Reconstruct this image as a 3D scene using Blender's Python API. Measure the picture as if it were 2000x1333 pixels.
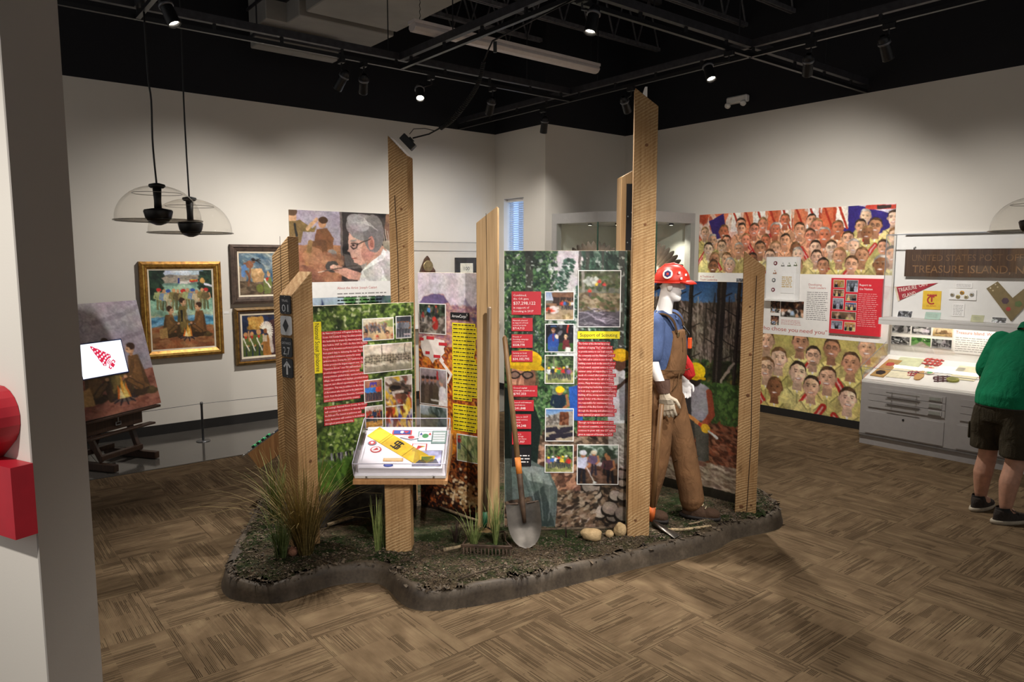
import bpy, bmesh, math, random
import numpy as np
from mathutils import Matrix, Vector

for _o in list(bpy.data.objects):
    bpy.data.objects.remove(_o, do_unlink=True)
SC = bpy.context.scene
COL = SC.collection
random.seed(7)
RNG = np.random.default_rng(11)

# ------------------------------------------------------------------ camera, world, exposure
# world X runs along the left wall, world Y along the right wall; metres
F, CX, CY, HC = 1406.0, 1000.0, 666.5, 2.05
PITCH = math.atan(157 / F)
YAW = math.atan(1754 / math.hypot(F, 157))
cam_d = bpy.data.cameras.new('camera'); cam_d.sensor_width = 36.0; cam_d.lens = F / 2000 * 36
cam_d.clip_start = 0.05; cam_d.clip_end = 100
cam = bpy.data.objects.new('camera', cam_d); COL.objects.link(cam)
cam.location = (0, 0, HC)
cam.rotation_euler = (math.pi / 2 - PITCH, 0, YAW - math.pi / 2)
SC.camera = cam

world = bpy.data.worlds.new('world'); SC.world = world; world.use_nodes = True
bg = world.node_tree.nodes['Background']
bg.inputs['Color'].default_value = (1.0, 0.98, 0.96, 1)
bg.inputs['Strength'].default_value = 0.22
SC.view_settings.view_transform = 'Standard'
SC.view_settings.look = 'None'
SC.view_settings.gamma = 1.0
SC.view_settings.use_curve_mapping = False
SC.view_settings.exposure = 0.5
try:
    SC.cycles.max_bounces = 8; SC.cycles.diffuse_bounces = 3; SC.cycles.glossy_bounces = 3
    SC.cycles.transparent_max_bounces = 16; SC.cycles.sample_clamp_indirect = 4.0
    SC.cycles.caustics_reflective = False; SC.cycles.caustics_refractive = False
except Exception:
    pass

# ------------------------------------------------------------------ measuring helpers
_fh = np.array([math.cos(YAW), math.sin(YAW), 0.0])
_rt = np.array([math.sin(YAW), -math.cos(YAW), 0.0])
_fw = _fh * math.cos(PITCH) + np.array([0, 0, -math.sin(PITCH)])
_up = _fh * math.sin(PITCH) + np.array([0, 0, math.cos(PITCH)])
_C0 = np.array([0, 0, HC])
def ray(x, y): return _fw + _rt * (x - CX) / F + _up * (CY - y) / F
def zp(x, y, z=0.0): d = ray(x, y); return _C0 + d * (z - HC) / d[2]        # photo point lying at height z
def ap(x, y, a): d = ray(x, y); return _C0 + d * a / d[0]                    # ... on the plane X = a
def bp(x, y, b): d = ray(x, y); return _C0 + d * b / d[1]                    # ... on the plane Y = b
def dp(x, y, D): d = ray(x, y); return _C0 + d * D / d.dot(_fh)              # ... at forward distance D
def prj(p):
    q = np.array(p) - _C0; z = q.dot(_fw); return CX + F * q.dot(_rt) / z, CY - F * q.dot(_up) / z, z
def hd(deg): r = math.radians(deg); return np.array([math.cos(r), math.sin(r), 0.0])

# ------------------------------------------------------------------ mesh builder
class MB:
    def __init__(s): s.v = []; s.f = []
    def add(s, vs, fs):
        n = len(s.v); s.v += [tuple(map(float, p)) for p in vs]; s.f += [tuple(i + n for i in q) for q in fs]; return s
    def box(s, x0, x1, y0, y1, z0, z1, M=None):
        vs = [(x, y, z) for z in (z0, z1) for y in (y0, y1) for x in (x0, x1)]
        if M is not None: vs = [tuple(M @ Vector(p)) for p in vs]
        return s.add(vs, [(0, 2, 3, 1), (4, 5, 7, 6), (0, 1, 5, 4), (2, 6, 7, 3), (0, 4, 6, 2), (1, 3, 7, 5)])
    def obox(s, c, u, v, w):
        c, u, v, w = map(lambda q: np.array(q, float), (c, u, v, w))
        vs = [c + a * u + b * v + d * w for d in (-1, 1) for b in (-1, 1) for a in (-1, 1)]
        return s.add(vs, [(0, 2, 3, 1), (4, 5, 7, 6), (0, 1, 5, 4), (2, 6, 7, 3), (0, 4, 6, 2), (1, 3, 7, 5)])
    def bar(s, p, q, w, h=None, upv=(0, 0, 1)):
        p, q = np.array(p, float), np.array(q, float); d = q - p; L = np.linalg.norm(d); d /= L
        u = np.array(upv, float)
        if abs(d.dot(u)) > 0.98: u = np.array([1.0, 0, 0])
        r = np.cross(d, u); r /= np.linalg.norm(r); u = np.cross(r, d)
        return s.obox((p + q) / 2, d * L / 2, r * w / 2, u * (h or w) / 2)
    def prism(s, pts, lo, hi, M=None):
        n = len(pts)
        vs = [(x, y, lo) for x, y in pts] + [(x, y, hi) for x, y in pts]
        if M is not None: vs = [tuple(M @ Vector(p)) for p in vs]
        ar = sum(pts[i][0] * pts[(i + 1) % n][1] - pts[(i + 1) % n][0] * pts[i][1] for i in range(n))
        fs = [tuple(range(n - 1, -1, -1)), tuple(range(n, 2 * n))] + [(i, (i + 1) % n, (i + 1) % n + n, i + n) for i in range(n)]
        if ar < 0: fs = [tuple(reversed(q)) for q in fs]
        return s.add(vs, fs)
    def loft(s, secs, n=14, cap=True):
        # secs: (centre, vec1, vec2) elliptical rings
        base = len(s.v); vs = []
        for c, a, b in secs:
            c, a, b = np.array(c, float), np.array(a, float), np.array(b, float)
            for k in range(n):
                t = 2 * math.pi * k / n; vs.append(c + a * math.cos(t) + b * math.sin(t))
        m = len(secs); fs = []
        for i in range(m - 1):
            for k in range(n):
                k2 = (k + 1) % n; fs.append((i * n + k, i * n + k2, (i + 1) * n + k2, (i + 1) * n + k))
        if cap:
            fs.append(tuple(range(n - 1, -1, -1))); fs.append(tuple((m - 1) * n + k for k in range(n)))
        return s.add(vs, fs)
    def tube(s, pts, r, n=8, cap=True, flat=1.0):
        pts = [np.array(p, float) for p in pts]; m = len(pts)
        rs = [r] * m if not hasattr(r, '__len__') else list(r)
        t0 = pts[1] - pts[0]; t0 /= np.linalg.norm(t0)
        u = np.array([0, 0, 1.0]) if abs(t0[2]) < 0.9 else np.array([1.0, 0, 0])
        a = np.cross(t0, u); a /= np.linalg.norm(a); secs = []
        for i in range(m):
            t = pts[min(i + 1, m - 1)] - pts[max(i - 1, 0)]; t /= (np.linalg.norm(t) + 1e-12)
            a = a - t * a.dot(t); a /= np.linalg.norm(a); b = np.cross(t, a)
            secs.append((pts[i], a * rs[i], b * rs[i] * flat))
        return s.loft(secs, n, cap)
    def lathe(s, prof, n=24, c=(0, 0, 0), ax=(0, 0, 1), cap=True):
        ax = np.array(ax, float); ax /= np.linalg.norm(ax)
        u = np.array([1.0, 0, 0]) if abs(ax[0]) < 0.9 else np.array([0, 1.0, 0])
        a = np.cross(ax, u); a /= np.linalg.norm(a); b = np.cross(ax, a); c = np.array(c, float)
        return s.loft([(c + ax * z, a * max(r, 1e-4), b * max(r, 1e-4)) for r, z in prof], n, cap)
    def ball(s, c, rx, ry, rz, n=14, m=9, R=None):
        R = np.eye(3) if R is None else np.array(R)
        secs = []
        for i in range(m + 1):
            t = -math.pi / 2 + math.pi * i / m; k = max(math.cos(t), 0.02)
            secs.append((np.array(c) + R @ np.array([0, 0, rz * math.sin(t)]), R @ np.array([rx * k, 0, 0]), R @ np.array([0, ry * k, 0])))
        return s.loft(secs, n)
    def mesh(s, name):
        me = bpy.data.meshes.new(name); me.from_pydata(s.v, [], s.f); me.update(); return me
    def build(s, name, mat, parent=None, smooth=False, bevel=0.0, M=None):
        me = s.mesh(name)
        if bevel:
            bm = bmesh.new(); bm.from_mesh(me)
            bmesh.ops.bevel(bm, geom=bm.edges[:], offset=bevel, segments=1, affect='EDGES', clamp_overlap=True)
            bm.to_mesh(me); bm.free()
        return mkobj(name, me, mat, parent, smooth, M)

def mkobj(name, me, mat, parent=None, smooth=False, M=None):
    if mat is not None:
        if len(me.materials) == 0: me.materials.append(mat)
    if smooth: me.shade_smooth()
    o = bpy.data.objects.new(name, me); COL.objects.link(o)
    if parent is not None:
        o.parent = parent; o.matrix_parent_inverse = PW[parent.name].inverted()
    Mw = M if M is not None else Matrix.Identity(4)
    o.matrix_basis = Mw
    PW[o.name] = Mw.copy()
    return o
PW = {}
def thing(name, label, cat, loc=(0, 0, 0), group=None):
    o = bpy.data.objects.new(name, None); COL.objects.link(o); o.empty_display_size = 0.05
    o.location = tuple(map(float, loc)); PW[o.name] = Matrix.Translation(Vector(tuple(map(float, loc))))
    return tag(o, label, cat, group)
def tag(o, label, cat, group=None):
    o['label'] = label; o['category'] = cat
    if group: o['group'] = group
    return o
def struct(o): o['kind'] = 'structure'; return o
def frame(o, u, v, w):
    m = Matrix.Identity(4)
    for i in range(3): m[i][0] = u[i]; m[i][1] = v[i]; m[i][2] = w[i]; m[i][3] = o[i]
    return m
def remesh(name, mb, mat, parent=None, voxel=0.012, smooth=4, M=None):
    me = mb.mesh(name + '_raw'); o = bpy.data.objects.new(name + '_raw', me); COL.objects.link(o)
    bm = bmesh.new(); bm.from_mesh(me); bmesh.ops.recalc_face_normals(bm, faces=bm.faces); bm.to_mesh(me); bm.free()
    r = o.modifiers.new('r', 'REMESH'); r.mode = 'VOXEL'; r.voxel_size = voxel
    if smooth:
        q = o.modifiers.new('s', 'SMOOTH'); q.factor = 0.6; q.iterations = smooth
    dg = bpy.context.evaluated_depsgraph_get(); dg.update()
    out = bpy.data.meshes.new_from_object(o.evaluated_get(dg)); out.name = name
    bpy.data.objects.remove(o, do_unlink=True); bpy.data.meshes.remove(me)
    out.materials.clear()
    return mkobj(name, out, mat, parent, True, M)

# ------------------------------------------------------------------ materials
def lin(c):
    if isinstance(c, str): c = [int(c[i:i + 2], 16) for i in (0, 2, 4)]
    c = np.asarray(c, float) / 255.0
    return np.where(c <= 0.04045, c / 12.92, ((c + 0.055) / 1.055) ** 2.4)
def L4(c): q = lin(c); return (float(q[0]), float(q[1]), float(q[2]), 1.0)
class NT:
    def __init__(s, name):
        s.m = bpy.data.materials.new(name); s.m.use_nodes = True; s.t = s.m.node_tree; s.t.nodes.clear()
        s.out = s.n('ShaderNodeOutputMaterial')
    def n(s, ty, **kw):
        x = s.t.nodes.new(ty)
        for k, v in kw.items():
            if k in x.inputs: 
                if hasattr(v, 'links') or hasattr(v, 'is_output'): s.t.links.new(v, x.inputs[k])
                else: x.inputs[k].default_value = v
            else: setattr(x, k, v)
        return x
    def l(s, a, b): s.t.links.new(a, b)
    def ramp(s, fac, stops, interp='LINEAR'):
        r = s.n('ShaderNodeValToRGB'); r.color_ramp.interpolation = interp
        e = r.color_ramp.elements
        while len(e) < len(stops): e.new(0.5)
        for k, (p, c) in enumerate(stops): e[k].position = p; e[k].color = L4(c) if not isinstance(c, float) else (c, c, c, 1)
        s.l(fac, r.inputs[0]); return r.outputs[0]
    def math(s, op, a, b=None):
        x = s.n('ShaderNodeMath', operation=op)
        for i, q in enumerate((a, b)):
            if q is None: continue
            if isinstance(q, (int, float)): x.inputs[i].default_value = q
            else: s.l(q, x.inputs[i])
        return x.outputs[0]
    def mix(s, fac, a, b, blend='MIX'):
        x = s.n('ShaderNodeMix', data_type='RGBA', blend_type=blend)
        for i, q in ((0, fac), (6, a), (7, b)):
            if isinstance(q, (int, float)): x.inputs[i].default_value = q
            elif isinstance(q, (tuple, str, list)): x.inputs[i].default_value = L4(q)
            else: s.l(q, x.inputs[i])
        return x.outputs[2]
    def coord(s, which='Object', scale=(1, 1, 1), rot=(0, 0, 0), loc=(0, 0, 0)):
        c = s.n('ShaderNodeTexCoord'); m = s.n('ShaderNodeMapping'); m.inputs['Scale'].default_value = scale
        m.inputs['Rotation'].default_value = rot; m.inputs['Location'].default_value = loc
        s.l(c.outputs[which], m.inputs['Vector']); return m.outputs[0]
    def noise(s, vec, scale, detail=4, rough=0.5, dist=0.0):
        x = s.n('ShaderNodeTexNoise'); x.inputs['Scale'].default_value = scale; x.inputs['Detail'].default_value = detail
        x.inputs['Roughness'].default_value = rough; x.inputs['Distortion'].default_value = dist
        s.l(vec, x.inputs['Vector']); return x.outputs['Fac']
    def bump(s, h, strength=0.3, dist=0.01):
        b = s.n('ShaderNodeBump'); b.inputs['Strength'].default_value = strength; b.inputs['Distance'].default_value = dist
        s.l(h, b.inputs['Height']); return b.outputs[0]
    def pbr(s, col, rough=0.6, metal=0.0, normal=None, spec=0.5, **kw):
        p = s.n('ShaderNodeBsdfPrincipled')
        if isinstance(col, (tuple, str, list)): p.inputs['Base Color'].default_value = L4(col)
        else: s.l(col, p.inputs['Base Color'])
        if isinstance(rough, (int, float)): p.inputs['Roughness'].default_value = rough
        else: s.l(rough, p.inputs['Roughness'])
        p.inputs['Metallic'].default_value = metal
        p.inputs['Specular IOR Level'].default_value = spec
        if normal is not None: s.l(normal, p.inputs['Normal'])
        for k, v in kw.items(): p.inputs[k.replace('_', ' ')].default_value = v
        s.l(p.outputs[0], s.out.inputs[0]); return p
_mc = {}
def plain(c, rough=0.6, metal=0.0, var=0.06, spec=0.5, sc=18.0):
    key = ('p', str(c), rough, metal, var, spec)
    if key in _mc: return _mc[key]
    t = NT('surface_' + (c if isinstance(c, str) else '_'.join(map(str, c))))
    v = t.noise(t.coord('Object'), sc, 3)
    k = np.array([int(c[i:i + 2], 16) for i in (0, 2, 4)] if isinstance(c, str) else c, float)
    col = t.ramp(v, [(0.3, tuple(np.clip(k * (1 - var), 0, 255))), (0.7, tuple(np.clip(k * (1 + var), 0, 255)))])
    t.pbr(col, rough, metal, None, spec); _mc[key] = t.m; return t.m
def emit(c, strength):
    key = ('e', str(c), strength)
    if key in _mc: return _mc[key]
    t = NT('glowing'); e = t.n('ShaderNodeEmission'); e.inputs[0].default_value = L4(c); e.inputs[1].default_value = strength
    t.l(e.outputs[0], t.out.inputs[0]); _mc[key] = t.m; return t.m
def clear(tint='ffffff', ior=1.35, rough=0.02, name='clear_acrylic'):
    key = ('c', tint, ior)
    if key in _mc: return _mc[key]
    t = NT(name); tr = t.n('ShaderNodeBsdfTransparent'); tr.inputs[0].default_value = L4(tint)
    g = t.n('ShaderNodeBsdfGlossy'); g.inputs['Roughness'].default_value = rough
    fr = t.n('ShaderNodeFresnel'); ge = t.n('ShaderNodeNewGeometry')          # same reflectance on both faces of the sheet
    t.l(t.math('ADD', ior, t.math('MULTIPLY', ge.outputs['Backfacing'], 1.0 / ior - ior)), fr.inputs[0])
    mx = t.n('ShaderNodeMixShader'); t.l(fr.outputs[0], mx.inputs[0]); t.l(tr.outputs[0], mx.inputs[1]); t.l(g.outputs[0], mx.inputs[2])
    t.l(mx.outputs[0], t.out.inputs[0]); _mc[key] = t.m; return t.m
def print_mat():
    if 'print' in _mc: return _mc['print']
    t = NT('printed_sheet'); a = t.n('ShaderNodeVertexColor'); a.layer_name = 'Col'
    t.pbr(a.outputs[0], 0.45, 0, None, 0.3); _mc['print'] = t.m; return t.m
def canvas_mat():
    if 'canv' in _mc: return _mc['canv']
    t = NT('painted_canvas'); a = t.n('ShaderNodeVertexColor'); a.layer_name = 'Col'
    n = t.noise(t.coord('Object'), 260, 3)
    t.pbr(a.outputs[0], 0.42, 0, t.bump(n, 0.25, 0.002), 0.4); _mc['canv'] = t.m; return t.m
def wood(kind='rough', base=('b98d58', '8f6638', 'd0aa74'), key=None):
    key = ('w', kind, base)
    if key in _mc: return _mc[key]
    t = NT('wood_' + kind)
    c = t.coord('Object')
    inf = t.n('ShaderNodeObjectInfo')
    off = t.n('ShaderNodeVectorMath', operation='ADD'); t.l(c, off.inputs[0])
    cb = t.n('ShaderNodeCombineXYZ'); t.l(t.math('MULTIPLY', inf.outputs['Random'], 7.0), cb.inputs[0]); t.l(t.math('MULTIPLY', inf.outputs['Random'], 23.0), cb.inputs[2])
    t.l(cb.outputs[0], off.inputs[1]); c = off.outputs[0]
    def mp(scale, rot=(0, 0, 0)):
        m = t.n('ShaderNodeMapping'); m.inputs['Scale'].default_value = scale; m.inputs['Rotation'].default_value = rot; t.l(c, m.inputs['Vector']); return m.outputs[0]
    grain = t.noise(mp((26, 26, 0.9)), 2.6, 5, 0.55, 0.25)
    big = t.noise(mp((6, 6, 0.5)), 1.2, 3)
    col = t.ramp(grain, [(0.25, base[1]), (0.5, base[0]), (0.78, base[2])])
    col = t.mix(t.math('MULTIPLY', big, 0.35), col, base[1])
    vo = t.n('ShaderNodeTexVoronoi'); vo.inputs['Scale'].default_value = 3.2; t.l(mp((1.6, 1.6, 0.62)), vo.inputs['Vector'])
    knot = t.ramp(vo.outputs['Distance'], [(0.06, 1.0), (0.12, 0.0)])
    col = t.mix(t.math('MULTIPLY', knot, 0.8), col, '5a3a1e')
    if kind == 'rough':
        # circular-saw marks: rings about centres beside the post, repeated up its length
        sp = t.n('ShaderNodeSeparateXYZ'); t.l(c, sp.inputs[0]); ob = t.n('ShaderNodeSeparateXYZ'); t.l(t.n('ShaderNodeTexCoord').outputs['Object'], ob.inputs[0])
        zz = t.math('ADD', t.math('MULTIPLY', t.math('FRACT', t.math('MULTIPLY', sp.outputs[2], .8)), 1.25), 1.0)
        xx = t.math('SUBTRACT', .75, t.math('ADD', ob.outputs[0], t.math('MULTIPLY', ob.outputs[1], .8)))
        dd = t.math('SQRT', t.math('ADD', t.math('MULTIPLY', xx, xx), t.math('MULTIPLY', zz, zz)))
        ph = t.math('ADD', t.math('MULTIPLY', dd, 330.0), t.math('MULTIPLY', t.noise(mp((5, 5, 12)), 1.5, 4), 10.0))
        sw = t.math('ADD', t.math('MULTIPLY', t.math('SINE', ph), .5), .5)
        amp = t.ramp(t.noise(mp((3, 3, 3.4)), 1.9, 4), [(.34, .2), (.6, 1.0)])
        saw = t.math('MULTIPLY', t.math('MULTIPLY', sw, amp), t.ramp(t.noise(mp((60, 60, 60)), 2.0, 3), [(.3, .35), (.6, 1.0)]))
        col = t.mix(t.math('MULTIPLY', saw, .55), t.mix(.25, col, base[1]), base[3] if len(base) > 3 else 'd6bb92')
        hgt = t.math('ADD', saw, t.math('MULTIPLY', grain, 0.5))
        t.pbr(col, 0.8, 0, t.bump(hgt, 0.5, 0.004), 0.2)
    else:
        t.pbr(col, 0.5, 0, t.bump(grain, 0.1, 0.002), 0.4)
    _mc[key] = t.m; return t.m
WOOD = wood('rough', ('a88257', '84623e', 'ba9568', 'd8b98a'))
WOOD_P = wood('planed', ('b9966a', '9c7c54', 'c6a67a'))
WOOD_V = wood('veneer', ('a87a4e', '8f6440', 'bd9060'))
WOOD_D = wood('dark', ('3c281c', '2a1b12', '513726'))
WHITE = plain('eceae6', 0.55, var=0.015)
BLACK = plain('121212', 0.5, var=0.2)
BLACKM = plain('1b1b1d', 0.45, 0.3, var=0.15)
ACRYL = clear()
CHROME = plain('b9b9b6', 0.28, 0.95, var=0.03)

# ------------------------------------------------------------------ lettering (built-in font, turned into flat meshes)
_tc = {}
def text_me(s, res=2):
    k = (s, res)
    if k in _tc: return _tc[k]
    cu = bpy.data.curves.new('lettering', 'FONT'); cu.body = s; cu.size = 1.0; cu.resolution_u = res
    o = bpy.data.objects.new('lettering_raw', cu); COL.objects.link(o)
    me = bpy.data.meshes.new_from_object(o); bpy.data.objects.remove(o, do_unlink=True); bpy.data.curves.remove(cu)
    n = len(me.vertices); co = np.zeros(n * 3); me.vertices.foreach_get('co', co); co = co.reshape(-1, 3)
    if n: lo, hi = co.min(0), co.max(0)
    else: lo = hi = np.zeros(3)
    _tc[k] = (me, lo, hi); return _tc[k]
def text(s, M, x0, y0, height, mat, parent, width=None, res=2, name='lettering', align='l', cap=0.73):
    """text on the local xy plane of M: baseline start (x0,y0), capital height given; width squeezes it"""
    me, lo, hi = text_me(s, res)
    k = height / cap; kx = k
    if width: kx = width / max(hi[0] - lo[0], 1e-6); 
    me = me.copy(); me.materials.clear()
    w = (hi[0] - lo[0]) * kx
    ox = x0 - lo[0] * kx - (w / 2 if align == 'c' else w if align == 'r' else 0)
    T = M @ Matrix.Translation((ox, y0, 0)) @ Matrix.Diagonal((kx, k, 1, 1))
    me.transform(T)
    return mkobj(name, me, mat, parent)
# ------------------------------------------------------------------ pictures: colour per vertex of a flat print
class Cv:
    def __init__(s, w, h, c=(255, 255, 255), seed=0):
        s.w, s.h = w, h; s.a = np.empty((h, w, 3)); s.a[:] = np.array(s.c(c)); s.r = np.random.default_rng(seed); s.nm = s.sm = 1.0; s.ox = s.oy = 0.0
    def c(s, c): return tuple(int(c[i:i + 2], 16) for i in (0, 2, 4)) if isinstance(c, str) else c
    def _put(s, x0, x1, y0, y1, m, c, al=1.0):
        m = (np.clip(m, 0, 1) * al)[..., None]; q = s.a[y0:y1, x0:x1]; q += (np.array(s.c(c), float) - q) * m
    def ell(s, x, y, rx, ry, c, rot=0.0, al=1.0):
        X, Y, RX, RY = (x + s.ox) * s.w, (y + s.oy) * s.h, max(rx * s.w, .3), max(ry * s.w, .3); R = max(RX, RY) + 1.5
        x0, x1, y0, y1 = max(int(X - R), 0), min(int(X + R) + 2, s.w), max(int(Y - R), 0), min(int(Y + R) + 2, s.h)
        if x0 >= x1 or y0 >= y1: return
        yy, xx = np.mgrid[y0:y1, x0:x1]; dx, dy = xx + .5 - X, yy + .5 - Y
        if rot: ct, st = math.cos(rot), math.sin(rot); dx, dy = dx * ct + dy * st, -dx * st + dy * ct
        d = np.sqrt((dx / RX) ** 2 + (dy / RY) ** 2); s._put(x0, x1, y0, y1, (1 - d) * min(RX, RY) + .5, c, al)
    def poly(s, pts, c, al=1.0, ss=2):
        P = np.array([((x + s.ox) * s.w, (y + s.oy) * s.h) for x, y in pts]); x0, y0 = np.maximum(np.floor(P.min(0)).astype(int), 0)
        x1, y1 = np.minimum(np.ceil(P.max(0)).astype(int) + 1, (s.w, s.h))
        if x0 >= x1 or y0 >= y1: return
        acc = np.zeros((y1 - y0, x1 - x0)); n = len(P)
        for oy in range(ss):
            for ox in range(ss):
                yy, xx = np.mgrid[y0:y1, x0:x1]; yy = yy + (oy + .5) / ss; xx = xx + (ox + .5) / ss; ins = np.zeros(xx.shape, bool)
                for i in range(n):
                    (ax, ay), (bx, by) = P[i], P[(i + 1) % n]
                    if ay == by: continue
                    ins ^= ((ay > yy) != (by > yy)) & (xx < (bx - ax) * (yy - ay) / (by - ay) + ax)
                acc += ins
        s._put(x0, x1, y0, y1, acc / (ss * ss), c, al)
    def line(s, pts, wd, c, al=1.0):
        for (ax, ay), (bx, by) in zip(pts[:-1], pts[1:]):
            AX, AY, BX, BY = (ax + s.ox) * s.w, (ay + s.oy) * s.h, (bx + s.ox) * s.w, (by + s.oy) * s.h; W = max(wd * s.w / 2, .35); R = W + 1.5
            x0, x1 = max(int(min(AX, BX) - R), 0), min(int(max(AX, BX) + R) + 2, s.w); y0, y1 = max(int(min(AY, BY) - R), 0), min(int(max(AY, BY) + R) + 2, s.h)
            if x0 >= x1 or y0 >= y1: continue
            yy, xx = np.mgrid[y0:y1, x0:x1]; dx, dy = BX - AX, BY - AY; L2 = dx * dx + dy * dy + 1e-9
            t = np.clip(((xx + .5 - AX) * dx + (yy + .5 - AY) * dy) / L2, 0, 1)
            d = np.hypot(xx + .5 - AX - t * dx, yy + .5 - AY - t * dy); s._put(x0, x1, y0, y1, W - d + .5, c, al)
    def rect(s, x0, y0, x1, y1, c, al=1.0): s.poly([(x0, y0), (x1, y0), (x1, y1), (x0, y1)], c, al, 1)
    def grad(s, y0, y1, c0, c1, x0=0.0, x1=1.0):
        a, b = int(y0 * s.h), int(math.ceil(y1 * s.h)); X0, X1 = int(x0 * s.w), int(math.ceil(x1 * s.w)); t = np.linspace(0, 1, max(b - a, 1))[:, None, None]
        s.a[a:b, X0:X1] = np.array(s.c(c0)) * (1 - t) + np.array(s.c(c1)) * t
    def fbm(s, fx, fy, octv=4):
        out = np.zeros((s.h, s.w)); amp = 1.0; tot = 0
        for o in range(octv):
            nx, ny = max(int(fx * 2 ** o), 1) + 2, max(int(fy * 2 ** o), 1) + 2; g = s.r.random((ny, nx))
            X = np.linspace(0, nx - 1.001, s.w); Y = np.linspace(0, ny - 1.001, s.h); xi, yi = X.astype(int), Y.astype(int); tx, ty = X - xi, Y - yi
            tx = tx * tx * (3 - 2 * tx); ty = (ty * ty * (3 - 2 * ty))[:, None]
            r0 = g[yi][:, xi] * (1 - tx) + g[yi][:, xi + 1] * tx; r1 = g[yi + 1][:, xi] * (1 - tx) + g[yi + 1][:, xi + 1] * tx
            out += amp * (r0 * (1 - ty) + r1 * ty); tot += amp; amp *= .55
        return out / tot
    def cloud(s, n, c, lo, hi, al=1.0, x0=0., y0=0., x1=1., y1=1.):
        m = np.clip((n - lo) / (hi - lo), 0, 1) * al; X0, X1, Y0, Y1 = int(x0 * s.w), int(x1 * s.w), int(y0 * s.h), int(y1 * s.h)
        q = s.a[Y0:Y1, X0:X1]; q += (np.array(s.c(c), float) - q) * m[Y0:Y1, X0:X1, None]
    def dabs(s, n, x0, x1, y0, y1, size, cols, el=1.0, ang=None, al=0.85, inside=None):
        n = int(n * s.nm); size = size * s.sm
        for _ in range(n):
            x, y = s.r.uniform(x0, x1), s.r.uniform(y0, y1)
            if inside is not None and not inside(x, y): continue
            k = size * s.r.uniform(.5, 1.4); a = s.r.uniform(0, 3.14) if ang is None else ang + s.r.normal(0, .25)
            s.ell(x, y, k * el, k, cols[s.r.integers(len(cols))], a, al)
    def finish(s, k=1.0):
        """break up hard vector edges: wavy resampling, soft blur, patchy tone"""
        q = max(s.w, s.h) / 9.0; fx, fy = s.w / 7.0, s.h / 7.0
        ox = (s.fbm(fx, fy, 3) - .5) * 5.0 * k; oy = (s.fbm(fx, fy, 3) - .5) * 5.0 * k
        yy, xx = np.mgrid[0:s.h, 0:s.w]; X = np.clip(xx + ox, 0, s.w - 1.001); Y = np.clip(yy + oy, 0, s.h - 1.001); xi, yi = X.astype(int), Y.astype(int); tx, ty = (X - xi)[..., None], (Y - yi)[..., None]
        a = s.a; s.a = (a[yi, xi] * (1 - tx) + a[yi, xi + 1] * tx) * (1 - ty) + (a[yi + 1, xi] * (1 - tx) + a[yi + 1, xi + 1] * tx) * ty
        t = (s.fbm(s.w / 14., s.h / 14., 4) - .5) * .55 * k + (s.fbm(s.w / 3., s.h / 3., 2) - .5) * .5 * k
        s.a *= (1 + t)[..., None]; h = np.stack([s.fbm(s.w / 20., s.h / 20., 3) for _ in range(3)], -1) - .5; s.a *= 1 + h * .16 * k
        return s
    def grain(s, amt): s.a += s.r.normal(0, amt, (s.h, s.w, 1)); return s
    def gray(s, tint=(1, 1, 1)):
        g = s.a @ np.array([.3, .59, .11]); s.a = g[..., None] * np.array(tint); return s

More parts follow.
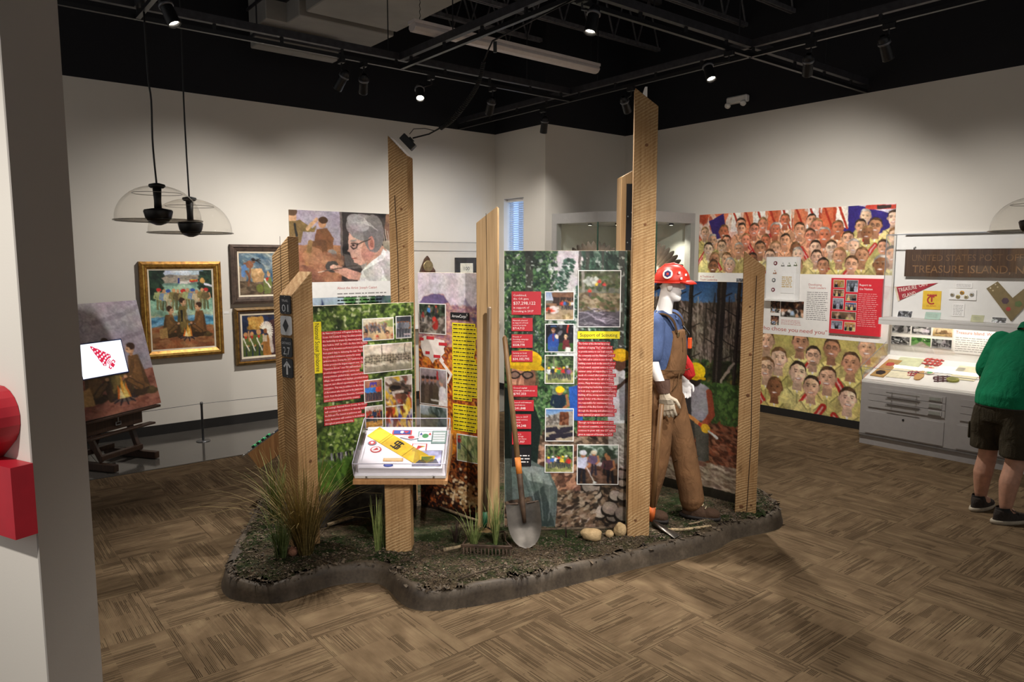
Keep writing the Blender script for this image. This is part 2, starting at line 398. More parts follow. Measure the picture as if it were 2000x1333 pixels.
SKIN = ['e8bc9e', 'dcaa88', 'd09a78', 'f0caae', '966446', 'c08a68', 'e2b696']
HAIR = ['4a3626', '30261e', '6a4c32', '856544', '3a2c20', '989088']
def p_face(cv, x, y, r, skin, hair, glasses=False, tilt=0.0):
    asp = cv.w / cv.h; Y = lambda k: y + k * r * asp
    sk = np.array(cv.c(skin), float); dk, dk2, lt = tuple(sk * .62), tuple(sk * .8), tuple(np.minimum(sk * 1.14, 255)); d = 1 if cv.r.random() < .6 else -1; tx = cv.r.uniform(-.1, .1) * r
    cv.poly([(x - .36 * r, Y(.6)), (x + .36 * r, Y(.6)), (x + .46 * r, Y(1.6)), (x - .46 * r, Y(1.6))], dk2)
    cv.ell(x, Y(-.14), r * .77, r * .86, hair)
    for k in (-1, 1): cv.ell(x + k * r * .74, Y(.1), r * .12, r * .22, dk2)
    cv.poly([(x - .68 * r, Y(-.45)), (x - .3 * r, Y(-.68)), (x + .3 * r, Y(-.68)), (x + .68 * r, Y(-.45)), (x + .7 * r, Y(.2)), (x + .55 * r, Y(.68)), (x + .25 * r, Y(.98)), (x - .25 * r, Y(.98)), (x - .55 * r, Y(.68)), (x - .7 * r, Y(.2))], skin)
    cv.ell(x + d * r * .5, Y(.15), r * .28, r * .75, dk, 0, .35); cv.ell(x - d * r * .28, Y(-.38), r * .34, r * .2, lt, 0, .6); cv.ell(x - d * r * .36, Y(.3), r * .2, r * .16, lt, 0, .55)
    cv.ell(x, Y(.9), r * .34, r * .16, dk2, 0, .5)
    for k in (-1, 1):
        cv.ell(x + tx + k * r * .29, Y(-.08), r * .2, r * .13, dk, 0, .3); cv.ell(x + tx + k * r * .29, Y(-.04), r * .08, r * .045, '2a1c16'); cv.line([(x + tx + k * r * .14, Y(-.22)), (x + tx + k * r * .44, Y(-.24))], r * .07, hair, .75)
    cv.line([(x + tx + d * .04 * r, Y(-.1)), (x + tx + d * .12 * r, Y(.26))], r * .09, dk2, .6); cv.ell(x + tx, Y(.3), r * .13, r * .06, dk, 0, .6)
    cv.ell(x + tx, Y(.56), r * .3, r * .12, '8c4a44', 0, .75); cv.ell(x + tx, Y(.54), r * .25, r * .075, 'efe6de', 0, .95)
    if cv.r.random() < .22: cv.ell(x, Y(.78), r * .4, r * .2, hair, 0, .4)
    cv.poly([(x - .73 * r, Y(-.1)), (x - .68 * r, Y(-.6)), (x - .3 * r, Y(-.95)), (x + .3 * r, Y(-.95)), (x + .68 * r, Y(-.6)), (x + .73 * r, Y(-.1)), (x + .6 * r, Y(-.45)), (x + cv.r.uniform(.1, .4) * r, Y(-.66)), (x + cv.r.uniform(-.4, 0) * r, Y(-.7)), (x - .6 * r, Y(-.45))], hair, .9)
    cv.ell(x - d * r * .3, Y(-.78), r * .34, r * .13, tuple(np.minimum(np.array(cv.c(hair), float) * 1.7, 255)), 0, .55)
    if glasses:
        for k in (-1, 1): cv.ell(x + k * r * .3, Y(-.04), r * .24, r * .17, '22201e', 0, .5); cv.ell(x + k * r * .3, Y(-.04), r * .17, r * .11, lt, 0, .5)
def p_scout(cv, x, y, r, skin, hair, uni='b9a860', sash=True, glasses=False):
    asp = cv.w / cv.h
    Y = lambda k: y + k * r * asp
    dk = tuple(np.array(cv.c(uni)) * .74); lt = tuple(np.minimum(np.array(cv.c(uni)) * 1.14, 255))
    cv.poly([(x - 1.75 * r, Y(5)), (x - 1.7 * r, Y(2.3)), (x - 1.2 * r, Y(1.6)), (x - .4 * r, Y(1.25)), (x + .4 * r, Y(1.25)), (x + 1.2 * r, Y(1.6)), (x + 1.7 * r, Y(2.3)), (x + 1.75 * r, Y(5))], uni)
    cv.poly([(x + .6 * r, Y(5)), (x + .9 * r, Y(1.6)), (x + 1.7 * r, Y(2.3)), (x + 1.75 * r, Y(5))], dk, .5)
    cv.poly([(x - 1.6 * r, Y(2.4)), (x - 1.1 * r, Y(1.6)), (x - .7 * r, Y(1.5)), (x - 1.0 * r, Y(2.6))], lt, .7)
    cv.poly([(x - .42 * r, Y(1.2)), (x, Y(2.0)), (x + .42 * r, Y(1.2))], 'efe8e0')
    for k in (-1, 1):
        cv.poly([(x + k * .3 * r, Y(1.15)), (x + k * .95 * r, Y(1.5)), (x + k * .35 * r, Y(2.1)), (x, Y(1.9))], lt); cv.line([(x + k * .95 * r, Y(1.5)), (x + k * .35 * r, Y(2.1))], .12 * r, dk)
        cv.rect(x + k * .85 * r - .32 * r, Y(2.9), x + k * .85 * r + .32 * r, Y(3.5), dk, .45)
    cv.line([(x, Y(2.0)), (x, Y(5))], .12 * r, dk, .8)
    if sash:
        k = sash
        cv.line([(x - k * 1.15 * r, Y(1.7)), (x + k * 1.2 * r, Y(5.2))], .62 * r, 'b8342e'); cv.line([(x - k * 1.15 * r, Y(1.7)), (x + k * 1.2 * r, Y(5.2))], .16 * r, 'e8ddd2', .7)
    p_face(cv, x, y, r, skin, hair, glasses)
def p_worker(cv, x, y, h, shirt, pants, hat=None, lean=0.0, skin='a06a48'):
    """small standing figure, feet at (x, y), height h in canvas heights"""
    asp = cv.h / cv.w; w = h * asp
    X = lambda k: x + k * w
    for k in (-.07, .07): cv.line([(X(k * 1.2), y), (X(k * .8 + lean * .3), y - h * .48)], .1 * w, pants)
    cv.poly([(X(-.13 + lean * .3), y - h * .45), (X(.13 + lean * .3), y - h * .45), (X(.17 + lean), y - h * .8), (X(-.17 + lean), y - h * .8)], shirt)
    for k in (-1, 1): cv.line([(X(k * .17 + lean), y - h * .78), (X(k * .22 + lean * 1.1), y - h * .55), (X(.1 + lean), y - h * .45)], .07 * w, shirt if k < 0 else skin)
    cv.ell(X(lean * 1.2), y - h * .89, .085 * w, .1 * w, skin)
    if hat: cv.ell(X(lean * 1.2), y - h * .94, .12 * w, .085 * w, hat)

def pic_forest_support(w, h):
    cv = Cv(w, h, 'c9c2c8', 3); cv.nm, cv.sm = 2.8, .58; n = cv.fbm(10, 20, 4)
    cv.grad(0, .45, 'd3cbd0', 'b9bcb9'); cv.grad(.45, 1, '4a5a40', '3c3630')
    G = ['1f3324', '2c4a30', '3d6038', '17261c', '4f7448', '6c8e5a', '243a34']; GD = ['16231a', '1f3324', '0f1812', '2a4230']
    cv.dabs(1500, -.05, .36, 0, .6, .018, G, 1.8, None, .8); cv.dabs(380, .3, .42, .0, .6, .014, G, 1.6, None, .7)
    cv.dabs(1500, .62, 1.05, 0, .62, .02, ['24382f', '31493c', '4a6656', '16241d', '6b8072', '22332c'], 2.6, 1.1, .75)
    cv.dabs(420, .42, .72, .03, .32, .013, ['2c4a3a', '3b5f4c', '557766', '1f352c'], 2.0, .3, .8, lambda x, y: math.sin(x * 37 + y * 29) > .1)
    for x, wd in ((.2, .06), (.6, .02), (.66, .03), (.93, .05), (.78, .02)): cv.line([(x, 0), (x + .01, .62)], wd, '3d3a36', .8)
    cv.cloud(n, '0e140f', .58, .75, .7, 0, 0, .4, .7); cv.cloud(cv.fbm(40, 80, 2), 'cfd6cf', .68, .8, .7, 0, .02, 1, .42)
    cv.dabs(900, 0, 1, .42, .68, .014, ['2c4a2c', '4a7040', '5d8448', '1a2a1a', '86a070'], 1.5, None, .7)
    cv.line([(.42, .4), (.4, .75)], .05, '8d938a', .5)
    # ground, stones
    cv.grad(.66, 1, '4a3c30', '2c2622'); cv.dabs(500, 0, 1, .64, 1, .022, ['6b5644', '3a2e26', '8a7460', '584436', '241d18', '9a8470'], 1.8, .4, .8)
    cv.dabs(150, .22, .62, .7, .86, .03, ['8d6450', 'a87c62', '6b4a3c', 'b8937c', '4c342a'], 1.7, -.5, .9)
    for i in range(26):
        x, y, r = cv.r.uniform(.62, 1.0), cv.r.uniform(.74, .99), cv.r.uniform(.03, .085); c = [('7d7067'), ('948578'), ('665a52'), ('a39488')][i % 4]
        cv.ell(x, y + .006, r * 1.15, r * .95, '241e1a'); cv.ell(x, y, r, r * .8, c, .3); cv.ell(x - r * .2, y - r * .12, r * .6, r * .4, tuple(np.array(cv.c(c)) * 1.14), .3, .6)
    cv.line([(.72, .88), (.5, .985)], .018, '17130f'); cv.dabs(220, .2, .75, .86, 1, .02, ['5a4636', '2a211b', '7d6654', '9c8a78'], 2.2, -.5, .8)
    # the worker on the left with yellow hard hat and glasses
    cv.poly([(0, .48), (.22, .52), (.3, .62), (.26, .8), (.0, .82)], '16231f')
    cv.poly([(.0, .74), (.2, .74), (.36, .78), (.44, .86), (.42, .995), (.28, .99), (.22, .88), (0, .9)], '55605c'); cv.poly([(.1, .755), (.34, .775), (.4, .84), (.2, .82)], '8b9692', .8)
    cv.poly([(.28, .99), (.22, .88), (.32, .84), (.42, .99)], '2c3634', .8)
    for k in range(7): cv.line([(.12 + .05 * k, .77 + .012 * k), (.2 + .035 * k, .86 + .015 * k), (.26 + .02 * k, .97)], .012, ['3c4644', '7a8480'][k % 2], .5)
    cv.ell(.15, .452, .105, .145, 'b07c62'); cv.ell(.22, .46, .06, .12, '4a2f26', 0, .55); cv.ell(.1, .455, .035, .05, 'c8947a', 0, .7); cv.line([(.12, .445), (.105, .468)], .02, '8a5a46'); cv.ell(.115, .48, .055, .018, '4a3022'); cv.ell(.12, .492, .035, .01, '8c4a40'); cv.ell(.15, .512, .07, .03, '7a4e3c', 0, .6)
    cv.ell(.17, .385, .135, .085, 'e3b81c'); cv.ell(.12, .372, .07, .045, 'f3d64a', 0, .8); cv.ell(.25, .395, .05, .06, 'a8840e', 0, .5); cv.poly([(.03, .402), (.3, .405), (.34, .422), (.28, .42), (.04, .414)], 'c89a14')
    for k in (.085, .19): cv.ell(k, .437, .046, .032, '1a1614'); cv.ell(k, .437, .034, .022, '7c6456')
    cv.line([(.13, .435), (.145, .435)], .012, '1a1614')
    # white-shirted worker at the right
    cv.poly([(.84, .4), (.97, .42), (1, .52), (.98, .62), (.84, .62)], 'c7c6cb'); cv.poly([(.92, .44), (1, .46), (1, .6), (.94, .6)], '6d6c72', .7)
    cv.poly([(.84, .61), (.99, .61), (1, .76), (.92, .78), (.86, .78)], '9b958c'); cv.dabs(30, .86, .98, .62, .77, .012, ['6e685f', 'c4beb5'], 2.5, .6, .7)
    cv.ell(.93, .395, .05, .06, '5a3a2a'); cv.ell(.93, .365, .075, .05, 'e6b31e'); cv.line([(.94, .385), (1.0, .375)], .02, 'd29c14'); cv.line([(.86, .5), (1.0, .45)], .03, '3a2a22')
    cv.poly([(.52, .48), (.62, .47), (.64, .6), (.54, .6)], '2b56a8'); p_worker(cv, .45, .62, .14, '1c2c3c', '141c24', 'e6c01e')
    return cv.grain(4)
def pic_forest_jamboree(w, h):
    cv = Cv(w, h, '3f5228', 5); cv.nm, cv.sm = 2.8, .58; G = ['4a6128', '5f7a32', '2e3f1c', '7b9440', '20301a', '93a858', '3a5022']
    cv.grad(0, .5, '5a7034', '34481e'); cv.grad(.5, 1, '34481e', '222a1c'); cv.dabs(2600, 0, 1, 0, .75, .02, G, 1.5, None, .7)
    n = cv.fbm(6, 12, 4); cv.cloud(n, '141c10', .5, .68, .8); cv.cloud(cv.fbm(9, 14, 4), 'b9bf8e', .66, .8, .8, .35, 0, .8, .3)
    cv.cloud(cv.fbm(8, 14, 3), 'c8d082', .62, .8, .7, .3, .5, .9, .72); cv.cloud(cv.fbm(30, 60, 2), 'e0e4b8', .72, .82, .7, 0, 0, 1, .7)
    cv.grad(.78, 1, '3a3a34', '2b2825'); cv.dabs(260, 0, 1, .68, .8, .018, ['5c6a48', '2b3424', '707860'], 1.5, None, .6)
    for i in range(60): x = cv.r.uniform(.2, .75); cv.line([(x, .66 + x * .02), (x + .004, .72 + x * .02)], .014, ['2a2a2e', 'c8c8cc', '1a1a1c', '8a8a90'][i % 4])
    cv.dabs(160, .0, .4, .7, .84, .025, ['4c6c24', '5c8030', '34501c'], 2.2, 1.3, .6); cv.dabs(200, 0, 1, .84, 1, .03, ['3c3833', '26231f', '4a453e'], 2.0, .2, .6)
    cv.poly([(.72, 1), (.78, .76), (.84, .76), (.86, 1)], '4a4a4c', .7)
    return cv.grain(4)
def pic_autumn_valley(w, h):
    cv = Cv(w, h, 'b06a3c', 9); cv.nm, cv.sm = 2.8, .58; cv.grad(0, .17, 'd6ccd2', 'c9bcc6')
    cv.poly([(.5, .2), (.6, .12), (.68, .16), (.76, .1), (.88, .15), (1, .08), (1, .25), (.5, .25)], 'a396ae'); cv.poly([(.8, .19), (1, .08), (1, .22)], '4d4a72')
    for i in range(14): x = cv.r.uniform(.6, .95); cv.line([(x, .12 + .03 * cv.r.random()), (x - .02, .17)], .01, 'd8d0dc', .6)
    cv.poly([(0, .14), (.08, .1), (.25, .085), (.42, .085), (.5, .12), (.62, .16), (1, .22), (1, .35), (0, .35)], 'b98f8c'); cv.poly([(.02, .125), (.1, .1), (.28, .085), (.42, .09), (.5, .12), (.3, .13)], '6a587e')
    cv.grad(.24, .5, 'c08a68', 'c05c26'); cv.dabs(520, 0, 1, .13, .35, .022, ['c99a8c', 'a8757a', '7d5a72', 'd6ac98', '90607a'], 2.2, .1, .6)
    cv.dabs(1500, 0, 1, .3, .8, .022, ['c8682a', 'a8441c', 'e0902e', '7d2c16', 'f0b040', '5c2416', 'd87824', '3c1c14'], 1.6, .7, .75)
    cv.cloud(cv.fbm(5, 12, 3), 'f0a02c', .6, .75, .7, 0, .35, 1, .8); cv.cloud(cv.fbm(5, 12, 3), '2c1612', .58, .75, .8, 0, .4, 1, .9)
    cv.grad(.86, 1, '38221c', '1c1512'); cv.dabs(500, 0, 1, .74, .98, .02, ['5c2c1c', '2a1512', 'b8602c', '8c4a24', '3c2420', '1a1012'], 1.5, None, .75)
    for i in range(230): x, y = cv.r.normal(.72, .16), cv.r.normal(.9, .028); cv.ell(x, y, .02, .018, ['e0bc8c', 'c89c6c', 'f0d8b0', 'a87c50'][i % 4])
    return cv.grain(4)
def pic_burnt_forest(w, h):
    cv = Cv(w, h, '5c544a', 13); cv.nm, cv.sm = 2.8, .58; cv.grad(0, .12, '2f5f9c', '5c86b8'); cv.poly([(0, .09), (.3, .075), (.6, .1), (1, .085), (1, .5), (0, .5)], '5a5046')
    cv.dabs(900, 0, 1, .1, .42, .012, ['7d7268', '4a4138', '988e84', '3a332c', '665c52', 'a89e94'], 3.0, 1.3, .7)
    for i in range(70): x, y = cv.r.uniform(0, 1), cv.r.uniform(.03, .3); cv.line([(x, y), (x + cv.r.normal(0, .02), y + cv.r.uniform(.15, .32))], cv.r.uniform(.006, .014), ['b0a698', '3c352e', '8a8074', '2a2521'][i % 4], .8)
    cv.dabs(900, 0, 1, .36, .62, .018, ['34502a', '24381e', '4c6c38', '1a2816', '6c7c44', '80703c'], 1.6, None, .75)
    cv.cloud(cv.fbm(6, 9, 3), '14180f', .55, .72, .8, 0, .3, 1, .66)
    for x, wd in ((.8, .07), (.55, .035), (.42, .05), (.1, .05), (.94, .03), (.3, .02)):
        cv.line([(x + .02, .0), (x - .01, .62)], wd, '1c1816'); cv.line([(x + .015, .0), (x - .015, .6)], wd * .2, '4a423c', .8)
        for k in range(5): y = .05 + .07 * k; cv.line([(x, y + .03), (x + .1 * (-1) ** k, y)], .008, '1e1a17')
    cv.line([(.93, .36), (.84, .44), (.82, .55)], .02, 'a89c90'); cv.line([(.84, .44), (.9, .4)], .012, 'a89c90')
    cv.grad(.62, .84, '5c3826', '6b3c28'); cv.dabs(900, 0, 1, .58, .88, .016, ['6b3a26', '8a4c34', '4a2a1c', '7d5440', '3a2016', '9c6a50'], 2.2, .3, .75)
    cv.dabs(500, 0, 1, .84, .96, .016, ['8d7868', 'a89684', '6b584a', 'c0b09c'], 3.5, .2, .75); cv.grad(.95, 1, '28241c', '1c1a14')
    cv.dabs(300, .6, 1, .46, .64, .018, ['3c5c2c', '55783a', '2a4220'], 1.6, None, .8)
    cv.ox, cv.oy = .22, .045
    # worker with yellow helmet swinging a tool
    cv.poly([(.3, .47), (.38, .46), (.42, .66), (.38, .78), (.3, .78), (.28, .6)], '3a3834'); cv.poly([(.4, .6), (.52, .6), (.54, .78), (.44, .79)], '4c4a44'); cv.ell(.47, .8, .05, .02, '6b4a3c'); cv.ell(.33, .79, .05, .02, '2a2220')
    cv.poly([(.28, .44), (.4, .41), (.52, .44), (.54, .55), (.48, .6), (.3, .6)], '8f8c94'); cv.poly([(.28, .44), (.36, .43), (.38, .6), (.3, .6)], '1e1c1e', .8); cv.line([(.52, .46), (.55, .56), (.48, .62)], .05, '9a4a34')
    cv.ell(.4, .405, .05, .06, '241c1a'); cv.ell(.4, .37, .085, .07, 'e8c41c'); cv.line([(.33, .395), (.48, .4)], .02, 'c89c14'); cv.line([(.28, .56), (.55, .645)], .03, 'c8884c'); cv.line([(.45, .615), (.55, .645)], .03, 'b03c28'); cv.ell(.5, .63, .04, .035, 'd8a82c'); cv.line([(.53, .64), (.6, .665)], .02, 'c8c8c8')
    cv.ox = cv.oy = 0.0
    return cv.grain(4)
def pic_artist(w, h):
    cv = Cv(w, h, '9c92a0', 17); cv.grad(0, 1, 'aca0ae', '8c7c82'); cv.grad(.48, 1, 'a87858', '8c5c48', 0, .47)
    cv.rect(.455, 0, 1, 1, '3c3634'); cv.rect(.45, 0, .475, .7, '6b605c'); cv.cloud(cv.fbm(6, 5, 3), '6b5c58', .5, .8, .7, .47, 0, 1, 1); cv.cloud(cv.fbm(5, 5, 3), '1c1a1a', .52, .75, .8, .47, 0, 1, .8)
    # painted scouts on the canvas behind
    cv.ell(.02, .1, .045, .07, 'c89c78'); cv.ell(.025, .03, .05, .035, '5c4634'); cv.poly([(0, .16), (.1, .14), (.2, .25), (.24, .2), (.22, .3), (.12, .3), (.1, .45), (0, .45)], '7d6640'); cv.line([(.05, .2), (.07, .4)], .02, '2c2a26'); cv.line([(.16, .26), (.24, .12)], .03, 'c89c78')
    cv.ell(.29, .17, .035, .045, 'b88a68'); cv.ell(.3, .13, .042, .03, '4a3424'); cv.poly([(.24, .26), (.33, .24), (.39, .38), (.38, .52), (.3, .56), (.2, .5)], '7a5238'); cv.line([(.2, .46), (.3, .44), (.31, .66), (.28, .7)], .05, '6b4a34'); cv.line([(.18, .44), (.16, .62)], .04, '8a6a48'); cv.ell(.37, .6, .045, .04, '8d8480')
    cv.ell(.12, .75, .04, .12, 'b88858', .2, .7); cv.ell(.07, .82, .1, .04, '3c3438'); cv.dabs(80, 0, .45, .62, 1, .03, ['9c6850', '7d5444', 'b88868'], 2, .2, .5)
    cv.ell(.37, .78, .06, .05, '4a4440')
    # brushes in a jar, statue
    cv.ell(.93, .22, .05, .12, '7d5c4c'); cv.ell(.93, .06, .04, .05, '8c6850'); cv.rect(.86, .4, .93, .58, '988c7c'); [cv.line([(.88 + .02 * k, .42), (.86 + .025 * k, .2 + .03 * (k % 3))], .008, 'b8ac9c') for k in range(4)]
    cv.poly([(.48, .6), (.66, .66), (.72, .8), (.5, .82)], '5a5450')
    # the elderly painter in profile
    cv.poly([(.6, 1), (.64, .86), (.68, .78), (.8, .62), (.88, .52), (.98, .6), (1, .7), (1, 1)], 'e2dedc'); cv.dabs(26, .72, 1, .66, 1, .05, ['cbc6c4', 'f2f0ee', 'b8b2b0'], 2.6, 1.1, .6)
    cv.poly([(.68, .82), (.72, .62), (.82, .42), (.9, .55), (.78, .68)], 'c89884')
    cv.ell(.66, .4, .135, .22, 'd0a292', .12); cv.poly([(.53, .3), (.555, .42), (.515, .56), (.55, .585), (.545, .63), (.57, .66), (.57, .72), (.64, .76), (.72, .7), (.7, .3)], 'd0a292')
    cv.ell(.72, .52, .07, .12, 'b07c6c', .3, .7); cv.ell(.68, .22, .175, .12, '8d8684', .25); cv.ell(.77, .3, .1, .17, '7a7472'); cv.ell(.62, .15, .11, .07, 'a8a2a0', .4); [cv.line([(.55 + .03 * k, .16 - .008 * k), (.66 + .03 * k, .1 + .03 * k)], .008, 'c4bebc', .6) for k in range(6)]
    cv.ell(.745, .44, .032, .062, 'c88e7c'); cv.ell(.75, .45, .016, .036, 'a06858')
    cv.ell(.58, .47, .035, .035, '5c4640', 0, .25); cv.line([(.545, .49), (.57, .53), (.6, .51), (.61, .45), (.55, .45)], .008, '2c2422'); cv.line([(.61, .46), (.74, .38)], .008, '3a302c'); cv.ell(.57, .475, .014, .008, '2c1e1a'); cv.line([(.55, .415), (.6, .4)], .012, '8d8480'); cv.line([(.56, .665), (.6, .66)], .008, '8c4c44')
    cv.poly([(.66, .84), (.7, .76), (.84, .6), (.86, .52), (.9, .56), (.86, .68)], 'f0eeec')
    cv.poly([(.36, .78), (.42, .76), (.5, .8), (.64, .88), (.62, .98), (.52, .96), (.4, .86)], 'cc9a88'); cv.ell(.38, .79, .03, .025, 'd8aa98'); cv.line([(.36, .81), (.42, .84)], .014, 'a87464'); cv.line([(.24, .86), (.36, .82)], .006, 'e8dccc'); cv.line([(.3, .84), (.52, .78), (.6, .77)], .007, '3c3430')
    return cv.grain(3)
def pic_crowd_mural(w, h):
    """orange crowd above, khaki crowd in the middle and below; the white band is added as its own part"""
    cv = Cv(w, h, '8a7c4a', 21); cv.grad(0, .16, 'e0805a', 'd4704c'); cv.dabs(240, 0, 1, 0, .17, .02, ['f0d8c4', 'd86c44', 'e8a07c', 'b84c30', 'f8efe6'], 2.4, 1.4, .8)
    cv.poly([(.06, .04), (.15, 0), (.17, .12), (.1, .14)], '3c2c6c'); cv.poly([(.78, 0), (.84, .0), (1, .05), (1, .13), (.8, .13), (.76, .1)], '382c78'); cv.poly([(.84, 0), (1, 0), (1, .05)], 'd9d2dc'); cv.line([(.88, .01), (1, .015)], .02, 'c84838'); cv.rect(.92, .005, .98, .02, '3a302e')
    for i in range(9):
        x = .2 + i * .068; cv.poly([(x, 0), (x + .05, 0), (x + .056, .1), (x - .006, .1)], ['f4e9dd', 'e0845c', 'f8f0e8', 'd8704a'][i % 4]); cv.line([(x + .01, 0), (x + .05, .1)], .01, 'b03a28')
    rows = [(.06, 8, .034, .06), (.1, 10, .034, .0), (.142, 10, .035, .045), (.186, 10, .036, .0), (.232, 9, .037, .045), (.282, 8, .039, .01)]
    r = cv.r; k = 0
    for y, n, R, off in rows:
        for i in range(n):
            x = off + (i + .5) / n + r.normal(0, .012); k += 1
            if y < .09 and (x > .7 or x < .2) and not x > .86: continue
            sk = SKIN[k * 3 % 7]; un = ['c4b470', 'baa96a', 'cdbe80'][k % 3]
            if y < .15 and .12 < x < .76: sk, un = ['e09070', 'd07a58', 'e8a884'][k % 3], 'd89c78'
            p_scout(cv, x, y + r.normal(0, .009), R * r.uniform(.9, 1.08), sk, HAIR[k * 5 % 6], un, (-1) ** k if k % 3 == 0 else 0, k % 6 == 0)
    rows = [(.655, 6, .05, .0), (.725, 6, .052, .08), (.8, 6, .054, .0), (.885, 6, .056, .07)]
    cv.rect(0, .6, 1, 1, 'b8a864')
    for y, n, R, off in rows:
        for i in range(n):
            x = off + (i + .5) / n + r.normal(0, .012); k += 1
            p_scout(cv, x, y + r.normal(0, .012), R * r.uniform(.92, 1.06), SKIN[k * 3 % 7], HAIR[k * 5 % 6], ['d0c07a', 'c6b670', 'd8ca86'][k % 3], (-1) ** k if k % 4 else 0, k % 5 == 0)
    return cv.grain(3)
def p_campfire_figures(cv, ox, oy, k):
    X = lambda a: ox + a * k; Y = lambda b: oy + b * k
    def fig(x, face, lean, c, top=.06):
        cc = np.array(cv.c(c), float); dk, lt = tuple(cc * .62), tuple(np.minimum(cc * 1.3, 255))
        cv.ell(X(x + .02 * face), Y(.36), .13 * k, .05 * k, tuple(cc * .5)); cv.poly([(X(x - .085), Y(.34)), (X(x - .09 + lean), Y(.18)), (X(x - .06 + lean), Y(top)), (X(x + .05 + lean), Y(top)), (X(x + .085 + lean), Y(.2)), (X(x + .08), Y(.34))], c)
        cv.poly([(X(x - face * .085), Y(.34)), (X(x - face * .09 + lean), Y(.18)), (X(x - face * .06 + lean), Y(top)), (X(x - face * .03), Y(.3))], dk, .7); cv.ell(X(x + .03 * face + lean), Y(.16), .035 * k, .07 * k, lt, 0, .5)
        cv.line([(X(x + .02 * face), Y(.33)), (X(x + .15 * face), Y(.25)), (X(x + .17 * face), Y(.38))], .07 * k, dk); cv.line([(X(x + .02 * face), Y(.33)), (X(x + .14 * face), Y(.255))], .04 * k, c); cv.ell(X(x + .2 * face), Y(.39), .04 * k, .018 * k, '3a2418')
        cv.line([(X(x + .02 * face + lean), Y(top + .05)), (X(x + .07 * face + lean), Y(.2)), (X(x + .16 * face), Y(.22))], .045 * k, tuple(cc * .85)); cv.ell(X(x + .17 * face), Y(.22), .022 * k, .018 * k, 'cf9c74')
        hx, hy = x + lean * 1.3 + .012 * face, top - .055; cv.ell(X(hx), Y(hy + .04), .022 * k, .03 * k, 'b07c58'); cv.ell(X(hx), Y(hy), .046 * k, .056 * k, 'd09c74'); cv.ell(X(hx - .018 * face), Y(hy - .02), .047 * k, .045 * k, '3c2618'); cv.ell(X(hx + .02 * face), Y(hy + .01), .03 * k, .036 * k, 'd8a880'); cv.ell(X(hx + .03 * face), Y(hy), .008 * k, .006 * k, '2a1a12')
    fig(.48, 1, 0, '7c6a3a', .0); fig(.24, 1, .03, '6f5230', .1); fig(.78, -1, -.03, '74502c', .06)
    cv.poly([(X(.44), Y(.05)), (X(.48), Y(.05)), (X(.475), Y(.2)), (X(.45), Y(.2))], '20201c'); cv.poly([(X(.1), Y(.28)), (X(.22), Y(.26)), (X(.23), Y(.4)), (X(.11), Y(.4))], 'a88450')
    cv.ell(X(.55), Y(.4), .12 * k, .03 * k, '6d5a50')
    for i in range(9): a = i * .7; cv.line([(X(.55 + .03 * math.cos(a)), Y(.38)), (X(.55 + .13 * math.cos(a)), Y(.4 + .045 * math.sin(a)))], .018 * k, '2a2026')
    for dx, hh, c in ((-.05, .12, 'd86a1c'), (.04, .13, 'e8862a'), (0, .19, 'f0a83a'), (.02, .12, 'f8d878'), (-.03, .09, 'fae8a8')): cv.poly([(X(.55 + dx - .03), Y(.39)), (X(.55 + dx), Y(.39 - hh)), (X(.55 + dx + .035), Y(.39))], c, .9)
    cv.ell(X(.56), Y(.1), .03 * k, .1 * k, 'b8b4b4', .2, .4); cv.ell(X(.88), Y(.38), .075 * k, .035 * k, '4a3a22'); cv.ell(X(.88), Y(.36), .035 * k, .03 * k, '5c4a2c')
def pic_painting_campfire(w, h):
    cv = Cv(w, h, '7fa08a', 31); cv.grad(0, .08, '5c86b8', 'c8d4dc'); cv.dabs(30, .1, .8, 0, .07, .04, ['e8ecee', 'b8c8d8'], 2, 0, .6); cv.poly([(0, .14), (.15, .07), (.4, .06), (.6, .07), (.8, .06), (1, .12), (1, .2), (0, .2)], 'a89c8c'); cv.cloud(cv.fbm(8, 14, 3), '6b6a66', .5, .7, .7, .1, .06, .9, .18)
    cv.grad(.17, .55, '6d8c80', '8fc0a4'); cv.grad(.5, .6, '9cc8b0', 'c8b088'); cv.dabs(260, 0, 1, .2, .58, .03, ['8cb8a0', '6f9a86', 'a8d0b4', 'c8d8b8'], 2, .3, .4)
    for x, s_ in ((.09, 1), (.93, 1.1), (.02, .8)): cv.dabs(170, x - .1 * s_, x + .1 * s_, .01, .36, .025, ['1e3428', '2c4634', '16261e'], 2.2, .2, .85)
    for i in range(11): x = .14 + i * .075 + .01 * (i % 2); p_worker(cv, x, .49 + .01 * (i % 3), .26, ['a8b078', '7d90a8', 'c8b890', '8a7c4c', '6b5c3c', '9c8a58'][i % 6], ['7d7a50', '5c6040', 'b8a888'][i % 3], ['c0302c', None, '3c5ca0', None, None][i % 5], 0, 'c8966c')
    cv.poly([(.46, .15), (.64, .13), (.66, .17), (.46, .18)], 'dcd4cc'); cv.rect(.63, .12, .76, .15, 'c83c2c'); cv.rect(.65, .125, .74, .135, 'e0c040'); cv.ell(.84, .14, .04, .045, 'd0a058'); cv.poly([(.86, .16), (1, .2), (1, .23), (.86, .19)], 'd8dce4'); cv.rect(.45, .1, .475, .17, '2c3c80')
    cv.grad(.6, .72, '4c8cac', '3c7090'); cv.dabs(120, 0, 1, .6, .72, .03, ['6cacc8', '2c5c7c', '8cc0d4'], 4, 0, .5); cv.grad(.72, 1, '9c7048', '7a4c30'); cv.dabs(160, 0, 1, .72, 1, .04, ['b08458', '8a5c3c', '6f4228', 'a8603c'], 2.6, .1, .5)
    p_campfire_figures(cv, .02, .46, 1.0); return cv.grain(4)
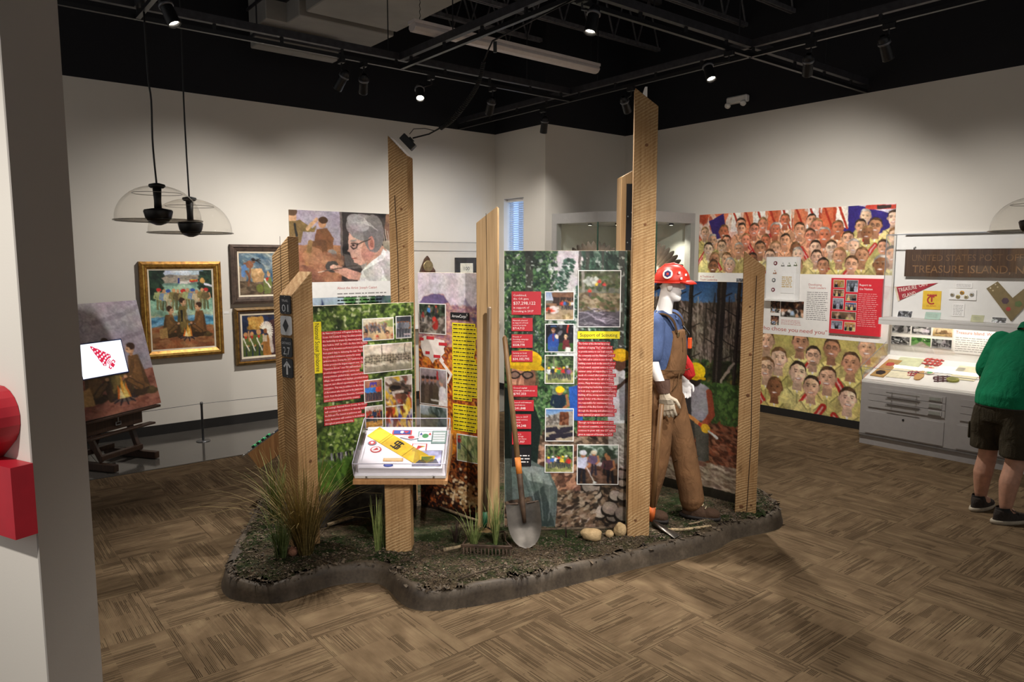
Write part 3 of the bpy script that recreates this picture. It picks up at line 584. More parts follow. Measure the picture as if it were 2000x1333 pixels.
def pic_painting_rock(w, h):
    cv = Cv(w, h, '5c7080', 33); cv.grad(0, 1, '7d8c8c', '3c5468'); cv.ell(.5, .2, .5, .32, 'c0c4b8', 0, .6); cv.dabs(130, 0, 1, 0, .7, .06, ['8a9a9c', '3f5a70', 'aeb4ac', '2c4860'], 2.4, .6, .4); cv.poly([(0, .3), (.15, .4), (.2, .6), (.1, .8), (0, .8)], '8a7c6c')
    cv.grad(.72, 1, '5c4c3a', '463a2c'); cv.poly([(0, .66), (.4, .68), (.7, .8), (1, .84), (1, 1), (0, 1)], '5a4a38'); cv.dabs(80, 0, 1, .7, 1, .04, ['6f5c46', '3c3024', '83705a'], 2, .2, .6)
    cv.poly([(.33, .38), (.62, .36), (.68, .5), (.65, .68), (.4, .7), (.32, .55)], 'c09c6c'); cv.dabs(60, .36, .64, .4, .67, .03, ['d4b484', 'a88454', 'b8905c'], 1.5, None, .5)
    cv.poly([(.12, .25), (.3, .18), (.4, .26), (.36, .36), (.22, .36)], '8a5a40'); cv.poly([(.06, .32), (.18, .26), (.24, .38), (.14, .58), (.06, .56)], '5c7fb0'); cv.line([(.3, .3), (.3, .46), (.26, .56)], .05, '8a5a40'); cv.line([(.2, .44), (.28, .58), (.24, .76)], .06, '7a5038'); cv.ell(.4, .2, .05, .05, '7a5038'); cv.ell(.39, .16, .06, .04, '1c1a1c'); [cv.line([(.45, .17), (.58, .14 + .05 * k)], .025, '20201e') for k in range(3)]
    cv.poly([(.66, .6), (.86, .58), (.88, .76), (.84, .96), (.66, .98)], '6f7a44'); cv.poly([(.7, .6), (.8, .58), (.76, .68)], 'b8302c'); cv.line([(.68, .62), (.84, .82)], .035, 'ece6da'); cv.ell(.8, .52, .045, .06, 'd0a080'); cv.poly([(.74, .5), (.78, .42), (.86, .5)], 'b89860'); cv.ell(.55, .84, .1, .12, '6c7234'); return cv.grain(4)
def pic_painting_honor(w, h):
    cv = Cv(w, h, '26304a', 35); cv.dabs(80, 0, 1, 0, 1, .06, ['1c2640', '303c58', '3c2c30', '141c30'], 2, .6, .5); cv.poly([(.68, .2), (1, .1), (1, 1), (.75, 1)], '4a2a24', .8); cv.poly([(.18, .06), (.62, .05), (.64, .34), (.2, .36)], 'b8853c'); cv.dabs(50, .2, .62, .07, .34, .04, ['c8984c', 'a07030', 'd0a860'], 1.6, None, .5)
    for i, x in enumerate((.1, .28, .48)): p_worker(cv, x, 1.02, .62 + .06 * (i == 2), '5f6a34', '4c5a2c', None, 0, 'c8905c'); cv.line([(x - .06, .56), (x + .08, .86)], .035, 'e8e2d4'); cv.poly([(x - .05, .5), (x + .05, .5), (x, .58)], 'b83028')
    cv.line([(.2, .62), (.18, .4)], .04, 'c8905c'); cv.poly([(.6, .5), (.8, .5), (.84, 1), (.58, 1)], 'a06c34')
    for k in range(15): a = -2.6 + k * .24; cv.line([(.7, .4), (.7 + .2 * math.cos(a), .4 + .22 * math.sin(a))], .035, 'ece4d4')
    cv.line([(.8, .3), (.86, .9)], .1, 'e0d8c8', .8); cv.ell(.68, .4, .06, .075, '8a5434'); cv.rect(.6, .5, .72, .66, 'd8ccb8', .8); return cv.grain(4)
def pic_easel(w, h):
    cv = Cv(w, h, '9c929a', 37); cv.grad(0, .62, 'a89ea6', '968c96'); cv.line([(0, .16), (.4, .18), (.75, .13), (1, .06)], .06, '7d737c', .5); cv.line([(0, .42), (.4, .4), (1, .3)], .05, '7d737c', .5)
    for x, y, rr in ((.3, .22, .07), (.22, .16, .06), (.12, .4, .08), (.25, .12, .04)):
        cv.ell(x, y, rr, rr * 1.2, '6d646c', 0, .35); cv.ell(x, y, rr * .8, rr * 1.0, 'a49aa2', 0, .8)
    cv.grad(.66, 1, '8c5440', '7a4638'); cv.dabs(120, 0, 1, .66, 1, .04, ['9c6450', '6f3c30', 'a8705c'], 2.6, .1, .5); p_campfire_figures(cv, -.06, .44, 1.12); return cv.grain(4)
def pic_trees_strip(w, h):
    cv = Cv(w, h, 'c8ccd0', 41); cv.rect(0, 0, .4, 1, 'a9b8c8'); cv.poly([(.12, 1), (.15, 0), (.2, 1)], '34406c'); cv.dabs(120, .42, .78, 0, 1, .03, ['3c6c38', '5c8c4c', '2c5030', 'c8d0c8'], 1.4, None, .8); cv.dabs(60, .8, 1, 0, 1, .03, ['3c4c54', '6c7c84', '3c6c48'], 1.4, None, .8); return cv
# small photographs
def pic_small(kind, w, h, seed):
    cv = Cv(w, h, '6b6a60', 100 + seed); r = cv.r; P = lambda x, y, hh, a, b, hat=None, lean=0: p_worker(cv, x, y, hh, a, b, hat, lean)
    PAL = ['c83430', '3c6cb8', 'e0c03c', '3a3a44', 'd8d8dc', '4c7c4c', '7d5c8c', '28303c']
    if kind == 'slash':
        cv.grad(0, .3, '4a4a38', '6b6848'); cv.dabs(120, 0, 1, 0, .35, .03, ['3c4a2c', '55603c', '7a7a68', '2c3420'], 1.6, None, .8); cv.line([(.1, 0), (.12, .45)], .07, '8d857c'); cv.grad(.4, .7, '7a6a50', '6b6042'); cv.dabs(160, 0, 1, .4, .72, .03, ['5a4a38', '8a7a60', '3c4c28', '9c8c74'], 2, .3, .8); cv.dabs(50, .15, .45, .12, .28, .03, ['b8b8b4', '8c8c88'], 1.5, None, .8)
        for x, y, c in ((.28, .45, 'c8302c'), (.45, .33, 'e0b838'), (.5, .28, 'c83030'), (.62, .33, 'c03838')): P(x, y, .14, c, '4c4c54')
        cv.grad(.74, 1, '5a545c', '4c4650')
        for i in range(60): x, y = r.uniform(0, 1), r.uniform(.68, 1); cv.line([(x, y), (x + r.normal(0, .2), y + r.normal(0, .05))], .02, ['8a828c', '3a343c', 'a8a0aa', '6b646c'][i % 4])
    elif kind == 'porch':
        cv.grad(0, .3, '8098b8', 'b8c4d0'); cv.poly([(.2, .02), (1, 0), (1, .2), (.25, .2)], '7a5844'); cv.rect(.25, .18, 1, .55, '382c28'); cv.grad(.5, 1, 'a08a74', 'b49c80'); [cv.rect(x, .15, x + .03, .6, '6b5444') for x in (.5, .72, .9)]; cv.poly([(0, .4), (.4, .42), (.42, .8), (0, .78)], '8a6a50'); [P(x, .62, .32, PAL[i], '2c2c34') for i, x in enumerate((.6, .7, .85, .78, .94))]; cv.dabs(14, 0, .35, .5, .72, .05, ['c8442c', 'd8d0c8', '3c342c'], 2, 0, .9); cv.dabs(20, .6, 1, .8, 1, .05, ['d0b890', '8a7450'], 1.5, None, .8)
    elif kind == 'uniform':
        cv.grad(0, .7, '1c1c20', '26242a'); cv.grad(.7, 1, '3c5c2c', '34502a'); cv.dabs(30, 0, 1, 0, .5, .05, ['2c2c34', '8a8a90', '141418'], 1.5, None, .7); cv.poly([(.1, 1), (.08, .5), (.18, .34), (.38, .34), (.46, .5), (.44, 1)], '2f4f9c'); cv.rect(.14, .8, .4, 1, '3c5c98'); p_face(cv, .28, .2, .09, 'c08a68', '2c2018'); cv.poly([(.16, .1), (.4, .1), (.38, .03), (.2, .03)], '38507c'); cv.line([(.28, .38), (.28, .6)], .04, '7a2c4c'); cv.ell(.4, .45, .06, .08, 'e0d4b8'); cv.poly([(.6, .9), (.62, .6), (.72, .52), (.84, .6), (.88, .9)], '6b2c30'); p_face(cv, .72, .44, .075, 'd8b08c', 'c8b080'); cv.line([(.8, 0), (.76, .3)], .05, 'c83c2c'); cv.poly([(.72, .82), (.9, .86), (.88, 1), (.72, 1)], 'd8d4d0')
    elif kind == 'work_group':
        cv.grad(0, .5, '3c4c34', '5c7048'); cv.dabs(160, 0, 1, 0, .5, .04, ['2c3c28', '66804c', '8aa068', '1c281c'], 1.6, None, .8); [cv.line([(x, 0), (x, .55)], .04, '6b6458') for x in (.08, .3)]; cv.grad(.62, 1, '8a8c5c', 'a8a470'); cv.dabs(60, 0, 1, .65, 1, .05, ['9ca068', 'c0b888', '76804c'], 3, 0, .7); [P(x, .85 - .03 * (i % 3), .42, PAL[(i * 3 + seed) % 8], '3a3c44', ['e8c83c', 'd8d8d8', None, 'c83c30'][i % 4], .05 * (i % 3 - 1)) for i, x in enumerate((.15, .28, .4, .52, .64, .74, .86))]
    elif kind == 'stadium':
        cv.grad(0, .25, '5c80b8', '9cb4d0'); cv.poly([(0, .28), (.5, .12), (1, .06), (1, .5), (0, .52)], '9c948c'); cv.dabs(90, 0, .5, .2, .5, .03, ['6b645c', 'b8b0a8', '4c4844'], 1.5, 1.4, .8); cv.rect(.5, .1, .85, .5, '6b3c28'); cv.dabs(16, .52, .84, .2, .5, .05, ['4a281c', '8c5c44'], 1.5, None, .8); cv.grad(.52, 1, '9c9080', 'b0a08c'); [cv.poly([(x, y), (x + .5, y - .05), (x + .6, y + .07), (x + .1, y + .15)], '2c2834') for x, y in ((-.1, .6), (.1, .8), (.3, .65), (.5, .58), (.5, .78), (-.2, .9))]
    elif kind == 'digging':
        cv.grad(0, .3, '8a988c', '4c5c48'); cv.dabs(90, 0, 1, 0, .3, .05, ['3c4c3c', 'b8c0b8', '2c382c'], 1.5, None, .8); cv.grad(.5, 1, '4a3428', '3a2820'); cv.dabs(90, 0, 1, .5, 1, .04, ['5c4434', '2c1e18', '6b5040'], 2, .2, .8); [cv.ell(.2 + .12 * i, .5, .07, .05, 'a8a09c') for i in range(5)]; P(.1, .95, .8, 'b8bcd0', '1c1c22', 'c8c8d0', .04); P(.4, .75, .6, '5c4c68', '28242c', 'd8c8b0'); P(.7, .7, .5, '2c2c28', '1c1c1c'); P(.82, .95, .7, '4a3034', '17151a', None, -.08); cv.line([(.22, .55), (.42, .95)], .03, 'b8b0a8'); cv.ell(.44, .96, .05, .03, 'c8c8c8')
    elif kind == 'parade':
        cv.grad(0, .4, 'd8ccb8', 'c8b898'); cv.poly([(.5, .2), (1, .05), (1, .5)], '7a8c4c', .8); cv.grad(.45, 1, 'd0b890', 'b89c74'); [P(r.uniform(.05, .75), r.uniform(.35, .7), .22, ['6b7080', '4c5260', '8a8a94'][i % 3], '3c4048') for i in range(46)]; p_face(cv, .1, .72, .09, 'c08c6c', '28221e'); cv.poly([(0, 1), (.02, .86), (.24, .86), (.3, 1)], '5c78a8'); p_face(cv, .46, .86, .06, 'c08060', 'a83c2c'); p_face(cv, .8, .74, .1, 'c89470', '1e1814'); p_face(cv, .96, .85, .06, 'b87c5c', 'a84838')
    elif kind == 'old_group':
        cv.grad(0, .45, 'd0c6b4', 'bcb09c'); cv.poly([(0, .36), (.35, .08), (.8, .1), (1, .25), (1, .6), (0, .6)], 'ddd4c4', .8); [cv.rect(x, 0, x + .012, .5, '4a443c') for x in (.36, .84)]; cv.grad(.7, 1, 'a8a08c', '8a8272'); [(cv.ell(.04 + (i % 34) * .028 + r.normal(0, .004), .4 + (i // 34) * .085, .016, .02, ['3a342c', '544c40', '2a261f', 'a89a86'][i % 4]), cv.ell(.04 + (i % 34) * .028, .385 + (i // 34) * .085, .009, .009, 'c8baa4')) for i in range(150)]; cv.dabs(40, .08, .95, .68, .76, .02, ['e0d8c8', 'c8bca8'], 2.5, .4, .8)
    elif kind == 'old_boys':
        cv.grad(0, .5, '3c4048', '5c6068'); cv.grad(.6, 1, '6b7078', '989ca4'); [P(x, .92, .8, ['8a8f98', '5c626c', '74787f'][i % 3], '4c5058', '3c4048') for i, x in enumerate((.14, .34, .54, .76))]; cv.rect(.5, .8, .95, .9, 'd8c8cc', .8)
    elif kind == 'kids':
        cv.grad(0, .5, 'a0705c', '8c5c4c'); cv.grad(.55, 1, '6b4c44', '7a5850'); cv.rect(.3, .1, .7, .3, '4c3c8c'); [P(x, .9, .7, c, '3c3844') for x, c in ((.2, '3c78c8'), (.42, '3c80d0'), (.6, '2c68b0'), (.82, 'd84c30'))]
    elif kind == 'red_crew':
        cv.grad(0, .4, 'd8c8c0', 'b0a098'); [P(r.uniform(.02, .98), r.uniform(.45, .75), .34, ['b83430', 'c84838', '8c2824', '2c3444'][i % 4], '28242c') for i in range(24)]; cv.grad(.72, 1, 'c88c34', 'd8a03c'); cv.dabs(40, 0, 1, .74, 1, .06, ['e0b050', 'b07c2c'], 2, .2, .7); P(.55, .75, .6, '2c3c5c', '1c2434')
    elif kind == 'dancers':
        cv.grad(0, .5, 'c8bcb8', '98887c'); cv.dabs(60, 0, 1, 0, .5, .07, ['e0d4cc', 'a83c2c', 'e8b83c', '5c3c30', '8c8084'], 2.2, 1.0, .8); cv.dabs(26, .2, .9, .1, .3, .06, ['2c2420', '1c1a1c', '5c4c40'], 2.6, .3, .9); cv.ell(.5, .34, .14, .1, '7a4c3c'); cv.rect(.25, .24, .7, .29, 'c8bcb0'); cv.ell(.7, .36, .12, .1, '5c382c'); cv.grad(.56, 1, 'd8a838', '7a4424'); cv.dabs(110, 0, 1, .5, 1, .06, ['e8c040', 'd8d0c8', 'b87020', '6b2c1c', 'f0d870', '3c3c9c', 'c83c2c'], 3, 1.4, .85); cv.rect(0, .48, .7, .5, 'f0ece8', .8)
    elif kind == 'trail_crew':
        cv.grad(0, .4, '1c241c', '2c342c'); cv.dabs(120, 0, 1, 0, .5, .05, ['141a14', '3c4a38', '28302a', '5c6858'], 1.5, None, .8); cv.grad(.5, 1, '5c544c', '6b6058'); cv.dabs(150, 0, 1, .45, 1, .05, ['8a8078', '3c3630', 'a49a90', '544a42'], 1.5, None, .8); P(.4, .45, .38, '4c8cd8', '1c2430', 'd8b090'); P(.66, .45, .38, '4c3c44', '24222a', 'c83c34'); P(.15, .6, .3, '8c3034', '2c2c34', 'b83438'); cv.ell(.62, .68, .12, .16, '9c2c28'); cv.ell(.58, .5, .07, .07, 'c83c34'); cv.line([(.3, .9), (.6, .6)], .04, '8a7c6c')
    elif kind == 'officials':
        cv.grad(0, .5, 'a89ca0', '7a6c6c'); [(cv.poly([(x - .12, 1), (x - .1, .5), (x, .36), (x + .1, .5), (x + .12, 1)], c), cv.ell(x, .3 + .02 * (i % 2), .06, .07, 'a87860'), cv.ell(x, .25, .07, .05, '2c2622')) for i, (x, c) in enumerate(((.12, '4a4038'), (.28, '5c5044'), (.44, '463c34'), (.58, '544a3c')))]; cv.rect(.64, .04, .7, .3, 'b02c2c'); cv.poly([(.7, 1), (.7, .56), (.82, .42), (.98, .52), (1, 1)], 'ece8ec'); cv.ell(.8, .36, .08, .1, 'c89884'); cv.ell(.83, .3, .09, .07, '8c8480'); cv.rect(.4, .86, 1, .89, 'f4f0f0', .8)
    elif kind == 'woods_mist':
        cv.grad(0, .5, 'b8c4d0', '7a8c88'); cv.dabs(130, .4, 1, 0, .7, .06, ['3c4c48', '24302e', '5c6c68', '94a4a8'], 2, 1.2, .8); cv.poly([(0, .3), (.3, .4), (.6, .7), (.7, 1), (0, 1)], '5c5f4a'); cv.dabs(60, 0, .6, .4, 1, .06, ['6b6c54', '44483a', '7d8068'], 2, .4, .6)
    elif kind == 'sawing':
        cv.grad(0, 1, '5c6c48', '8a9060'); cv.dabs(130, 0, 1, 0, 1, .06, ['6f8050', '9cA874', '44543a', 'b8b888'], 2.4, 1.3, .7); P(.1, .55, .5, '8c2c30', '24345c', 'c83838'); cv.line([(.2, .35), (.8, .85)], .02, '2c2824'); cv.line([(.25, .32), (.85, .82)], .012, '8a8478')
    elif kind in ('bw_a', 'bw_b', 'bw_c', 'bw_d'):
        cv.grad(0, .45, 'c8c8cc', '8a8a90'); cv.grad(.45, 1, '5c5c60', '9a9aa0'); cv.dabs(60, 0, 1, .1, .6, .08, ['2c2c30', '6b6b70', 'a8a8ac', '1c1c1e'], 1.8, None, .8)
        if kind == 'bw_b': cv.poly([(.1, .7), (.1, .4), (.5, .15), (.9, .4), (.9, .7)], 'b8b8bc'); cv.poly([(.02, .45), (.5, .08), (.98, .42), (.5, .22)], '48484c')
        if kind == 'bw_c': [cv.line([(r.uniform(0, 1), r.uniform(.2, 1)), (r.uniform(0, 1), r.uniform(.2, 1))], .07, ['1c1c1e', 'd8d8dc', '3c3c40'][i % 3]) for i in range(16)]
        if kind == 'bw_d': [P(.1 + .11 * i, .75 + .02 * (i % 2), .4, ['3c3c40', '8a8a90', '1e1e22'][i % 3], '2c2c30') for i in range(8)]
        cv.gray((1, 1, 1.02))
    elif kind == 'sepia': cv.grad(0, .5, 'dcc8a4', 'c8b088'); cv.grad(.5, 1, 'b89c70', 'a08458'); cv.poly([(.1, .62), (.9, .54), (.94, .6), (.2, .72)], '4a3a28'); cv.poly([(.35, .58), (.45, .3), (.7, .28), (.75, .56)], '7a6040'); cv.line([(.2, .62), (.22, .2)], .02, '4a3a28')
    elif kind == 'lane': cv.grad(0, .45, '4c8040', '3c6834'); cv.dabs(100, 0, 1, 0, .5, .08, ['2c5428', '5c9448', '7cb060', '1e3c1e'], 1.4, None, .8); cv.grad(.45, 1, '5c8c4c', '6c8c54'); cv.poly([(.45, .45), (.58, .45), (.95, 1), (.1, 1)], 'a89c94'); cv.rect(.66, .24, .72, .36, 'e8e4e0')
    elif kind == 'suits':
        cv.grad(0, 1, ['c89858', '5c6c98', '7a6048', '8a8070'][seed % 4], ['8a5c34', '3c4460', '4c3c30', '5c544c'][seed % 4]); n = 2 + seed % 3
        for i in range(n): x = (i + .5) / n; cv.poly([(x - .17, 1), (x - .15, .6), (x, .46), (x + .15, .6), (x + .17, 1)], ['1c1e28', 'a89860', '28241e', 'c8b478'][(i + seed) % 4]); cv.poly([(x - .03, .5), (x + .03, .5), (x, .72)], 'e8e4e0'); p_face(cv, x, .34, .1, SKIN[(i + seed) % 7], HAIR[(i + seed) % 6])
        if seed % 3 == 1: cv.gray((.95, .97, 1.05))
    elif kind == 'hall':
        cv.grad(0, .5, '2c1c18', '5c3c30'); cv.dabs(60, 0, 1, .1, .7, .06, ['7a4c38', '3c2820', 'a07858', '1c1412'], 1.6, None, .8); cv.poly([(.2, .6), (.55, .58), (.58, .85), (.18, .9)], 'a8b8d0'); [cv.ell(r.uniform(0, 1), r.uniform(.55, 1), .07, .08, ['d8a888', '2c2420', 'e0d8d0'][i % 3]) for i in range(14)]
    elif kind == 'painter':
        cv.grad(0, 1, 'd0c8bc', 'bcb0a0'); cv.rect(0, 0, .5, .6, '7a7460'); cv.ell(.16, .5, .1, .13, 'd8a890'); cv.ell(.16, .34, .11, .08, 'b8b4b0'); cv.poly([(0, 1), (.02, .75), (.2, .62), (.5, .85), (.55, 1)], 'e8e4e0'); cv.rect(.56, .12, .92, .95, '2c2a28'); cv.rect(.6, .17, .88, .9, 'd8d0c4'); cv.line([(.74, .4), (.74, .8)], .06, '4c4844')
    return cv.grain(3)
# ------------------------------------------------------------------ flat frames on which prints, plates and lettering are laid
class Pl:
    """vertical plane: O = any point on it, u = horizontal unit vector to the reader's right, n = towards the reader"""
    def __init__(s, O, u):
        s.O = np.array(O, float); s.u = np.array(u, float) / np.linalg.norm(u); s.w = np.array([0, 0, 1.0]); s.n = np.cross(s.u, s.w)
    def uv(s, x, y):
        d = ray(x, y); t = (s.O - _C0).dot(s.n) / d.dot(s.n); p = _C0 + d * t; return float((p - s.O).dot(s.u)), float((p - s.O).dot(s.w))
    def at(s, a, b, off=0.0): return s.O + s.u * a + s.w * b + s.n * off
    def M(s, off=0.0): return frame(s.O + s.n * off, s.u, s.w, s.n)
    def rect(s, x0, y0, x1, y1):
        a, b = s.uv(x0, y0), s.uv(x1, y1); return a[0], b[0], b[1], a[1]        # s0, s1, z0, z1
    def plate(s, name, r, th, mat, parent, off=0.0, bevel=0.0):
        s0, s1, z0, z1 = r
        return MB().box(s0, s1, z0, z1, 0, th, s.M(off)).build(name, mat, parent, bevel=bevel)
    def show(s, name, r, cv, parent, off=0.0, mat=None):
        s0, s1, z0, z1 = r; h, w = cv.h, cv.w; cv.finish(.5)
        X = np.linspace(s0, s1, w); Z = np.linspace(z1, z0, h)
        P = (s.O + s.n * off)[None, None] + X[None, :, None] * s.u + Z[:, None, None] * s.w
        me = bpy.data.meshes.new(name); nv = w * h; nf = (w - 1) * (h - 1)
        me.vertices.add(nv); me.vertices.foreach_set('co', P.reshape(-1).astype(np.float32))
        i = (np.arange(h - 1)[:, None] * w + np.arange(w - 1)[None]).reshape(-1)
        q = np.stack([i, i + w, i + w + 1, i + 1], 1).reshape(-1).astype(np.int32)
        me.loops.add(nf * 4); me.loops.foreach_set('vertex_index', q); me.polygons.add(nf)
        me.polygons.foreach_set('loop_start', np.arange(0, nf * 4, 4, dtype=np.int32))
        me.update(calc_edges=True)
        at = me.color_attributes.new('Col', 'FLOAT_COLOR', 'POINT')
        c = np.ones((nv, 4), np.float32); c[:, :3] = lin(np.clip(cv.a, 0, 255)).reshape(-1, 3); at.data.foreach_set('color', c.reshape(-1))
        return mkobj(name, me, mat or print_mat(), parent)
    def photo(s, r, kind, parent, seed=0, border=0.006, th=0.006, off=0.001, name='photo', res=48, bmat=None):
        pb = s.plate(name, r, th, bmat or WHITE, parent, off)
        s0, s1, z0, z1 = r; b = border; W, H = s1 - s0 - 2 * b, z1 - z0 - 2 * b
        w = res; h = max(int(res * H / W), 8)
        if h > 90: w, h = int(w * 90 / h), 90
        s.show('printed_image', (s0 + b, s1 - b, z0 + b, z1 - b), pic_small(kind, w, h, seed), pb, off + th + 0.0006)
        return pb
    def greek(s, r, lines, mat, parent, off, name='lettering', seed=1, fill=0.55, ragged=0.15):
        """rows of word-like dashes for type too small to read"""
        rr = random.Random(seed); s0, s1, z0, z1 = r; mb = MB(); lh = (z1 - z0) / lines; M = s.M(off)
        for i in range(lines):
            x = s0; e = s1 - (s1 - s0) * rr.random() * ragged; zc = z1 - (i + .5) * lh
            while x < e - lh * .3:
                wl = min(lh * rr.uniform(.6, 2.6), e - x)
                mb.add([tuple(M @ Vector(p)) for p in ((x, zc - lh * fill / 2, 0), (x + wl, zc - lh * fill / 2, 0), (x + wl, zc + lh * fill * .35, 0), (x, zc + lh * fill * .35, 0))], [(0, 1, 2, 3)]); x += wl + lh * .35
        return mb.build(name, mat, parent)

# ------------------------------------------------------------------ the room
BL, AR, WT, DECK = 9.133, 8.71, 4.005, 5.9        # left wall Y, right wall X, top of white paint, deck height
AJ, BJ = 7.03, 7.95                               # the jog in the far corner
def wall_mat(c, name, bump=0.12):
    t = NT(name); n = t.noise(t.coord('Object'), 1.3, 3); f = t.noise(t.coord('Object'), 160, 2)
    k = np.array([int(c[i:i + 2], 16) for i in (0, 2, 4)], float)
    t.pbr(t.ramp(n, [(.3, tuple(k * .985)), (.7, tuple(np.minimum(k * 1.01, 255)))]), .75, 0, t.bump(f, bump, .002), .25); return t.m
WALLW = wall_mat('dcd6cc', 'painted_wall'); WALLB = wall_mat('212125', 'black_paint'); SLABM = wall_mat('1e1e22', 'black_deck')
def carpet():
    t = NT('carpet_tile')
    c = t.n('ShaderNodeTexCoord').outputs['Object']; inf = t.n('ShaderNodeObjectInfo')
    cb = t.n('ShaderNodeCombineXYZ'); t.l(t.math('MULTIPLY', inf.outputs['Random'], 37.0), cb.inputs[0]); t.l(t.math('MULTIPLY', inf.outputs['Random'], 91.0), cb.inputs[1])
    ad = t.n('ShaderNodeVectorMath', operation='ADD'); t.l(c, ad.inputs[0]); t.l(cb.outputs[0], ad.inputs[1]); c = ad.outputs[0]
    def mp(s):
        m = t.n('ShaderNodeMapping'); m.inputs['Scale'].default_value = s; t.l(c, m.inputs['Vector']); return m.outputs[0]
    sep = t.n('ShaderNodeSeparateXYZ'); t.l(c, sep.inputs[0])
    # thin yarn lines, broken along their length
    row = t.math('FLOOR', t.math('MULTIPLY', sep.outputs[1], 125.0))
    wn = t.n('ShaderNodeTexWhiteNoise', noise_dimensions='1D'); t.l(row, wn.inputs['W'])
    seg = t.math('FLOOR', t.math('ADD', t.math('MULTIPLY', sep.outputs[0], 3.4), t.math('MULTIPLY', wn.outputs['Value'], 1.4)))
    band = t.math('FLOOR', t.math('MULTIPLY', sep.outputs[1], 13.0))
    w2 = t.n('ShaderNodeTexWhiteNoise', noise_dimensions='2D'); c2 = t.n('ShaderNodeCombineXYZ'); t.l(row, c2.inputs[0]); t.l(seg, c2.inputs[1]); t.l(c2.outputs[0], w2.inputs['Vector'])
    w3 = t.n('ShaderNodeTexWhiteNoise', noise_dimensions='2D'); c3 = t.n('ShaderNodeCombineXYZ'); t.l(band, c3.inputs[0]); t.l(t.math('FLOOR', t.math('MULTIPLY', sep.outputs[0], 5.0)), c3.inputs[1]); t.l(c3.outputs[0], w3.inputs['Vector'])
    line = t.ramp(w2.outputs['Value'], [(.3, 0.0), (.6, 1.0)])
    line = t.math('MULTIPLY', line, t.ramp(w3.outputs['Value'], [(.2, .12), (.7, 1.0)]))
    line = t.math('MULTIPLY', line, t.ramp(t.math('FRACT', t.math('MULTIPLY', sep.outputs[1], 125.0)), [(.0, .4), (.2, 1.0), (.5, 1.0), (.72, .05)]))
    soft = t.noise(mp((3, 7, 1)), 1.6, 3)
    base = t.ramp(soft, [(.25, '5d4d38'), (.5, '725f48'), (.75, '837055')])
    col = t.mix(t.math('MULTIPLY', line, .95), base, '33291c')
    fib = t.noise(mp((240, 240, 240)), 1.5, 2); col = t.mix(t.math('MULTIPLY', fib, .35), col, '5c4733')
    t.pbr(col, .95, 0, t.bump(t.math('ADD', fib, t.math('MULTIPLY', line, -.8)), .5, .004), .1); return t.m
CARPET = carpet()
def concrete():
    t = NT('polished_concrete'); c = t.coord('Object'); n = t.noise(c, 2.2, 5, .6); f = t.noise(c, 40, 3)
    col = t.mix(.3, t.ramp(n, [(.3, '4a4642'), (.7, '5f5b55')]), t.ramp(f, [(.3, '403c38'), (.7, '66615a')]))
    t.pbr(col, t.ramp(n, [(.3, .07), (.7, .14)]), 0, None, .5); return t.m
CONC = concrete()
def box_s(name, x0, x1, y0, y1, z0, z1, mat): return struct(MB().box(x0, x1, y0, y1, z0, z1).build(name, mat))

CE = 7.60                                          # where the carpet meets the concrete
floor = box_s('floor', -3, AR, -3, CE, -.06, -.006, CARPET)
conc = box_s('floor_concrete', -3, AR, CE, BL, -.06, -.001, CONC)
TS = 0.61; TX, TY = 0.889, 4.185
me_t = None; cand = []
for i in range(-8, 15):
    for j in range(-10, 7):
        x0, y0 = TX + i * TS, TY + j * TS
        x1, y1 = min(x0 + TS, AR - .002), min(y0 + TS, CE)
        if x1 - x0 < .05 or y1 - y0 < .05: continue
        c = ((x0 + x1) / 2, (y0 + y1) / 2, 0); u, v, z = prj(c)
        if z < .8 or not (-260 < u < 2260 and 400 < v < 1560): continue
        cand.append((z, i, j, x0, x1, y0, y1))
cand.sort(); _tm = {}
for z, i, j, x0, x1, y0, y1 in cand[:300]:
    turn = (i + j) % 2; w, h = x1 - x0, y1 - y0
    if turn: w, h = h, w
    k = (round(w, 3), round(h, 3))
    if k not in _tm:
        m = MB(); e = .0005
        m.add([(-w / 2, -h / 2, -.005), (w / 2, -h / 2, -.005), (w / 2, h / 2, -.005), (-w / 2, h / 2, -.005), (-w / 2 + e, -h / 2 + e, 0), (w / 2 - e, -h / 2 + e, 0), (w / 2 - e, h / 2 - e, 0), (-w / 2 + e, h / 2 - e, 0)],
              [(4, 5, 6, 7), (0, 1, 5, 4), (1, 2, 6, 5), (2, 3, 7, 6), (3, 0, 4, 7)])
        _tm[k] = m.mesh('carpet_tile')
    M = Matrix.Translation(((x0 + x1) / 2, (y0 + y1) / 2, 0)) @ Matrix.Rotation(math.pi / 2 * turn, 4, 'Z')
    mkobj('carpet_tile', _tm[k], CARPET, floor, False, M)
seam = struct(MB().box(-3, AR, CE - .006, CE + .012, -.01, .003).build('trim_1', plain('3a3632', .5)))
for k, x in enumerate((1.2, 4.2)):
    MB().box(x, x + .006, CE + .02, BL, -.002, -.0005).build('joint', plain('3c3936', .6), conc)
# walls: white below, black above
box_s('wall_left', -1.5, AJ + .2, BL, BL + .15, 0, WT, WALLW)
box_s('wall_left_upper', -1.5, AJ + .2, BL, BL + .15, WT, DECK, WALLB)
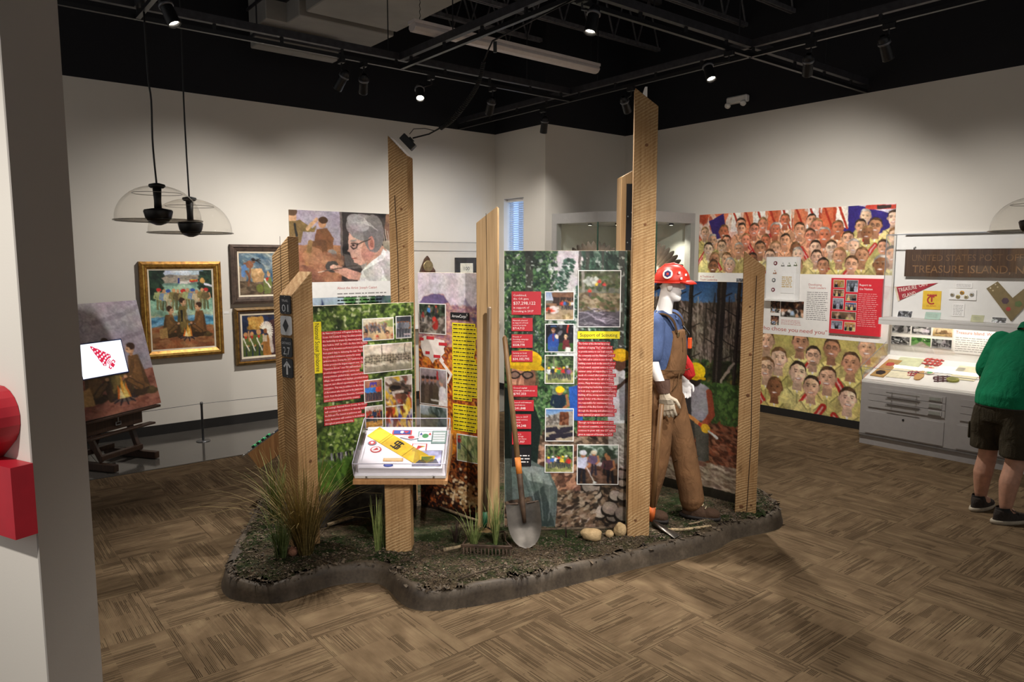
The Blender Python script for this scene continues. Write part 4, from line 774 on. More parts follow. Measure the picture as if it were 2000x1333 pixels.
# jog: face with the window (plane X = AJ) and face carrying the corner case (plane Y = BJ)
WY0, WY1, WZ0, WZ1 = 8.44, 8.92, 1.35, 3.0
mb = MB(); mb.box(AJ, AJ + .3, BJ, WY0, 0, WT); mb.box(AJ, AJ + .3, WY1, BL, 0, WT); mb.box(AJ, AJ + .3, WY0, WY1, 0, WZ0); mb.box(AJ, AJ + .3, WY0, WY1, WZ1, WT)
struct(mb.build('wall_jog_side', WALLW)); box_s('wall_jog_side_upper', AJ, AJ + .3, BJ, BL, WT, DECK, WALLB)
box_s('wall_jog_front', AJ + .3, AR + .15, BJ, BJ + .15, 0, WT, WALLW); box_s('wall_jog_front_upper', AJ + .3, AR + .15, BJ, BJ + .15, WT, DECK, WALLB)
box_s('wall_right', AR, AR + .15, -3, BJ, 0, WT, WALLW); box_s('wall_right_upper', AR, AR + .15, -3, BJ, WT, DECK, WALLB)
box_s('ceiling', -3, AR + .15, -3, BL + .15, DECK, DECK + .1, SLABM)
BB = plain('1c1b1b', .5, var=.1)
struct(MB().box(-1.5, AJ, BL - .012, BL, 0, .115).build('baseboard_left', BB)); struct(MB().box(AR - .012, AR, -3, BJ, 0, .1).build('baseboard_right', BB))
struct(MB().box(AJ - .012, AJ, BJ - .012, BL - .012, 0, .1).build('baseboard_jog', BB))
# window with blinds in the jog
wn = bpy.data.objects.new('window_1', None); COL.objects.link(wn); wn.location = (AJ + .1, (WY0 + WY1) / 2, WZ0); PW[wn.name] = Matrix.Translation(wn.location); struct(wn)
mb = MB()
for a, b, c, d in ((WY0, WY0 + .035, WZ0, WZ1), (WY1 - .035, WY1, WZ0, WZ1), (WY0, WY1, WZ0, WZ0 + .035), (WY0, WY1, WZ1 - .035, WZ1)): mb.box(AJ + .17, AJ + .23, a, b, c, d)
mb.build('window_frame', WHITE, wn); MB().box(AJ + .2, AJ + .206, WY0 + .03, WY1 - .03, WZ0 + .03, WZ1 - .03).build('pane', clear('eef6ff', 1.45, name='window_glass'), wn)
# daylight seen through the pane
MB().box(AJ + .9, AJ + .95, BJ + .155, BL, WZ0 - .6, WZ1 + .6).build('bright_sky', emit('a9c4ea', 5.0), wn)
bl = thing('window_blind', 'white slatted venetian blind in the narrow window by the far corner', 'blind', (AJ + .1, (WY0 + WY1) / 2, WZ1))
MB().box(AJ + .07, AJ + .12, WY0 + .005, WY1 - .005, WZ1 - .05, WZ1 - .004).build('head_rail', WHITE, bl)
sl = MB(); sl.add([(-.019, -.225, .007), (0, -.225, .011), (.019, -.225, -.007), (-.019, .225, .007), (0, .225, .011), (.019, .225, -.007)], [(0, 1, 4, 3), (1, 2, 5, 4)]); sm = sl.mesh('slat')
BLIND = plain('dfe3ea', .5, var=.02)
for k in range(46): mkobj('slat', sm, BLIND, bl, True, Matrix.Translation((AJ + .095, (WY0 + WY1) / 2, WZ1 - .07 - k * .034)))
mb = MB(); [mb.tube([(AJ + .072, y, WZ1 - .05), (AJ + .072, y, WZ0 + .03)], .002, 5) for y in (WY0 + .1, WY1 - .1)]; mb.build('ladder_cord', WHITE, bl)
# near wall at the left edge of the picture, seen end-on, with the big red figure on its bright face
NW = {}
d0 = 2.35
NW['c'] = dp(40, 640, d0)[:2]                                    # corner between bright face and end face
fdir = hd(math.degrees(YAW) + 62)[:2]                             # bright face runs away to the left
edir = hd(math.degrees(YAW) - 0)[:2]
pc = np.array(NW['c'])
# end face: from the corner back to the point seen at x = 152
lo_, hi_ = 0.05, 1.5
for _ in range(40):
    m_ = (lo_ + hi_) / 2; q_ = pc + edir * m_ + np.array(_rt[:2]) * 0.0
    x_, y_, z_ = prj((q_[0], q_[1], 1.9))
    if x_ < 148: lo_ = m_
    else: hi_ = m_
END = pc + edir * m_
poly = [tuple(pc), tuple(END), tuple(END - np.array(_rt[:2]) * 2.0 ), tuple(pc + fdir * 2.0)]
struct(MB().prism(poly, 0, 4.0).build('wall_near', WALLW)); e_n = np.array([edir[1], -edir[0]]) * .006; struct(MB().prism([tuple(pc), tuple(pc + e_n), tuple(END + e_n), tuple(END)], 0, 4.0).build('wall_near_end_shade', wall_mat('a39d96', 'shaded_end_grey'))); struct(MB().prism(poly, 4.0, DECK).build('wall_near_upper', WALLB))  # thin sheet on the end face: its shade is put into the grey colour
# ------------------------------------------------------------------ above: tracks, joists, ducts, lamps
TRZ = 4.005
STRUT = plain('3a393d', .5, .4, var=.12); TRACKM = plain('1a1a1c', .4, .3, var=.1); RODM = plain('2a2a2c', .5, .5)
def track(label, p, q, rods):
    t = thing('lighting_track', label, 'track', ((p[0] + q[0]) / 2, (p[1] + q[1]) / 2, TRZ), 'hanging lighting tracks')
    MB().bar((p[0], p[1], TRZ + .125), (q[0], q[1], TRZ + .125), .05, .07).build('strut', STRUT, t)
    MB().bar((p[0], p[1], TRZ + .02), (q[0], q[1], TRZ + .02), .036, .036).build('track_rail', TRACKM, t)
    m = MB(); d = np.array(q) - np.array(p); L = np.linalg.norm(d)
    for k in range(int(L / .6) + 1):
        c = np.array(p) + d * min((k + .3) * .6 / L, .98); m.box(c[0] - .012, c[0] + .012, c[1] - .012, c[1] + .012, TRZ + .03, TRZ + .1)
    m.build('clip', RODM, t)
    for s in rods:
        c = np.array(p) + d * s; MB().tube([(c[0], c[1], TRZ + .15), (c[0], c[1], DECK)], .006, 5).build('hanger_rod', RODM, t)
track('track running along the left wall above the paintings', (-.5, 6.70), (6.31, 6.70), (.3, .63, .9))
track('track crossing from the painted wall towards the ceiling lamp', (3.93, 6.67), (3.93, .5), (.15, .4))
track('long track from the left wall over the exhibit to the right edge', (6.34, BL), (6.34, -.5), (.3, .5, .75))
track('track ending at the right wall above the crowd mural', (3.96, 4.18), (AR, 4.18), (.2, .46, .8))
track('short track at the upper left above the glass domes', (1.47, 6.67), (1.47, 1.0), (.3,))
# joists
JM = plain('5c5b5e', .6, .2, var=.15)
for k, (px, py) in enumerate(((470, 24), (640, 6), (1225, 125), (1296, 104), (1460, 54), (1551, 27))):
    z = 5.15; c = zp(px, py, z); y = float(c[1])
    t = thing('ceiling_joist', ['black steel joist high above the left wall, nearest the wall', 'black steel joist passing over the grey ducts', 'black steel joist just behind the ceiling lamp', 'black steel joist above the ceiling lamp',
        'black steel joist over the crossing of the tracks', 'black steel joist nearest the top right corner'][k], 'joist', (4, y, z), 'open web roof joists')
    MB().box(-1, AR, y - .035, y - .008, z, z + .05).build('bottom_chord', JM, t); MB().box(-1, AR, y + .008, y + .035, z, z + .05).build('bottom_chord', JM, t)
    MB().box(-1, AR, y - .04, y + .04, DECK - .08, DECK - .02).build('top_chord', JM, t)
    m = MB(); n = 20; dx = (AR + 1) / n
    for i in range(n): m.bar((-1 + i * dx, y, z + .02), (-1 + (i + .5) * dx, y, DECK - .06), .018); m.bar((-1 + (i + .5) * dx, y, DECK - .06), (-1 + (i + 1) * dx, y, z + .02), .018)
    m.build('web', JM, t)
# ducts: pale undersides
DUCT = plain('8d8983', .7, .0, var=.05, sc=3)
def duct(label, pts, z, h, mat=DUCT):
    P = [zp(x, y, z) for x, y in pts]; xs = [p[0] for p in P]; ys = [p[1] for p in P]
    t = thing('air_duct', label, 'duct', (min(xs), min(ys), z), 'ducts below the deck')
    MB().box(min(xs), max(xs), min(ys), max(ys), z, z + h).build('duct_body', mat, t, bevel=.01)
    for x in (min(xs) + .05, max(xs) - .05): MB().tube([(x, (min(ys) + max(ys)) / 2, z + h - .02), (x, (min(ys) + max(ys)) / 2, DECK)], .008, 6).build('hanger', STRUT, t)
    m = MB(); m.box(min(xs) - .02, max(xs) + .02, min(ys) - .02, max(ys) + .02, z + h * .5, z + h * .5 + .03); m.build('flange', STRUT, t); return t
duct('large grey duct box at the top beside the ceiling lamp', [(600, 21), (775, 63), (880, -30)], 4.75, .5)
duct('grey duct box with a flat pale underside behind the track', [(584, 30), (757, 72), (703, 103), (529, 70)], 4.75, .45)
duct('small grey duct box left of the flat pale duct', [(490, 61), (519, 37), (558, 45), (530, 68)], 4.75, .45)
duct('narrow pale duct strip under the track near the left wall', [(496, 90), (502, 88), (652, 118), (650, 124)], 4.5, .2)
# fluorescent strip (switched off) hung on chains
fz = 4.2; f0, f1 = zp(808, 55, fz), zp(1160, 143, fz); fy = float((f0[1] + f1[1]) / 2)
fl = thing('strip_light', 'switched-off white fluorescent wraparound lamp hanging on chains', 'lamp', ((f0[0] + f1[0]) / 2, fy, fz))
FLM = plain('d6ccc8', .4, var=.02)
MB().box(f0[0], f1[0], fy - .06, fy + .06, fz + .055, fz + .085).build('housing', FLM, fl)
mb = MB(); prof = [(-.055, .055), (-.065, .02), (-.04, -.012), (0, -.02), (.04, -.012), (.065, .02), (.055, .055)]
mb.prism([(y, z) for y, z in prof], 0, float(f1[0] - f0[0]) - .02, frame((f0[0] + .01, fy, fz), (0, 1, 0), (0, 0, 1), (1, 0, 0))); mb.build('diffuser', plain('cfc6c3', .35, var=.02), fl, bevel=.004)
for k in (.04, .96):
    x = f0[0] * (1 - k) + f1[0] * k; mb = MB()
    for i in range(28): z = fz + .085 + i * .03; mb.tube([(x - .006 * (i % 2), fy - .006 * ((i + 1) % 2), z), (x + .006 * (i % 2), fy + .006 * ((i + 1) % 2), z + .03)], .0035, 4)
    mb.tube([(x, fy, fz + .9), (x, fy, 5.15)], .002, 4); mb.build('chain', RODM, fl)
# emergency light on the right wall
e = ap(1440, 195, AR - .05); em = thing('emergency_light', 'white twin-head emergency light high on the black part of right wall', 'emergency light', e)
MB().box(e[0] - .03, AR, e[1] - .16, e[1] + .16, e[2] - .045, e[2] + .05).build('housing', WHITE, em, bevel=.015)
for s in (-1, 1):
    h = MB().lathe([(.032, 0), (.042, .015), (.036, .04)], 16, (e[0] - .03, e[1] + s * .12, e[2] - .05), (-.6, 0, -.8)).build('lamp_head', WHITE, em, True)
# spotlights
LENS = emit('fff3dc', 30.0); LENS_OFF = plain('26262a', .2)
def spot(label, px, py, aim, lit, watts, z=3.80, axis=None, size=48, col=(1, .86, .68), soft=.05, tr=None, blend=1.0, L=.17):
    c = zp(px, py, z); c = np.array([c[0], c[1], z]); aim = np.array(aim, float); d = aim - c; d /= np.linalg.norm(d)
    t = thing('spotlight', label, 'spotlight', (c[0], c[1], TRZ), 'track spotlights')
    top = np.array(tr if tr is not None else (c[0], c[1])); top = np.array([top[0], top[1], TRZ])
    MB().box(top[0] - .02, top[0] + .02, top[1] - .05, top[1] + .05, TRZ - .045, TRZ + .002).build('adapter', BLACKM, t, bevel=.004)
    m = MB(); m.tube([top - (0, 0, .045), top - (0, 0, .09), c - d * .07], .009, 6); m.build('arm', BLACKM, t)
    m = MB(); m.lathe([(.02, -.5 * L - .03), (.036, -.5 * L - .015), (.042, -.5 * L), (.045, 0), (.047, .5 * L), (.047, .5 * L + .012), (.04, .5 * L + .012), (.038, .5 * L - .02)], 20, c, d, cap=False)
    m.build('can', BLACKM, t, True)
    r = MB(); r.lathe([(.043, -.012), (.052, -.008), (.052, .008), (.043, .012)], 20, c - d * .3 * L, d); r.build('yoke_ring', plain('6c6c70', .4, .6), t, True)
    MB().lathe([(.039, 0), (.039, .002)], 20, c + d * (.5 * L - .015), d).build('lens', LENS if lit else LENS_OFF, t)
    if watts:
        ld = bpy.data.lights.new('spot_lamp', 'SPOT'); ld.energy = watts; ld.spot_size = math.radians(size); ld.spot_blend = blend; ld.color = col; ld.shadow_soft_size = soft
        lo = bpy.data.objects.new('spot_lamp', ld); COL.objects.link(lo); p = c + d * (.5 * L + .03)
        zx = -d; up_ = np.array([0, 0, 1.0]); xx = np.cross(up_, zx); xx /= np.linalg.norm(xx); yy = np.cross(zx, xx)
        M = frame(p, xx, yy, zx); lo.matrix_basis = M; lo.parent = t; lo.matrix_parent_inverse = PW[t.name].inverted()
    return t
KW = dict(col=(1.0, .955, .90))
spot('shining spotlight at top left above the two glass domes', 330, 24, (2.4, 4.5, .6), True, 240, tr=(1.47, 5.836), size=85, **KW)
spot('dark spotlight, left of the pair by the duct strip', 667, 158, (2.5, BL, 1.1), False, 200, tr=(3.27, 6.70), size=96, **KW)
spot('dark tilted spotlight, right of the pair by the duct strip', 710, 165, (4.5, BL, 1.4), False, 150, tr=(3.51, 6.70), size=94, **KW)
spot('shining spotlight over the poster of the painter', 820, 181, (3.0, 4.6, .9), True, 330, tr=(4.3, 6.70), size=72, **KW)
spot('dark spotlight between the coiled cord and the long track', 958, 208, (6.0, BL, 1.2), False, 165, tr=(5.12, 6.70), size=96, **KW)
spot('shining spotlight at top centre near the crossing tracks', 1157, 40, (3.0, 3.8, .7), True, 420, tr=(3.93, 4.04), size=85, **KW)
spot('dark spotlight in front of the white corner of the jog wall', 1063, 245, (7.0, 8.5, 1.0), False, 45, tr=(6.34, 7.22), size=90, **KW)
spot('shining spotlight right of the tallest post', 1385, 139, (5.1, 2.5, .2), True, 330, tr=(5.99, 4.18), size=80, **KW)
spot('dark vertical spotlight at the right, nearer the crowd mural', 1578, 128, (AR, 5.0, 1.3), False, 220, tr=(6.34, 3.56), size=100, **KW)
spot('dark spotlight nearest the upper right corner', 1730, 95, (AR, 2.9, 0.9), False, 120, tr=(6.34, 2.88), size=94, **KW)
spot('dark spotlight half hidden behind the top of the tallest post', 1222, 205, (8.3, 6.6, 2.0), False, 30, tr=(6.34, 5.71), size=80, **KW)
# unseen lamps of the same kind, placed behind the camera
def hidden_spot(label, loc, aim, watts, size=60):
    c = np.array(loc, float); x, y, _ = c
    d = np.array(aim, float) - c; d /= np.linalg.norm(d)
    t = thing('spotlight', label, 'spotlight', (x, y, TRZ), 'track spotlights behind the viewer')
    MB().lathe([(.02, -.11), (.042, -.09), (.047, .09), (.04, .09)], 18, c, d).build('can', BLACKM, t, True); MB().tube([(x, y, TRZ), c - d * .08], .01, 6).build('arm', BLACKM, t)
    ld = bpy.data.lights.new('spot_lamp', 'SPOT'); ld.energy = watts; ld.spot_size = math.radians(size); ld.spot_blend = 1.0; ld.color = KW['col']; ld.shadow_soft_size = .06
    lo = bpy.data.objects.new('spot_lamp', ld); COL.objects.link(lo); p = c + d * .12; zx = -d; xx = np.cross((0, 0, 1.0), zx); xx /= np.linalg.norm(xx)
    lo.matrix_basis = frame(p, xx, np.cross(zx, xx), zx); lo.parent = t; lo.matrix_parent_inverse = PW[t.name].inverted()
hidden_spot('added unseen black spotlight behind the viewer aimed at the bright near wall', (-1.5, 1.5, 3.8), (0.0, 3.1, 1.1), 260, 70)  # added lamp on no track, placed to brighten the white face alone
hidden_spot('black spotlight behind the viewer aimed at the front of the exhibit', (1.47, .2, 3.8), (3.2, 3.9, 1.3), 520, 46)
hidden_spot('black spotlight on the near track aimed at the mannequin', (3.93, .9, 3.8), (4.0, 3.3, 1.2), 330, 46)
hidden_spot('black spotlight on the near track aimed at the carpet', (3.93, 1.6, 3.8), (2.8, 2.0, 0), 150, 90)
# ------------------------------------------------------------------ the island: base, posts, panels
IZ = 0.12
front = [(430, 1135), (434, 1160), (455, 1174), (520, 1182), (560, 1176), (600, 1162), (640, 1147), (680, 1140), (735, 1138), (757, 1150), (780, 1178), (800, 1190), (830, 1195), (870, 1193), (930, 1185), (1000, 1172), (1100, 1148), (1180, 1128), (1250, 1110), (1340, 1092), (1400, 1076), (1425, 1058), (1450, 1050), (1500, 1041), (1524, 1033), (1531, 1022), (1526, 1006), (1515, 992)]
OUT = [tuple(zp(x, y)[:2]) for x, y in front]
OUT += [(5.62, 3.7), (5.5, 4.3), (5.0, 4.85), (4.4, 5.2), (3.9, 5.7), (3.3, 6.1), (2.7, 6.15), (2.2, 6.0), (1.95, 5.75)]
OUT += [tuple(zp(x, y)[:2]) for x, y in ((490, 1020), (465, 1070))]
OUT = np.array(OUT)
def smooth_loop(P, it=2):
    for _ in range(it):
        Q = []
        for i in range(len(P)): a, b = P[i], P[(i + 1) % len(P)]; Q += [a * .75 + b * .25, a * .25 + b * .75]
        P = np.array(Q)
    return P
OUT = smooth_loop(OUT, 2)
def sdist(X, Y, P):
    d = np.full(X.shape, 9.0); ins = np.zeros(X.shape, bool); n = len(P)
    for i in range(n):
        (ax, ay), (bx, by) = P[i], P[(i + 1) % n]; dx, dy = bx - ax, by - ay; L2 = dx * dx + dy * dy + 1e-12
        t = np.clip(((X - ax) * dx + (Y - ay) * dy) / L2, 0, 1); d = np.minimum(d, np.hypot(X - ax - t * dx, Y - ay - t * dy))
        if ay != by: ins ^= ((ay > Y) != (by > Y)) & (X < dx * (Y - ay) / dy + ax)
    return np.where(ins, d, -d)
def vnoise(X, Y, f, seed):
    g = np.random.default_rng(seed).random((128, 128)); x, y = X * f, Y * f; xi, yi = np.floor(x).astype(int), np.floor(y).astype(int); tx, ty = x - xi, y - yi
    tx = tx * tx * (3 - 2 * tx); ty = ty * ty * (3 - 2 * ty); G = lambda a, b: g[b % 128, a % 128]
    return (G(xi, yi) * (1 - tx) + G(xi + 1, yi) * tx) * (1 - ty) + (G(xi, yi + 1) * (1 - tx) + G(xi + 1, yi + 1) * tx) * ty
isl = thing('exhibit_base', 'low sculpted earth base with grey skirt under the posts and panels', 'exhibit base', (3.4, 4.4, 0))
def soil_mat():
    t = NT('soil_and_moss'); c = t.coord('Object'); n = t.noise(c, 3.0, 5, .6); f = t.noise(c, 70, 4, .7); m = t.noise(c, 9, 4, .6)
    col = t.ramp(f, [(.25, '241d16'), (.5, '4c4032'), (.7, '72644f'), (.85, '958773')])
    moss = t.ramp(f, [(.3, '161c10'), (.6, '2f3a1e'), (.8, '46522c')])
    col = t.mix(t.ramp(t.math('ADD', t.math('MULTIPLY', n, .6), t.math('MULTIPLY', m, .4)), [(.46, 0.0), (.58, 1.0)]), col, moss)
    t.pbr(col, .95, 0, t.bump(f, .9, .02), .1); return t.m
SOIL = soil_mat()
def skirt_mat():
    t = NT('painted_skirt'); c = t.coord('Object'); n = t.noise(c, 7, 5, .7); f = t.noise(c, 60, 3)
    col = t.mix(.3, t.ramp(n, [(.3, '332a22'), (.55, '524739'), (.75, '726455')]), t.ramp(f, [(.3, '382f26'), (.7, '5c5043')]))
    t.pbr(col, .6, 0, t.bump(n, .15, .01), .35); return t.m
SKIRT = skirt_mat()
n = len(OUT); cen = OUT.mean(0)
nrm = []
for i in range(n):
    t_ = OUT[(i + 1) % n] - OUT[i - 1]; t_ /= np.linalg.norm(t_) + 1e-9; nrm.append((-t_[1], t_[0]))
nrm = np.array(nrm)
ar = np.sum(OUT[:, 0] * np.roll(OUT[:, 1], -1) - np.roll(OUT[:, 0], -1) * OUT[:, 1])
if ar < 0: nrm = -nrm
rings = [(0.0, 0.0), (.006, .012), (.018, .06), (.034, .1), (.055, .11), (.12, .09)]
mb = MB(); vz = vnoise(OUT[:, 0], OUT[:, 1], 7, 21) - .5; vs = [(OUT[i][0] + nrm[i][0] * d, OUT[i][1] + nrm[i][1] * d, z + (vz[i] * .035 if z > .05 else 0)) for d, z in rings for i in range(n)]
fs = [(r * n + i, r * n + (i + 1) % n, (r + 1) * n + (i + 1) % n, (r + 1) * n + i) for r in range(len(rings) - 1) for i in range(n)]
mb.add(vs, fs if ar > 0 else [tuple(reversed(q)) for q in fs]); mb.build('skirt', SKIRT, isl, True)
st = .016; gx = np.arange(OUT[:, 0].min(), OUT[:, 0].max() + st, st); gy = np.arange(OUT[:, 1].min(), OUT[:, 1].max() + st, st)
X, Y = np.meshgrid(gx, gy); D = sdist(X, Y, OUT)
def soil_z(X, Y, D):
    k = np.clip(D / .28, 0, 1); k = k * k * (3 - 2 * k)
    rough = (vnoise(X, Y, 9, 1) - .5) * .028 + (vnoise(X, Y, 26, 2) - .5) * .022 + (vnoise(X, Y, 55, 3) - .5) * .014
    return .098 + k * (IZ - .098) + rough * (.4 + .8 * np.exp(-((D - .12) / .12) ** 2)) + .02 * np.exp(-((D - .12) / .07) ** 2)
Z = soil_z(X, Y, D); keep = D > .03 + .05 * vnoise(X, Y, 12, 5)
idx = -np.ones(X.shape, int); idx[keep] = np.arange(keep.sum()); q = (idx[:-1, :-1] >= 0) & (idx[1:, :-1] >= 0) & (idx[:-1, 1:] >= 0) & (idx[1:, 1:] >= 0)
jj, ii = np.nonzero(q); me = bpy.data.meshes.new('soil')
me.from_pydata(np.stack([X[keep], Y[keep], Z[keep]], 1).tolist(), [], np.stack([idx[jj, ii], idx[jj, ii + 1], idx[jj + 1, ii + 1], idx[jj + 1, ii]], 1).tolist()); me.update()
mkobj('soil', me, SOIL, isl, True)
def ground(x, y):
    d = sdist(np.array([x]), np.array([y]), OUT); return float(soil_z(np.array([x]), np.array([y]), d)[0])
# crumbs of bark, earth and gravel: nobody could count them
def crumbs(name, cnt, lo, hi, mat, dmin, dmax, seed, parent=isl):
    rr = np.random.default_rng(seed); mb = MB(); k = 0
    while k < cnt:
        xs = rr.uniform(OUT[:, 0].min(), OUT[:, 0].max(), 4000); ys = rr.uniform(OUT[:, 1].min(), OUT[:, 1].max(), 4000); dd = sdist(xs, ys, OUT); zz = soil_z(xs, ys, dd)
        for x, y, d, z in zip(xs, ys, dd, zz):
            if k >= cnt: break
            if not (dmin < d < dmax) or x + y > 8.6: continue
            s = rr.uniform(lo, hi); k += 1; R = rr.normal(size=(4, 3)); R /= np.linalg.norm(R, axis=1)[:, None] + 1e-9
            mb.add([(x + s * a, y + s * b, z + s * .45 * c + s * .2) for a, b, c in R], [(0, 1, 2), (0, 2, 3), (0, 3, 1), (1, 3, 2)])
    o = mb.build(name, mat, parent); o['kind'] = 'stuff'; return o
crumbs('bark_crumbs', 7000, .004, .015, plain('463a2e', .95, var=.5, sc=30), .05, .5, 1)
crumbs('bark_crumbs', 3600, .004, .016, plain('5a4e40', .95, var=.4, sc=30), .045, .26, 2)
crumbs('moss_crumbs', 3200, .005, .016, plain('2e351f', .95, var=.4, sc=30), .1, 1.2, 3)
crumbs('edge_clods', 420, .012, .034, plain('4a4034', .95, var=.5, sc=30), .03, .075, 7)
crumbs('pale_gravel', 110, .005, .012, plain('b8a88c', .9, var=.3, sc=30), .08, .6, 4)

# posts: heading = compass of the front face normal, top cut on a slant (left/right as the reader sees the front)
CRACK = plain('3a2818', .9, var=.2)
def post(label, p, heading, w, d, zl, zr, mat=WOOD, cracks=(), z0=IZ - .03, side_mat=None, knots=()):
    nn = hd(heading); u = np.cross((0, 0, 1.0), nn)
    c = np.array([p[0], p[1], z0]); M = frame(c, u, -nn, (0, 0, 1))       # local x = reader's right, y = away, z = up
    t = thing('timber_post', label, 'post', c, 'slant-topped timber posts')
    a, b = w / 2, d / 2; H1, H2 = zl - z0, zr - z0
    vs = [(-a, -b, 0), (a, -b, 0), (a, b, 0), (-a, b, 0), (-a, -b, H1), (a, -b, H2), (a, b, H2), (-a, b, H1)]
    mb = MB(); mb.add(vs, [(0, 3, 2, 1), (4, 5, 6, 7), (0, 1, 5, 4), (2, 3, 7, 6), (0, 4, 7, 3), (1, 2, 6, 5)])
    mb.build('beam', mat, t, bevel=.004, M=M)
    for cr in cracks:                                                     # checks in the front face: (points (x, z), width)
        m = MB(); pts, wd = cr
        for (x0, za), (x1, zb) in zip(pts[:-1], pts[1:]): m.add([(x0 - wd / 2, -b - .0012, za), (x0 + wd / 2, -b - .0012, za), (x1 + wd / 2, -b - .0012, zb), (x1 - wd / 2, -b - .0012, zb)], [(0, 1, 2, 3)])
        m.build('crack', CRACK, t, M=M)
    for x, z, r in knots:
        m = MB(); m.lathe([(r, 0), (r * .9, .0018), (r * .3, .0024)], 12, (x, -b + .0002, z), (0, -1, 0)); m.build('knot', plain('6a4526', .8, var=.2), t, M=M)
    return t, M, (u, nn, c)
# front left post with the trail signs
p1 = zp(597, 1070, IZ); P1 = post('short front post at left carrying the four trail signs', (p1[0] + .02, p1[1] + .07), 281, .155, .15, dp(562.5, 575, 4.78)[2], dp(600, 530, 4.80)[2], knots=((.02, .62, .012), (-.03, 1.2, .006)))
p1b = dp(568, 800, 5.75); post('plain post standing behind the trail sign post', (p1b[0], p1b[1]), 216, .15, .15, dp(541, 500, 5.75)[2], dp(574, 462, 5.75)[2], cracks=([([(.0, 1.7), (.005, 2.15)]), .004],))
P2c = (2.86, 4.90); post('tall post with the camera box behind the two inner panels', P2c, 223, .15, .15, dp(770, 265, 5.56)[2], dp(808, 306, 5.56)[2], cracks=([[(-.01, 1.6), (-.012, 2.0), (-.028, 2.45)], .006],), knots=((.02, 2.35, .01), (.035, 2.07, .009), (.03, 1.75, .007)))
p3 = zp(962, 1040, IZ); post('middle post with the rake leaning against it', (p3[0] + .02, p3[1] + .07), 228, .145, .15, dp(940, 437, 5.05)[2], dp(979, 405, 5.05)[2], WOOD_P, cracks=([[(.005, 1.3), (.0, 1.9), (-.005, 2.28)], .0035],))
p4 = zp(1245, 1050, IZ); post('tallest rough-sawn post in front of the mannequin', (p4[0] + .045, p4[1] + .04), 226, .152, .11, dp(1233, 170, 4.86)[2], dp(1277, 207, 4.86)[2], knots=((.005, 2.72, .011), (.005, 2.2, .01), (-.05, .9, .008), (-.02, .15, .01)))
p4b = dp(1215, 480, 5.7); t4, M4, F4 = post('pale post with black steel plate behind the tallest post', (p4b[0] + .07, p4b[1] - .02), 236, .19, .15, dp(1208, 347, 5.7)[2], dp(1236, 320, 5.7)[2], WOOD_P)
mb = MB(); mb.box(-.055, .0, -.082, -.076, 1.2, dp(1220, 358, 5.6)[2] - IZ + .03); pl_ = mb.build('steel_plate', BLACKM, t4, M=M4)
for k in range(6):
    for x in (-.042, -.012): MB().lathe([(.006, 0), (.005, .004)], 8, (x, -.083, 1.3 + k * .2 + .03 * (x > -.02)), (0, -1, 0)).build('bolt', CHROME, pl_, M=M4)
p5 = zp(1458, 1004, IZ); post('right end post beside the burnt forest panel', (p5[0] + .06, p5[1] + .05), 213, .155, .15, dp(1470, 490, 5.42)[2], dp(1504, 522, 5.42)[2], cracks=([[(.01, .05), (.022, .6), (.012, 1.1), (.018, 1.85)], .006],), knots=((-.02, 1.62, .008), (-.005, 1.26, .012), (-.012, .95, .014), (-.03, .08, .016), (.04, .1, .009)))
wt = dp(1250, 200, 5.25); tag(MB().prism([(0, IZ - .02), (.045, IZ - .02), (.045, wt[2] + .1), (.03, wt[2] + .1), (0, wt[2])], 0, .03, frame((wt[0], wt[1], 0), _rt, (0, 0, 1), -_fh)).build('white_board', WHITE), 'white slanted board tip behind the top of the tallest post', 'board')
# trail signs on the left side of the front post
u1, n1, c1 = P1[2]
S = Pl(c1 - u1 * .0775, n1 * 0 + (-n1)); S = Pl(c1 - u1 * .0780, n1)         # side face: reader's right is the front of the post
if S.n.dot(-u1) < 0: S = Pl(c1 - u1 * .0780, -n1)
SIGNB = plain('17181a', .35, var=.05); SIGNW = plain('d8dadd', .35, var=.02)
def sign(y0, y1, kind):
    z1, z0 = S.uv(552, y0)[1], S.uv(553, y1)[1]; a = .062; rr = .018; pts = []
    for cx, cy, a0 in ((a - rr, z0 + rr, -90), (a - rr, z1 - rr, 0), (-a + rr, z1 - rr, 90), (-a + rr, z0 + rr, 180)):
        for k in range(5): t = math.radians(a0 + 22.5 * k); pts.append((cx + rr * math.cos(t), cy + rr * math.sin(t)))
    o = MB().prism(pts, 0, .006, S.M(.001)).build('sign_plate', SIGNW if kind == 'diamond' else SIGNB, P1[0])
    M = S.M(.0078); h = z1 - z0; zc = (z0 + z1) / 2
    if kind == 'diamond':
        o['label'] = 'white plate with a black diamond'; MB().prism([(0, zc - h * .36), (.034, zc), (0, zc + h * .36), (-.034, zc)], 0, .0005, M).build('diamond', SIGNB, o)
    elif kind == 'arrow':
        o['label'] = 'black plate with a white up arrow'; m = MB(); m.prism([(-.009, zc - h * .34), (.009, zc - h * .34), (.009, zc + h * .3), (-.009, zc + h * .3)], 0, .0005, M)
        for s in (-1, 1): m.prism([(0, zc + h * .38), (s * .042, zc + h * .08), (s * .03, zc + h * .02), (0, zc + h * .26)], 0, .0005, M)
        m.build('arrow', SIGNW, o)
    else:
        o['label'] = 'black plate reading ' + kind[0] + ' ' + kind[1]
        text(kind[0], M, 0, z1 - h * .34, h * .13, SIGNW, o, width=.075 if len(kind[0]) < 6 else .1, align='c', name='lettering'); text(kind[1], M, 0, z0 + h * .12, h * .42, SIGNW, o, width=.075, align='c', name='numerals')
    for z in (z0 + h * .06, z1 - h * .06): MB().lathe([(.003, 0), (.003, .002)], 8, S.at(0, z, .007), S.n).build('screw', CHROME, o)
